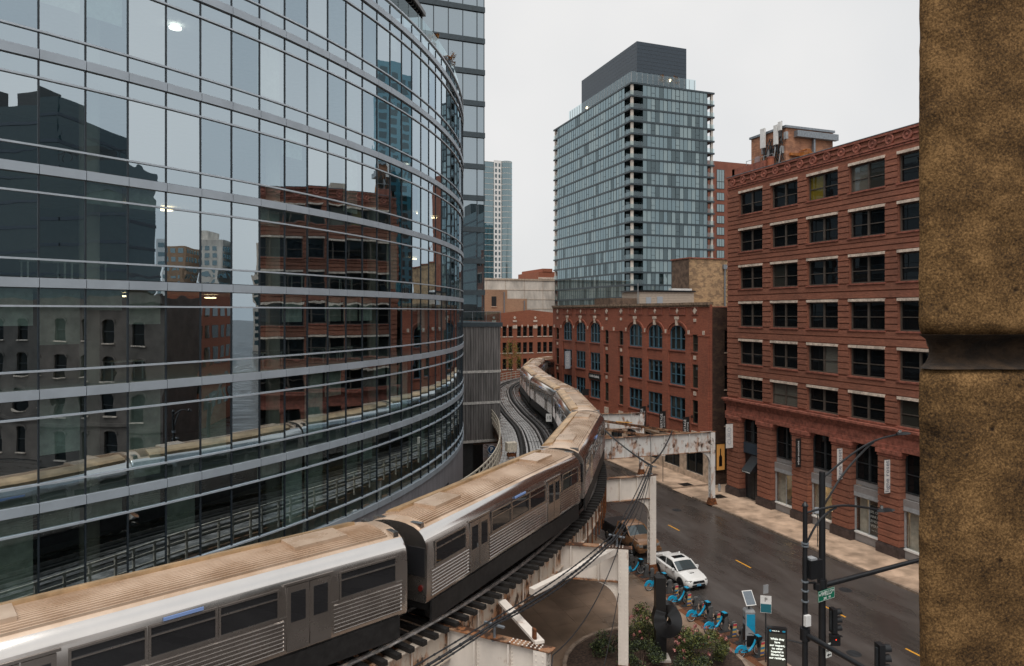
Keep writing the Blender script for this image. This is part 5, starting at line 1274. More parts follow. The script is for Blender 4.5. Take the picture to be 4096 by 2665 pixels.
# chain equal chords along the line
ends = [TS[s_near(4.32, 24.1)]]
def next_s(s, sign, L=14.6):
    p = tpos(s); q = s
    while (tpos(q)-p).length < L and 0 < q+sign*.05 < SL: q += sign*.05
    return q
for _ in range(7): ends.append(next_s(ends[-1], 1))
back = [ends[0]]
for _ in range(2): back.insert(0, next_s(back[0], -1))
ends = back[:-1]+ends
labs = ['stainless train car entering from left edge, mostly out of frame', 'nearest full stainless train car filling the lower left', 'second train car from camera, leaning right above the girders', 'train car on the bend closest to the white column', 'train car beyond the bend beside the rusty girder', 'train car passing in front of the blue arched windows', 'train car farther along by the grey banner', 'train car curving right below far brick gable', 'last visible train car vanishing behind the arched window building']
for i in range(len(ends)-1):
    a, b = tpos(ends[i]), tpos(ends[i+1]); c = (a+b)/2; d = b-a
    o = car0 if i == 0 else copy_tree(car0)
    o.location = (c.x, c.y, ZR); o.scale = (1, 1, 1.17); o.rotation_euler = (0, 0, math.atan2(d.y, d.x))
    o['label'] = labs[i]; o['category'] = 'train car'; o['group'] = 'coupled cars of the elevated train'

# ------------------------------------------------------------------ parked cars
M_tyre = mat('tyre_rubber', (0.012,0.012,0.012), .8, var=.1); M_rim = mat('dark_alloy_rim', (0.05,0.05,0.055), .35, metal=.8, var=.05)
M_carw = mat('pearl_white_car_paint', (0.80,0.79,0.77), .22, var=0.02, coat=.6); M_carbr = mat('bronze_car_paint', (0.30,0.155,0.075), .3, metal=.35, var=.05, coat=.6)
M_screen = glass('windscreen_glass', .10, (.9,.97,1), wave=.0, opaque=(.05,.065,.07)); M_sideg = glass('side_glass', .08, wave=.0, opaque=(.012,.013,.014))
M_chrome = mat('chrome', (.6,.6,.6), .15, metal=1, var=0); M_head = mat('headlamp_lens', (.34,.33,.31), .12, var=0, coat=.5)
M_plate = mat('licence_plate', (.10,.35,.55), .5, var=.3, scale=30)
def mirror_sec(x, half): return [(x, y, z) for y, z in half]+[(x, -y, z) for y, z in reversed(half)]
def wheel(t, x, y, r, wd, rim):
    s_ = 1 if y > 0 else -1
    w_ = MB().disc((x,y,r), (0,1,0), r, wd, 26).build('wheel', M_tyre, t, True)
    m = MB(); m.disc((x,y+s_*(wd/2+.004),r), (0,1,0), r*.68, .03, 22)
    for k in range(6): a_ = k*math.pi/3; m.bar((x,y+s_*(wd/2+.022),r), (x+math.cos(a_)*r*.64,y+s_*(wd/2+.022),r+math.sin(a_)*r*.64), .05, .02, up=(0,1,0))
    m.build('rim', rim, w_)
def sedan():
    t = empty('parked_sedan', (0,0,0)); L = 4.6
    # x = 0 front bumper, +x rearwards; st: x, half width, sill z, shoulder z, top z
    st = [(0.0,.66,.30,.52,.60),(.06,.76,.24,.56,.68),(.25,.84,.20,.62,.755),(.55,.885,.19,.70,.83),(1.0,.90,.19,.78,.90),(1.45,.90,.19,.84,.965),(2.2,.90,.19,.90,.98),(3.0,.90,.19,.94,1.0),(3.55,.895,.19,.97,1.04),(4.1,.875,.22,.98,1.06),(4.42,.83,.27,.95,1.04),(4.58,.76,.36,.85,.94),(4.62,.70,.42,.78,.82)]
    secs = []
    for x, hw, zs, zh, zt in st: secs.append(mirror_sec(x, [(hw*.88, zs), (hw*.97, zs+.10), (hw, (zs+zh)/2+.03), (hw*.985, zh), (hw*.90, zt-.02), (hw*.55, zt+.015), (hw*.2, zt+.03)]))
    MB().loft(secs).build('body', M_carw, t, True)
    # glasshouse
    gs = [(1.28,.74,.94,.95),(1.95,.70,.95,1.36),(2.15,.66,.95,1.435),(2.75,.655,.97,1.465),(3.25,.64,.99,1.41),(3.95,.64,1.03,1.08)]
    secs = [mirror_sec(x, [(hw+.10,zb_),(hw+.085,zb_+(zt-zb_)*.35),(hw,zt-.03 if zt-zb_ > .1 else zt),(hw*.6,zt),(hw*.2,zt+.008)]) for x, hw, zb_, zt in gs]
    MB().loft(secs, mfun=lambda i, k: 1 if (i in (0, 4) and 2 <= k <= 6) else 0).build('glasshouse', [M_sideg, M_screen], t, True)
    ro = MB().loft([mirror_sec(x, [(hw+.025,zt-.07),(hw+.01,zt-.015),(hw*.6,zt+.012),(hw*.2,zt+.02)]) for x, hw, zb_, zt in gs[1:5]]).build('roof', M_carw, t, True)
    MB().box(2.2, 2.62, -.42, .42, 1.45, 1.492).build('sunroof', M_sideg, ro)
    for sd in (-1, 1):
        m = MB(); m.bar((1.25,sd*.80,.95),(2.0,sd*.70,1.385),.07,.06); m.bar((2.72,sd*.78,.98),(2.78,sd*.675,1.44),.03,.07); m.bar((4.02,sd*.72,1.05),(3.22,sd*.665,1.42),.09,.12); m.build('pillars', M_carw, t)
        m = MB().loft([[(x, sd*.98+y, z) for y, z in ((-.09,.93),(.09,.93),(.09,1.06),(-.09,1.06))] for x in (1.52, 1.68)]); m.bar((1.62,sd*.86,.93),(1.60,sd*.93,.97),.05,.04); m.build('wing_mirror', M_carw, t)
        for x in (2.35, 3.25): MB().box(x, x+.2, sd*.905-.012, sd*.905+.012, .80, .835).build('door_handle', M_chrome, t)
        m = MB(); m.box(1.45, 3.6, sd*.89-.02, sd*.89+.02, .19, .27); m.build('side_skirt', M_dark, t)
        m = MB()
        for x in (1.52, 2.62, 3.5): m.box(x-.006, x+.006, sd*.896-.01, sd*.896+.01, .3, .92)
        m.build('door_gap', M_dark, t)
        for x in (.86, 3.62):
            MB().disc((x,sd*.868,.34), (0,1,0), .385, .075, 24).build('wheel_arch', M_dark, t); wheel(t, x, sd*.80, .325, .22, M_rim)
        MB().loft([[(x, sd*y, z) for y, z in ((y0,.60),(y1,.58),(y1,.69),(y0,.70))] for x, y0, y1 in ((.03,.50,.66),(.30,.62,.85))]).build('headlamp', M_head, t)
        MB().box(.10,.22,sd*.70-.08,sd*.70+.08,.30,.42).build('fog_lamp_recess', M_dark, t)
        MB().box(4.52,4.63,sd*.62-.13,sd*.62+.13,.80,.95).build('tail_lamp', mat('red_lens_%d' % sd, (.25,.01,.01), .2, var=0), t)
    MB().loft([[(x,y,z) for y, z in ((-.46,.52),(.46,.52),(.40,.66),(-.40,.66))] for x in (-.035,.05)]).build('grille', M_dark, t); MB().disc((-.04,0,.60),(1,0,0),.05,.02,14).build('badge', M_chrome, t)
    MB().loft([[(x,y,z) for y, z in ((-.56,.26),(.56,.26),(.48,.42),(-.48,.42))] for x in (-.01,.08)]).build('lower_intake', M_dark, t)
    MB().box(-.045,-.02,-.16,.16,.34,.46).build('licence_plate', M_plate, t)
    MB().loft([[(x,y,z) for y, z in ((-.22,.87),(.22,.87),(.18,zz),(-.18,zz))] for x, zz in ((.78,.95),(1.05,.945))]).build('hood_scoop', M_carw, t); MB().box(.765,.785,-.17,.17,.895,.935).build('scoop_opening', M_dark, t)
    MB().box(4.2,4.5,-.62,.62,1.06,1.095).build('boot_spoiler', M_carw, t)
    MB().loft([[(x,y,.985+ (x-1.25)*.05) for y in (-.7,.7)]+[(x,y,1.0) for y in (.7,-.7)] for x in (1.22,1.30)]).build('wiper_tray', M_dark, t)
    return t
sd_ = sedan(); sd_.location = (27.35, 38.25, .0); sd_.rotation_euler = (0, 0, R_(90))
tag(sd_, 'white parked sedan with hood scoop and sunroof beside the bicycle docks', 'car')
def pickup():
    t = empty('parked_pickup', (0,0,0))
    st = [(0.0,.86,.50,.80,.98),(.08,.96,.42,.9,1.08),(.35,1.0,.40,.98,1.16),(.9,1.01,.40,1.04,1.22),(1.55,1.01,.40,1.08,1.26),(2.4,1.01,.40,1.1,1.27),(3.6,1.01,.40,1.1,1.27)]
    MB().loft([mirror_sec(x, [(hw*.9,zs),(hw*.98,zs+.12),(hw,(zs+zh)/2),(hw*.985,zh),(hw*.88,zt),(hw*.5,zt+.03),(hw*.2,zt+.05)]) for x, hw, zs, zh, zt in st]).build('body', M_carbr, t, True)
    gs = [(1.45,.84,1.24,1.27),(2.15,.76,1.25,1.80),(2.35,.74,1.25,1.88),(3.35,.74,1.25,1.88),(3.58,.78,1.25,1.3)]
    MB().loft([mirror_sec(x, [(hw+.1,zb_),(hw+.08,zb_+(zt-zb_)*.4),(hw,zt-.03),(hw*.6,zt),(hw*.2,zt+.01)]) for x, hw, zb_, zt in gs], mfun=lambda i, k: 1 if i == 0 and 2 <= k <= 6 else 0).build('cab_glass', [M_sideg, M_screen], t, True)
    MB().loft([mirror_sec(x, [(hw+.03,zt-.08),(hw+.01,zt-.01),(hw*.6,zt+.02),(hw*.2,zt+.03)]) for x, hw, zb_, zt in gs[1:4]]).build('roof', M_carbr, t, True)
    m = MB(); m.box(3.7,6.0,-1.0,-.93,.5,1.3); m.box(3.7,6.0,.93,1.0,.5,1.3); m.box(3.62,3.7,-1.0,1.0,.5,1.3); m.box(5.93,6.0,-1.0,1.0,.5,1.3); m.box(3.7,6.0,-.93,.93,.6,.7); m.build('cargo_bed', M_dark, t)  # bed panels black: the shadow over them is put into their colour
    m = MB(); m.box(3.7,6.0,-.95,.95,1.3,1.36); m.build('bed_cover', M_dark, t)
    for sd in (-1, 1):
        m = MB(); m.bar((1.42,sd*.9,1.26),(2.18,sd*.77,1.83),.08,.07); m.bar((2.75,sd*.86,1.26),(2.8,sd*.76,1.86),.04,.1); m.bar((3.5,sd*.86,1.26),(3.42,sd*.76,1.86),.06,.14); m.build('pillars', M_carbr, t)
        MB().box(1.75,1.95,sd*1.14-.12,sd*1.14+.12,1.2,1.45).build('wing_mirror', M_dark, t)
        for x in (.95, 4.75):
            MB().disc((x,sd*.975,.45),(0,1,0),.50,.09,24).build('wheel_arch', M_dark, t); wheel(t, x, sd*.90, .41, .26, M_chrome)
        MB().loft([[(x,sd*y,z) for y, z in ((y0,.83),(y1,.83),(y1,1.02),(y0,1.0))] for x, y0, y1 in ((-.02,.60,.84),(.24,.68,.995))]).build('headlamp', M_head, t)
    MB().box(-.05,.06,-.56,.56,.74,.98).build('grille', M_dark, t)
    m = MB(); m.box(-.07,-.04,-.58,.58,.95,.99); m.box(-.07,-.04,-.58,.58,.73,.77); m.box(-.07,-.04,-.58,.58,.845,.875); m.box(-.07,-.04,-.03,.03,.74,.98); m.build('grille_bars', M_chrome, t)
    MB().loft([[(x,y,z) for y, z in ((-.96,.45),(.96,.45),(.96,.68),(-.96,.68))] for x in (-.14,.12)]).build('bumper', M_carbr, t)
    MB().box(-.16,-.13,-.5,.5,.47,.56).build('bumper_chrome', M_chrome, t)
    m = MB(); m.box(.5,1.4,-.75,-.72,1.24,1.27); m.box(.5,1.4,.72,.75,1.24,1.27); m.build('hood_crease', M_carbr, t)
    return t
pk = pickup(); pk.location = (27.6, 44.75, 0); pk.rotation_euler = (0, 0, R_(90)); tag(pk, 'bronze parked pickup truck half hidden behind the white steel column', 'pickup')

# ------------------------------------------------------------------ share bicycles and docks
M_bblue = mat('bike_blue', (0.008,0.33,0.56), .35, var=.05, coat=.3); M_dockg = mat('dock_grey', (0.10,0.10,0.10), .5, var=.15)
def sticker_mat():
    m, n, b, out = new_mat('dock_sticker'); g = n.nodes.new('ShaderNodeTexCoord'); sp = n.nodes.new('ShaderNodeSeparateXYZ'); n.links.new(g.outputs['Object'], sp.inputs[0])
    r = n.nodes.new('ShaderNodeValToRGB'); r.color_ramp.interpolation = 'CONSTANT'; e = r.color_ramp.elements
    cols = [(.75,.38,.04),(.08,.12,.3),(.75,.45,.1),(.05,.25,.4),(.75,.5,.2),(.6,.05,.08),(.75,.6,.5),(.55,.02,.06)]
    e[0].position = 0; e[0].color = rgb(cols[0]); e[1].position = .12; e[1].color = rgb(cols[1])
    for k in range(2, 8): q = e.new(k*.125); q.color = rgb(cols[k])
    n.links.new(sp.outputs[2], r.inputs[0]); n.links.new(r.outputs[0], b.inputs['Base Color']); b.inputs['Roughness'].default_value = .5; return m
M_stick = sticker_mat()
def bicycle():
    t = empty('share_bicycle', (0,0,0)); r = .335; W = 1.14   # rear wheel at x=0, front at x=W
    for x in (0, W):
        w_ = MB().torus((x,0,r), (0,1,0), r-.02, .024, 26, 7).build('wheel', M_tyre, t, True)
        MB().torus((x,0,r), (0,1,0), r-.055, .014, 26, 5).build('rim', M_corrlight, w_)
        m = MB()
        for k in range(14): a_ = k*math.pi/7; m.tube([(x,.02*(-1)**k,r),(x+math.cos(a_)*(r-.06),0,r+math.sin(a_)*(r-.06))], .004, 3)
        m.tube([(x,-.06,r),(x,.06,r)], .035, 8); m.build('spokes', M_galv, w_)
    m = MB(); m.tube([(.42,0,.30),(.62,0,.36),(.85,0,.62),(.95,0,.86)], [.055,.06,.055,.05], 8); m.tube([(0,.06,r),(.42,.05,.30)], .022, 6); m.tube([(0,-.06,r),(.42,-.05,.30)], .022, 6)
    m.tube([(.42,0,.30),(.30,0,.66)], .035, 8); m.tube([(0,.06,r),(.32,.02,.60)], .018, 6); m.tube([(0,-.06,r),(.32,-.02,.60)], .018, 6); m.build('frame', M_bblue, t, True)
    def fender(xc, a0, a1, rr, wd, ex):
        m = MB(); N = 9; secs = []
        for k in range(N+1):
            a_ = a0+(a1-a0)*k/N; c_, s_ = math.cos(a_), math.sin(a_); secs.append([(xc+c_*(rr-ex),-wd,r+s_*(rr-ex)),(xc+c_*rr,-wd*.8,r+s_*rr),(xc+c_*(rr+.015),0,r+s_*(rr+.015)),(xc+c_*rr,wd*.8,r+s_*rr),(xc+c_*(rr-ex),wd,r+s_*(rr-ex))])
        return m.loft(secs, closed=True)
    fender(0, R_(15), R_(175), r+.03, .05, .17).build('rear_fender', M_bblue, t, True)
    fender(W, R_(60), R_(150), r+.03, .04, .04).build('front_fender', M_dark, t, True)
    m = MB(); m.tube([(W,.055,r),(W-.06,.055,.70),(W-.12,0,.76),(.93,0,.98)], .022, 6); m.tube([(W,-.055,r),(W-.06,-.055,.70),(W-.12,0,.76)], .022, 6); m.build('fork', M_dark, t)
    m = MB(); m.tube([(.93,0,.95),(.90,0,1.06)], .03, 8); m.tube([(.74,.30,1.08),(.86,.20,1.10),(.92,0,1.07),(.86,-.20,1.10),(.74,-.30,1.08)], .018, 6); m.build('handlebar', M_dark, t)
    m = MB(); m.loft([[(x, y, z) for y, z in ((-.16,.80+zz),(.16,.80+zz),(.19,1.03),(-.19,1.03))] for x, zz in ((1.0,0),(1.10,.02),(1.26,.08))]); m.build('basket', M_dark, t)
    MB().box(1.262,1.275,-.16,.16,.88,1.0).build('basket_plate', M_bblue, t)
    MB().box(1.02,1.24,-.15,.15,1.035,1.05).build('basket_lid', M_bblue, t)
    m = MB(); m.tube([(.30,0,.62),(.26,0,.86)], .02, 6); m.loft([[(x,-w_,z),(x,w_,z),(x,w_*.6,z+.05),(x,-w_*.6,z+.05)] for x, w_, z in ((.10,.09,.87),(.24,.07,.86),(.38,.025,.87))]); m.build('saddle', M_dark, t)
    m = MB(); m.disc((.42,.06,.30),(0,1,0),.11,.02,14); m.bar((.42,.09,.30),(.52,.09,.18),.02,.03); m.bar((.42,-.09,.30),(.32,-.09,.42),.02,.03); m.box(.48,.58,.08,.17,.165,.19); m.box(.27,.37,-.17,-.08,.41,.435); m.build('crank', M_darkgrey, t)
    MB().disc((-.34,0,.60),(1,0,0),.035,.03,10).build('rear_lamp', mat('rear_reflector',(.5,.06,.02),.3,var=0), t)
    return t
bk = bicycle()
bl_ = ['farthest by the white steel column', 'partly hidden behind the black knotted sculpture', 'in front of the white sedan bumper', 'with black rear fender skirt, fourth from the far end', 'next to last before the docking kiosk', 'nearest, standing beside the docking kiosk']
for k, (x, y) in enumerate([(23.95,41.85),(24.05,39.05),(24.07,36.45),(24.0,34.3),(24.0,32.65),(23.9,29.75)]):
    o = bk if k == 0 else copy_tree(bk)
    o.location = (x, y, .152); o.rotation_euler = (0, 0, R_(random.uniform(-4, 3))); tag(o, 'blue share bicycle '+bl_[k], 'bicycle', 'docked share bicycles')
def dock(sticker):
    t = empty('bike_dock', (0,0,0))
    MB().loft([[(x0,-.09,z),(x1,-.09,z),(x1,.09,z),(x0,.09,z)] for x0, x1, z in ((-.16,.14,0),(-.12,.16,.45),(-.06,.18,.78),(.0,.16,.84))]).build('post', M_dockg, t)
    MB().box(-.45,.3,-.16,.16,.0,.035).build('foot_plate', M_darkgrey, t)
    MB().box(-.2,-.1,-.05,.05,.5,.66).build('latch', M_dark, t)
    if sticker:
        MB().loft([[(x0,-.094,z),(x1,-.094,z),(x1,-.090,z),(x0,-.090,z)] for x0, x1, z in ((-.13,.12,.06),(-.10,.15,.45),(-.04,.17,.78))]).build('sticker', M_stick, t)
    return t
dk_ = [dock(False), dock(True)]; used = [False, False]
ys = [29.62, 31.16, 31.9, 32.62, 33.34, 34.05, 34.78, 35.5, 36.25, 36.95, 37.65, 38.35, 39.05, 39.78, 40.5, 41.2, 41.9, 42.6, 43.3, 44.0]
stick = {29.62, 31.9, 33.34, 34.78, 36.25, 37.65}
names_ = []
for k, y in enumerate(ys):
    st_ = y in stick; src = dk_[1 if st_ else 0]
    o = src if not used[st_] else copy_tree(src); used[st_] = True
    o.location = (25.12, y, .152); o.rotation_euler = (0, 0, R_(random.uniform(-3,3)))
    nth = ['first','second','third','fourth','fifth','sixth','seventh','eighth','ninth','tenth','eleventh','twelfth','thirteenth','fourteenth','fifteenth','sixteenth','seventeenth','eighteenth','nineteenth','twentieth'][k]
    tag(o, '%s bike dock post, %s counted from the docking kiosk end' % ('sticker covered' if st_ else 'plain grey', nth), 'bike dock', 'docking posts along the kerb')
tag(MB().box(24.55,25.45,29.2,44.4,.151,.165).build('dock_rail_plate', mat('rusty_plate',(.10,.045,.025),.7,var=.45,scale=3)), 'rusty base plate running under the row of bike docks', 'base plate')
tag(MB().box(24.15,24.55,26.5,36,.151,.158).build('leaf_litter', mat('leaf_litter',(.16,.06,.025),.9,var=.5,scale=25,bump=.5)), 'brown leaf litter along the dock row', kind='stuff')
# docking kiosk with solar panel
kx, ky = 25.05, 30.5
t = empty('docking_kiosk', (kx,ky,.15), R_(-20), 'grey and blue bike share kiosk with tilted solar panel', 'kiosk')
MB().box(-.26,.26,-.22,.22,0,2.0).build('housing', M_grey, t); MB().loft([[(x*s_,y*s_,z) for x, y in ((-.27,-.23),(.27,-.23),(.27,.23),(-.27,.23))] for s_, z in ((1,2.0),(1,2.06),(.8,2.18))]).build('cap', M_grey, t)
MB().box(-.275,-.262,-.18,.18,.3,1.7).build('screen_panel', M_dark, t); MB().box(-.28,-.276,-.15,.15,1.35,1.6).build('screen', M_pale, t)
MB().poly([(-.2,-.226,1.95),(.26,-.226,1.95),(.26,-.226,.9),(-.2,-.226,1.35)]).poly([(-.2,-.222,1.95),(.26,-.222,1.95),(.26,-.222,.9),(-.2,-.222,1.35)]).build('blue_panel', M_bblue, t)
MB().box(-.2,.2,-.231,-.228,.2,.8).build('lower_panel', M_dark, t)
MB().tube([(0,0,2.1),(0,0,2.55)], .04, 8).build('mast', M_dark, t)
M_pv = mat('solar_cells', (.16,.19,.22), .25, var=.12, scale=30)
o = MB().box(-.30,.30,-.40,.40,-.02,.02).build('solar_panel', M_white, t); o.location = (0,0,2.75); o.rotation_euler = (R_(52),0,R_(12)); MB().box(-.26,.26,-.36,.36,.021,.026).build('solar_cells', M_pv, o)
# parking sign pole
t = sign_post('parking_notice', (24.9,29.0,.15), 3.5, .55, .9, M_white, None, M_dkbrick, 'white and teal parking notice on a thin pole behind the ad kiosk', 'sign', .1, lines=[('P', .3, .22)], nrm=(-.55,-.83,0))
b = Vector(t.location); f = Fac((b.x,b.y,0), (.83,-.55,0), (-.55,-.83,0)); o = MB(); f.box(o, -.26, .26, 2.78, 3.22, .066, .072); pb(o, 'teal_band', mat('sign_teal',(.02,.15,.19),.5,var=0), t); o = MB(); f.box(o,-.2,.2,3.78,4.2,.0,.03); pb(MB().box(b.x-.16,b.x+.16,b.y-.015,b.y+.015,3.75,4.2), 'small_plate', M_grey, t)
# digital ad kiosk
t = empty('ad_kiosk', (24.3,27.5,.15), label='black digital advertising kiosk with white message text', cat='kiosk'); f = Fac((24.3,27.5,0), (.85,-.53,0), (-.53,-.85,0))
o = MB(); f.box(o, -.46, .46, .15, 2.72, -.12, .12); pb(o, 'housing', M_dark, t); o = MB(); f.box(o, -.39, .39, .62, 2.45, .121, .126); pb(o, 'screen', mat('dark_screen',(.06,.065,.055),.3,var=0), t)
o = MB(); f.box(o, -.42, .42, 2.48, 2.68, .121, .125); pb(o, 'header', M_black, t); o = MB(); o.loft([[f.p(-.33+a_,2.58+b_,n) for a_, b_ in ((-.06,0),(0,-.07),(.06,0),(0,.07))] for n in (.126,.13)]); pb(o, 'header_logo', M_bblue, t); o = MB(); f.box(o,.24,.38,2.54,2.62,.126,.13); pb(o, 'header_mark', M_bblue, t)
M_scr = mat('screen_text', (.8,.85,.78), emit=.8)
for k, tx in enumerate(['While they', 'have', 'our respect,', 'no other', 'hospital in', 'Illinois has', 'our rankings.']):
    tt = text('message', tx, .145, M_scr, f.M(0, 2.18-k*.158, .13), t, bold=.003); tt.matrix_basis = Matrix.Translation(-Vector(t.location)) @ tt.matrix_basis
tt = text('header_text', 'Wells St. &', .075, M_scr, f.M(-.08, 2.58, .13), t); tt.matrix_basis = Matrix.Translation(-Vector(t.location)) @ tt.matrix_basis

# ------------------------------------------------------------------ signal and lamp poles
def lum(mb, p, d):
    p = Vector(p); d = Vector(d).normalized(); e = Vector((-d.y,d.x,0)); up = Vector((0,0,1))
    mb.loft([[p+d*x+e*(-w)+up*0, p+d*x+e*w, p+d*x+e*w*.6+up*h, p+d*x-e*w*.6+up*h] for x, w, h in ((-.1,.06,.08),(.15,.14,.12),(.55,.13,.1),(.75,.05,.04))])
def signal_head(name, c, d, label, parent=None, lit=False):
    """three-section signal; lenses face d"""
    t = empty(name, c, math.atan2(d[1], d[0]), label, 'traffic light', 'traffic lights at the corner')
    MB().box(-.10,.10,-.17,.17,-.53,.53).build('housing', M_dark, t); MB().box(-.16,-.10,-.05,.05,-.4,.4).build('mount', M_darkgrey, t)
    for k, z in enumerate((.35,0,-.35)):
        MB().disc((.105,0,z),(1,0,0),.14,.03,16).build('lens', [M_under,M_under,M_under][k], t)
        m = MB(); N = 8; secs = []
        for q in range(N+1):
            a_ = R_(-20)+R_(220)*q/N; y, zz = math.cos(a_)*.155, math.sin(a_)*.155; secs.append([(.1,y,z+zz),(.34,y,z+zz*.98),(.34,y*.92,z+zz*.9),(.1,y*.92,z+zz*.92)])
        m.loft(secs).build('visor', M_dark, t, True)
    return t
pa = Vector((19.45, 20.5, 0)); pbv = Vector((23.15, 23.4, 0))
t = empty('signal_pole', (pa.x,pa.y,.15), label='nearer black signal pole with round finial, lamp arm and equipment box', cat='street pole')
T0 = Matrix.Translation(-Vector(t.location))
pb(MB().tube([(pa.x,pa.y,.15),(pa.x,pa.y,11.1)], [.13,.085], 12), 'shaft', M_dark, t, True)
pb(MB().tube([(pa.x,pa.y,11.1),(pa.x,pa.y,11.15),(pa.x,pa.y,11.2),(pa.x,pa.y,11.3)], [.1,.12,.1,.02], 12), 'finial', M_dark, t, True)
m = MB(); arm = [(pa.x,pa.y,10.85),(pa.x+.9,pa.y-.1,11.0),(pa.x+1.9,pa.y-.2,11.02),(pa.x+3.3,pa.y-.35,10.75)]
m.tube(catmull([(pa.x-.8,pa.y,10.6)]+arm+[(pa.x+4,pa.y-.4,10.5)], 6), .045, 8); m.tube(catmull([(pa.x-.5,pa.y,8.8),(pa.x,pa.y,9.6),(pa.x+.6,pa.y-.06,10.5),(pa.x+1.4,pa.y-.14,10.98),(pa.x+2.2,pa.y-.2,11.0)], 6), .04, 8); pb(m, 'lamp_arm', M_dark, t, True)
m = MB(); lum(m, (pa.x+3.3,pa.y-.35,10.68), (1,-.1,0)); pb(m, 'luminaire', M_dark, t); pb(MB().disc((pa.x+3.45,pa.y-.37,10.86),(0,0,1),.06,.12,10), 'photocell', M_chrome, t)
pb(MB().box(pa.x+.05,pa.x+.62,pa.y-.25,pa.y+.2,8.4,9.1), 'equipment_box', M_dark, t); pb(MB().box(pa.x+.1,pa.x+.4,pa.y-.2,pa.y+.1,9.1,9.17), 'box_lid', M_grey, t)
m = MB()
for z in (7.5, 7.9, 8.25, 9.6, 9.7): m.tube([(pa.x,pa.y,z),(pa.x,pa.y,z+.05)], .14, 12)
pb(m, 'clamp', M_galv, t); pb(MB().box(pa.x-.17,pa.x+.08,pa.y-.22,pa.y-.1,6.65,7.05), 'white_box', M_white, t)
m = MB(); m.tube([(pa.x,pa.y,6.27),(pa.x+.1,pa.y-4,6.25),(pa.x+.3,pa.y-9,6.2)], [.11,.09,.06], 10); m.tube([(pa.x,pa.y,6.05),(pa.x,pa.y,6.5)], .19, 12); pb(m, 'mast_arm', M_dark, t, True)
m = MB(); m.tube([(pa.x-.05,pa.y,5.9),(pa.x-.55,pa.y+.3,6.0)], .03, 6); m.tube([(pa.x+.1,pa.y,8.2),(pa.x+.5,pa.y,8.15)], .04, 6); m.disc((pa.x+.55,pa.y,8.0),(0,0,1),.12,.22,12); pb(m, 'camera', M_dark, t)
t = empty('signal_pole', (pbv.x,pbv.y,.15), label='farther black signal pole carrying the green street sign', cat='street pole')
pb(MB().tube([(pbv.x,pbv.y,.15),(pbv.x,pbv.y,11.5)], [.17,.13], 12), 'shaft', M_dark, t, True)
m = MB(); m.tube(catmull([(pbv.x-.8,pbv.y,10.6),(pbv.x,pbv.y,11.2),(pbv.x+1.6,pbv.y,12.1),(pbv.x+3.0,pbv.y,12.65),(pbv.x+4.6,pbv.y+.05,12.85),(pbv.x+6,pbv.y,12.8)], 6), .045, 8); m.tube(catmull([(pbv.x-.8,pbv.y,9.0),(pbv.x,pbv.y,9.9),(pbv.x+1.2,pbv.y,11.3),(pbv.x+2.4,pbv.y,12.25),(pbv.x+3.0,pbv.y,12.6),(pbv.x+4,pbv.y,12.9)], 6), .045, 8); pb(m, 'lamp_arm', M_dark, t, True)
m = MB(); lum(m, (pbv.x+4.5,pbv.y,12.85), (1,0,0)); pb(m, 'luminaire', M_dark, t); pb(MB().disc((pbv.x+4.6,pbv.y,13.0),(0,0,1),.07,.12,10), 'photocell', M_chrome, t)
m = MB(); m.tube([(pbv.x,pbv.y,6.5),(pbv.x+5,pbv.y,6.85),(pbv.x+10,pbv.y,7.1)], [.12,.1,.07], 10); m.tube([(pbv.x,pbv.y,6.25),(pbv.x,pbv.y,6.8)], .21, 12); pb(m, 'mast_arm', M_dark, t, True)
signal_head('traffic_light', (pbv.x+.42,pbv.y-.2,5.0), (1,-.25), 'black three section traffic light on the farther signal pole')
signal_head('traffic_light', (20.45,18.04,6.32), (1,-.3), 'black traffic light at the bottom edge, right of the poles')
t = empty('pedestrian_signal', (pbv.x+.4,pbv.y-.3,4.2), R_(-20), 'small pedestrian signal with red glow below the traffic light', 'traffic light', 'traffic lights at the corner'); MB().box(-.2,.2,-.12,.12,-.22,.22).build('housing', M_dark, t); MB().box(-.01,.03,-.13,-.12,.03,.07).build('hand_symbol', M_tail, t); MB().box(-.24,.24,-.24,-.1,.22,.25).build('visor', M_dark, t)
# green street name sign
t = empty('street_sign', (pbv.x-.1,pbv.y-.25,5.5), label='green street name sign reading N WELLS ST on the farther pole', cat='sign'); f = Fac((pbv.x-.02,pbv.y-.24,0), (.985,.174,0), (.174,-.985,0))
M_green = mat('sign_green', (.0,.16,.09), .45, var=.05); M_sgn = mat('sign_white', (.75,.78,.75), .5, var=0)
o = MB(); f.box(o, -.56, .56, 5.98, 6.44, 0, .025); pb(o, 'plate', M_green, t); o = MB()
for (a_, b_, c_, d_) in ((-.55,.55,5.99,6.0),(-.55,.55,6.42,6.43),(-.55,-.54,5.99,6.43),(.54,.55,5.99,6.43)): f.box(o, a_, b_, c_, d_, .025, .03)
pb(o, 'border', M_sgn, t)
for tx, sz, a_, z in (('N', .13, -.46, 6.27), ('WELLS', .25, -.01, 6.28), ('ST', .13, .45, 6.31), ('200', .14, -.1, 6.075), ('W', .14, .2, 6.075)):
    tt = text('lettering', tx, sz, M_sgn, f.M(a_, z, .03), t, bold=.003); tt.matrix_basis = Matrix.Translation(-Vector(t.location)) @ tt.matrix_basis
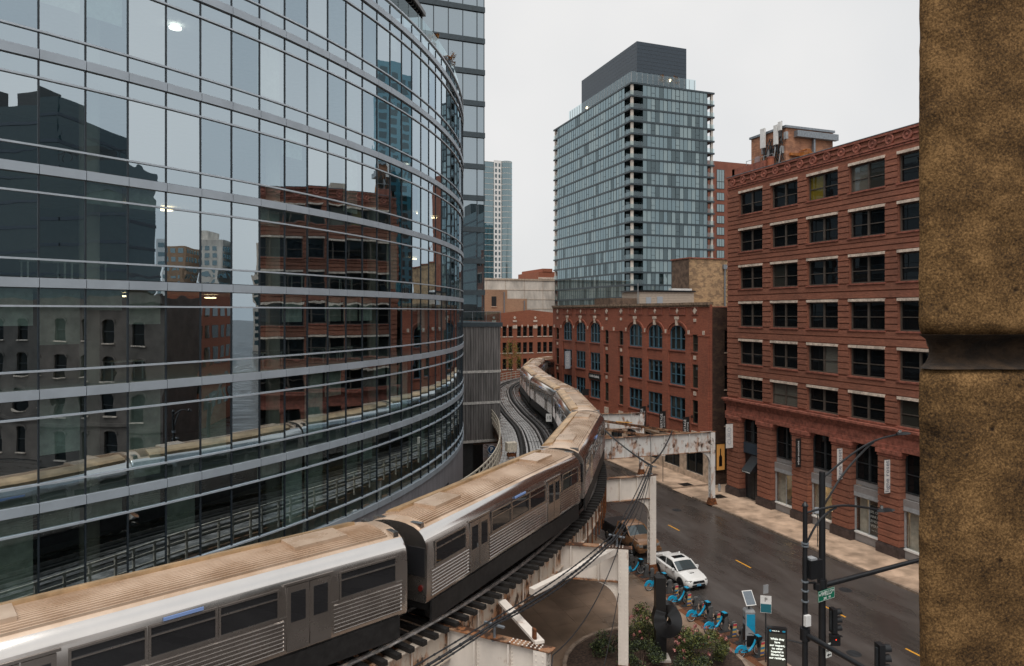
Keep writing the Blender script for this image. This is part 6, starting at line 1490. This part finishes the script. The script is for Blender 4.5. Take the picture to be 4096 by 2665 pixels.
# one way sign
t = empty('one_way_sign', (pbv.x-.1,pbv.y-.3,3.5), label='white ONE WAY sign with black arrow low on the farther pole', cat='sign'); f = Fac((pbv.x+.06,pbv.y-.3,0), (.985,.174,0), (.174,-.985,0))
o = MB(); f.box(o, -.19, .19, 3.5, 4.1, 0, .02); pb(o, 'plate', M_sgn, t)
for tx, z in (('ONE', 3.97), ('WAY', 3.80)): tt = text('lettering', tx, .17, M_dark, f.M(0, z, .024), t, bold=.004); tt.matrix_basis = Matrix.Translation(-Vector(t.location)) @ tt.matrix_basis
o = MB(); f.box(o, -.04, .13, 3.58, 3.63, .021, .025); o.loft([[f.p(a_,z_,n) for a_, z_ in ((-.13,3.605),(-.03,3.53),(-.03,3.68))] for n in (.021,.026)]); pb(o, 'arrow', M_dark, t)
# small lamp at the bottom edge by the ad kiosk and street sign pole on the far pavement
t = empty('street_lamp_head', (21.2,21.8,3.0), label='black lamp head with chrome sensors at the bottom edge by ad kiosk', cat='lamp'); m = MB(); lum(m, (21.9,22.0,3.1), (-.8,.5,0)); m.tube([(21.9,22.0,3.1),(22.6,21.4,2.6)], .04, 6); pb(m, 'head', M_dark, t); pb(MB().disc((21.7,22.15,3.28),(0,0,1),.06,.14,10).disc((21.9,22.0,3.24),(0,0,1),.05,.1,10), 'sensor', M_chrome, t)
sign_post('pavement_sign', (41.0,41.9,.15), 3.1, .45, .5, M_pale, None, M_dark, 'small pale sign on a thin post on the right pavement', 'sign', .1, nrm=(-.6,-.8,0))
sign_post('pavement_sign', (41.0,63.8,.15), 3.4, .5, .6, M_white, None, M_dark, 'small white and red sign on a thick post beyond the rusty girder', 'sign', .1, nrm=(-.4,-.9,0))
sign_post('pavement_sign', (41.0,66.2,.15), 3.5, .7, .7, M_pale, None, M_dark, 'pale blue notice on a thin post beyond the rusty girder', 'sign', .1, nrm=(-.4,-.9,0))
t = empty('standpipe', (44.6,58.6,.1), label='squat grey standpipe at the corner of the alley', cat='hydrant'); pb(MB().tube([(44.4,58.6,.12),(44.4,58.6,.6),(44.4,58.6,.8)], [.14,.14,.08], 10), 'body', M_grey, t, True); pb(MB().tube([(44.2,58.6,.5),(44.6,58.6,.5)], .06, 8), 'outlet', M_grey, t)

# ------------------------------------------------------------------ knotted black sculpture
t = empty('knotted_sculpture', (19.67,30.9,.15), R_(-20), 'black steel column sculpture tied in a knot among the bushes', 'sculpture')
M_blk = mat('satin_black_steel', (.010,.010,.011), .32, var=.08)
def sq_sweep(pts, w, name):
    secs = []
    P = catmull([pts[0]]+list(pts)+[pts[-1]], 4); w = [w[min(len(w)-1, int(i/4))] for i in range(len(P))]
    for i, p in enumerate(P):
        d = (P[min(i+1,len(P)-1)]-P[max(i-1,0)]).normalized(); e = Vector((0,1,0)); e = (e-d*e.dot(d)).normalized(); g = d.cross(e)
        ww = w[i] if isinstance(w, list) else w; secs.append([p-e*ww-g*ww, p+e*ww-g*ww, p+e*ww+g*ww, p-e*ww+g*ww])
    return MB().loft(secs).build(name, M_blk, t, True)
sq_sweep([(0,0,4.5),(0,0,3.0),(-.02,0,2.75),(-.1,-.05,2.45),(-.08,-.1,2.1),(.15,-.15,1.82),(.5,-.15,1.8),(.75,-.1,2.05),(.78,.05,2.4),(.6,.15,2.72),(.35,.2,2.75),(.15,.22,2.45),(.05,.15,2.0),(.03,.05,1.6),(.02,0,1.2),(.02,0,.2)], [.26,.26,.27,.29,.3,.3,.3,.3,.3,.29,.27,.26,.27,.27,.27,.27], 'knot_column')
MB().box(-.5,.5,-.4,.4,0,.3).build('plinth', M_conc, t)

# ------------------------------------------------------------------ planter, shrubs, flowers, little trees
def leaf_cloud(name, c, rx, ry, rz, n, size, mats, parent=None, flat=0.0, clumps=14, seed=1, wts=None):
    rnd = random.Random(seed); mb = MB(); c = Vector(c); cl = []
    for k in range(clumps):
        a_ = rnd.uniform(0, 6.28); u = rnd.uniform(-.35, 1); r = math.sqrt(max(0, 1-u*u*.8))*rnd.uniform(.55, .95); cl.append((Vector((math.cos(a_)*r*rx, math.sin(a_)*r*ry, u*rz*.85)), rnd.uniform(.22,.42)))
    for k in range(n):
        q, rr = rnd.choice(cl); d = Vector((rnd.gauss(0,1), rnd.gauss(0,1), rnd.gauss(0,1))).normalized()*rr*rnd.random()**.4
        p = c+q+Vector((d.x*rx, d.y*ry, d.z*rz)); s_ = size*rnd.uniform(.6,1.4)
        nrm = (d+Vector((rnd.gauss(0,.5), rnd.gauss(0,.5), rnd.gauss(.4,.5)))).normalized(); a = nrm.cross(Vector((rnd.gauss(0,1),rnd.gauss(0,1),rnd.gauss(0,1)))).normalized(); b = nrm.cross(a)
        mb.quad(p-a*s_, p-b*s_*.55, p+a*s_, p+b*s_*.55, rnd.choices(range(len(mats)), wts or [1]*len(mats))[0])
    return mb.build(name, mats, parent, fix=False)
M_lf = [mat('leaf_green', (.075,.095,.025), .6, var=.2), mat('leaf_dark', (.02,.03,.012), .6, var=.2), mat('leaf_yellowgreen', (.12,.12,.025), .6, var=.2)]
M_pink = [mat('blossom_pink', (.36,.12,.11), .7, var=.2), mat('blossom_pale', (.50,.24,.20), .7, var=.15)]
def shrub(x, y, rx, ry, rz, label, n=2600, flowers=0, seed=1, mats=None, size=.05):
    t = empty('hydrangea_bush' if flowers else 'shrub', (x,y,.2), label=label, cat='shrub', group='planter shrubs'); mats = mats or M_lf
    o = leaf_cloud('foliage', (0,0,rz*.75), rx, ry, rz, n, size, mats, t, seed=seed); o['kind'] = 'stuff'
    rnd = random.Random(seed+5); m = MB()
    for k in range(7): a_ = rnd.uniform(0,6.28); m.tube([(0,0,0),(math.cos(a_)*rx*.3,math.sin(a_)*ry*.3,rz*.6),(math.cos(a_)*rx*.7,math.sin(a_)*ry*.7,rz*1.1)], [.03,.02,.008], 5)
    m.build('stems', M_brownwall, t)
    for k in range(flowers):
        a_ = rnd.uniform(0,6.28); u = rnd.uniform(-.1,1); r = math.sqrt(max(0,1-u*u)); c = Vector((math.cos(a_)*r*rx*1.02, math.sin(a_)*r*ry*1.02, rz*.75+u*rz*1.0))
        fm = MB()
        for q in range(26):
            d = Vector((rnd.gauss(0,1),rnd.gauss(0,1),rnd.gauss(0,1))).normalized()*.11*rnd.random()**.5; a = d.cross(Vector((rnd.gauss(0,1),1,rnd.gauss(0,1)))).normalized(); b = (d+Vector((0,0,.05))).cross(a).normalized(); s_ = .035
            fm.quad(c+d-a*s_, c+d-b*s_, c+d+a*s_, c+d+b*s_, rnd.choice((0,0,1)))
        fm.build('blossom', M_pink, t, fix=False)
shrub(21.55, 29.9, 1.5, 1.35, 1.05, 'hydrangea bush covered in pink blossoms right of the black sculpture', 7600, 34, 3)
shrub(19.9, 32.8, 1.2, 1.0, 1.1, 'smaller pink blossomed hydrangea bush left of the black sculpture', 4600, 26, 5)
shrub(18.3, 30.4, 1.3, 1.2, .75, 'dark evergreen shrub in the planter by the white column', 3400, 0, 8, [M_lf[1], M_lf[1], M_lf[0]])
shrub(17.6, 32.6, 1.2, .9, .6, 'low dark evergreen shrub at the planter rim behind the column', 2600, 0, 9, [M_lf[1], M_lf[1], M_lf[0]])
shrub(19.8, 28.2, 1.4, 1.1, .8, 'dark evergreen shrub in the planter at the bottom edge', 3400, 0, 10, [M_lf[1], M_lf[1], M_lf[0]])
pl = empty('curved_planter', (19.0,30.5,.15), label='curved concrete planter bed holding the shrubs', cat='planter'); NP = 28
rim = []; m = MB()
for k in range(NP):
    a0, a1 = 2*math.pi*k/NP, 2*math.pi*(k+1)/NP; f_ = lambda a_, r: Vector((19.0+math.cos(a_)*r*1.05, 30.2+math.sin(a_)*r, 0)); z0, z1 = .152, .42
    P = [f_(a0,4.4), f_(a1,4.4), f_(a1,4.6), f_(a0,4.6)]; m.hexa([p+Vector((0,0,z0)) for p in P]+[p+Vector((0,0,z1)) for p in P])
pb(m, 'rim', M_kerb, pl); pb(MB().poly([Vector((19.0+math.cos(2*math.pi*k/NP)*4.62,30.2+math.sin(2*math.pi*k/NP)*4.4,.33)) for k in range(NP)]), 'soil', M_soil, pl)
tr = empty('young_tree', (41.5,112.5,5), label='thin young tree with yellow green leaves by the far track bend', cat='tree')
M_yl = [mat('leaf_yellow', (.30,.22,.02), .6, var=.2), mat('leaf_lime', (.16,.16,.02), .6, var=.2)]
m = MB(); m.tube([(0,0,-5),(0,.05,3),(.1,.1,9)], [.09,.06,.02], 6)
rnd = random.Random(4)
for k in range(12): z = 2+k*.55; a_ = rnd.uniform(0,6.28); L_ = 1.7-k*.1; m.tube([(0,0,z),(math.cos(a_)*L_,math.sin(a_)*L_,z+.5)], [.03,.01], 4)
m.build('trunk', M_brownwall, tr); o = leaf_cloud('crown', (0,0,5.2), 1.5, 1.5, 3.4, 1500, .09, M_yl, tr, clumps=26, seed=2); o['kind'] = 'stuff'
M_or = [mat('leaf_orange', (.34,.13,.015), .6, var=.2), mat('leaf_brown', (.16,.08,.02), .6, var=.2)]
for k, (kk, r, lab) in enumerate([(22.2,.8,'orange brown shrub on the glass building roof terrace, lower'),(19.3,.6,'orange brown shrub on the glass building roof terrace, upper')]):
    p = gp(kk, GR-.7, 36.5); t = empty('terrace_shrub', p, label=lab, cat='shrub', group='terrace shrubs'); o = leaf_cloud('foliage', (0,0,2.0), r, r, r*1.0, 420, .09, M_or, t, seed=20+k, clumps=9); o['kind'] = 'stuff'; MB().tube([(0,0,0),(0,.1,1.4),(.1,0,2.2)], [.05,.04,.01], 5).build('stem', M_brownwall, t); MB().box(-.4,.4,-.4,.4,0,.6).build('pot', M_darkgrey, t)
for k in range(2):
    t = empty('terrace_shrub', (95+k*3,148,TZ), label=['left orange shrub on the apartment tower roof deck','right orange shrub on the apartment tower roof deck'][k], cat='shrub', group='tower roof shrubs'); o = leaf_cloud('foliage', (0,-.6,2.6), 1.6, .6, 1.2, 300, .16, M_or, t, seed=30+k, clumps=9); o['kind'] = 'stuff'; MB().tube([(0,-.6,0),(0,-.6,2.6)], .06, 5).build('stem', M_brownwall, t)
for k, (x, y, r) in enumerate([(31.5,104.5,.9),(33.5,108.5,.8),(37,112.5,.8)]):
    t = empty('shrub', (x,y,5.8), label=['low green shrub behind the far railing, leftmost','low green shrub behind the far railing, middle','low green shrub behind the far railing, right one'][k], cat='shrub', group='shrubs behind the far railing'); o = leaf_cloud('foliage', (0,0,1.3), r, r, r, 500, .1, [M_lf[0], M_lf[2], M_yl[1]], t, seed=40+k, clumps=8); o['kind'] = 'stuff'; MB().tube([(0,0,-5.6),(0,0,1.4)], .06, 5).build('stem', M_brownwall, t)

# ------------------------------------------------------------------ cables slung between the girder frames
def sag(p, q, s_, n=14): 
    p, q = Vector(p), Vector(q); return [p.lerp(q, k/n)-Vector((0,0,s_*4*(k/n)*(1-k/n))) for k in range(n+1)]
def cable(runs, r, label, s_=.25, wraps=True):
    o = MB(); pts = []
    for i in range(len(runs)-1): pts += sag(runs[i], runs[i+1], s_)[(0 if i == 0 else 1):]
    o.tube(pts, r, 7)
    if wraps:
        for i in range(len(pts)-1):
            for f_ in (.25, .75):
                c = pts[i].lerp(pts[i+1], f_); d = (pts[i+1]-pts[i]).normalized(); o.tube([c-d*.03, c+d*.03], r*1.35, 7)
    tag(o.build('power_cable', M_cable, None, True), label, 'cable', 'cables slung along the girders')
A0, A1, A2, A3, A4 = Vector((30.6,60.2,8.2)), Vector((26.0,42.0,7.65)), Vector((16.4,29.6,7.6)), Vector((7.75,22.8,7.55)), Vector((-4,16.2,7.4))
E_ = Vector((.6,-.8,0))
cable([A0, A1, A2, A3, A4], .045, 'thickest black cable bundle slung between girder ends', .30)
cable([A0-E_*.15, A1-E_*.18, A2-E_*.2, A3-E_*.22, A4-E_*.2], .028, 'thin black cable on the track side of the bundle', .22)
cable([A0+E_*.1+Vector((0,0,.1)), A1+E_*.12, A2+E_*.12, A3+E_*.12, A4+E_*.1], .03, 'black cable on the street side of the bundle', .38)
cable([Vector((33.9,54.8,7.5)), A1+Vector((0,0,.1)), A2+E_*.3, Vector((9.3,21.2,6.9)), Vector((5,14,5.0))], .022, 'loose slack cable hanging below the bundle', .8, False)
cable([Vector((36.2,54.8,7.35)), Vector((26.1,42.0,7.8))], .05, 'short thick black cable from rusty girder to white column', .35)
cable([A1+Vector((.1,0,-.2)), Vector((17.5,31.0,5.2)), Vector((10.6,21.0,4.6))], .018, 'thin low wire crossing beneath the bundle', .5, False)
for k, a_ in enumerate((A1, A2, A3, A0)):
    t = empty('cable_bracket', a_-Vector((0,0,.6)), label=['grey T bracket holding cables on the frame beside the pickup','grey T bracket holding cables on the planter side frame','grey T bracket holding cables on the nearest frame','grey T bracket holding cables beside the train bend'][k], cat='bracket', group='cable brackets')
    pb(MB().obox(a_-Vector((0,0,.06)), Vector((.25,-.33,0)), Vector((.04,.03,0)), Vector((0,0,.03))).box(a_.x-.04,a_.x+.04,a_.y-.04,a_.y+.04,a_.z-.6,a_.z-.06), 'tee', M_galv, t)
    pb(MB().obox(a_-Vector((0,0,.58)), Vector((.12,0,0)), Vector((0,.12,0)), Vector((0,0,.012))), 'foot', M_galv, t)

# ------------------------------------------------------------------ rough stone pillar at the right edge
def pillar():
    d0 = 2.3; fw = Vector((math.sin(YAW), math.cos(YAW), 0)); rt = Vector((math.cos(YAW), -math.sin(YAW), 0))
    edge = fw*d0+rt*(d0*(3712-2048)/2731.0); t = empty('stone_pillar', (edge.x, edge.y, CAM_H-3), label='rough brown stone pillar at the right edge close to camera', cat='pillar')
    import mathutils.noise as mn
    m_, n, b, out = new_mat('rough_brownstone'); L = n.links; g = n.nodes.new('ShaderNodeNewGeometry')
    def nz(sc, det, ro=.65):
        q = n.nodes.new('ShaderNodeTexNoise'); q.inputs['Scale'].default_value = sc; q.inputs['Detail'].default_value = det; q.inputs['Roughness'].default_value = ro; L.new(g.outputs['Position'], q.inputs['Vector']); return q.outputs['Fac']
    r = n.nodes.new('ShaderNodeValToRGB'); e = r.color_ramp.elements; e[0].position = .38; e[0].color = (.030,.018,.010,1); e[1].position = .62; e[1].color = (.33,.19,.078,1); q = e.new(.5); q.color = (.14,.078,.031,1)
    mxn = n.nodes.new('ShaderNodeMath'); mxn.operation = 'MULTIPLY_ADD'; mxn.inputs[1].default_value = .46; L.new(nz(5, 10, .68), mxn.inputs[0]); sc2 = n.nodes.new('ShaderNodeMath'); sc2.operation = 'MULTIPLY'; sc2.inputs[1].default_value = .54; L.new(nz(130, 4, .7), sc2.inputs[0]); L.new(sc2.outputs[0], mxn.inputs[2]); L.new(mxn.outputs[0], r.inputs[0])
    v = n.nodes.new('ShaderNodeTexVoronoi'); v.inputs['Scale'].default_value = 15; L.new(g.outputs['Position'], v.inputs['Vector'])
    pit = n.nodes.new('ShaderNodeMapRange'); pit.inputs[1].default_value = .06; pit.inputs[2].default_value = .2; L.new(v.outputs['Distance'], pit.inputs[0])
    wn = n.nodes.new('ShaderNodeTexWhiteNoise'); L.new(v.outputs['Position'], wn.inputs['Vector']); gt = n.nodes.new('ShaderNodeMath'); gt.operation = 'GREATER_THAN'; gt.inputs[1].default_value = .22; L.new(wn.outputs['Value'], gt.inputs[0])
    mxp = n.nodes.new('ShaderNodeMath'); mxp.operation = 'MAXIMUM'; L.new(pit.outputs[0], mxp.inputs[0]); L.new(gt.outputs[0], mxp.inputs[1])
    mc = n.nodes.new('ShaderNodeMix'); mc.data_type = 'RGBA'; L.new(mxp.outputs[0], mc.inputs[0]); mc.inputs[6].default_value = (.02,.011,.006,1); L.new(r.outputs[0], mc.inputs[7]); L.new(mc.outputs[2], b.inputs['Base Color'])
    b.inputs['Roughness'].default_value = .9; b.inputs['Specular IOR Level'].default_value = .2
    ad = n.nodes.new('ShaderNodeMath'); ad.operation = 'MULTIPLY_ADD'; ad.inputs[1].default_value = .6; L.new(mxp.outputs[0], ad.inputs[0]); L.new(nz(70, 6, .65), ad.inputs[2])
    bp = n.nodes.new('ShaderNodeBump'); bp.inputs['Strength'].default_value = .55; bp.inputs['Distance'].default_value = .012; L.new(ad.outputs[0], bp.inputs['Height']); L.new(bp.outputs[0], b.inputs['Normal'])
    M_joint = mat('dark_joint', (.035,.02,.010), .9, var=.4, scale=14, bump=.5, bscale=60)  # darker than the stone blocks, deepens the recess
    def zpix(y): return CAM_H-(y-1250)/2731.0*d0
    def block(z0, z1, inset, name):
        """rounded block: outline in plan with a broken corner at the left edge, displaced by noise"""
        W, D = 1.3, .9; cr_ = .05; nz_ = max(4, int((z1-z0)/.016)); outline = []
        outline = [(.66*(D-(D-cr_)*k/24.), D-(D-cr_)*k/24.) for k in range(24)]+[(cr_-cr_*math.cos(math.pi/2*k/6), cr_-cr_*math.sin(math.pi/2*k/6)) for k in range(7)]+[(cr_+(W-cr_)*k/44., 0) for k in range(1,45)]+[(W+.6, D)]
        secs = []
        for i in range(nz_+1):
            z = z0+(z1-z0)*i/nz_; e_ = min(z-z0, z1-z)/.045; rnd_ = .03*(1-min(1, max(0, e_)))**2 if inset == 0 else -.0
            if inset: u = (z-z0)/(z1-z0); rnd_ = inset*math.sin(math.pi*u)**.6
            row = []
            for (x, y) in outline:
                px = x+rnd_*(1 if x < W-.01 and y < D*.9 else 0); py = y+rnd_
                P = edge+rt*px+fw*py+Vector((0,0,z)); nv = mn.noise(P*5)*.010+mn.noise(P*17)*.006+mn.noise(P*45)*.004
                if x < cr_*1.01: nv += max(0, mn.noise(Vector((z*3.1, 1.7, 0))))*.014
                row.append(P+(rt*(.9 if y > 0.0 else 0)+fw*(1 if y <= cr_ else 0))*nv)
            secs.append(row)
        MB().loft(secs).build(name, m_ if not inset else M_joint, t, True, Matrix.Translation(-Vector(t.location)), fix=True)
    block(zpix(1345), CAM_H+2.2, 0, 'stone_block'); block(zpix(1478), zpix(1340), .085, 'recessed_joint'); block(CAM_H-2.4, zpix(1470), 0, 'stone_block')
pillar()

scene.render.film_transparent = False
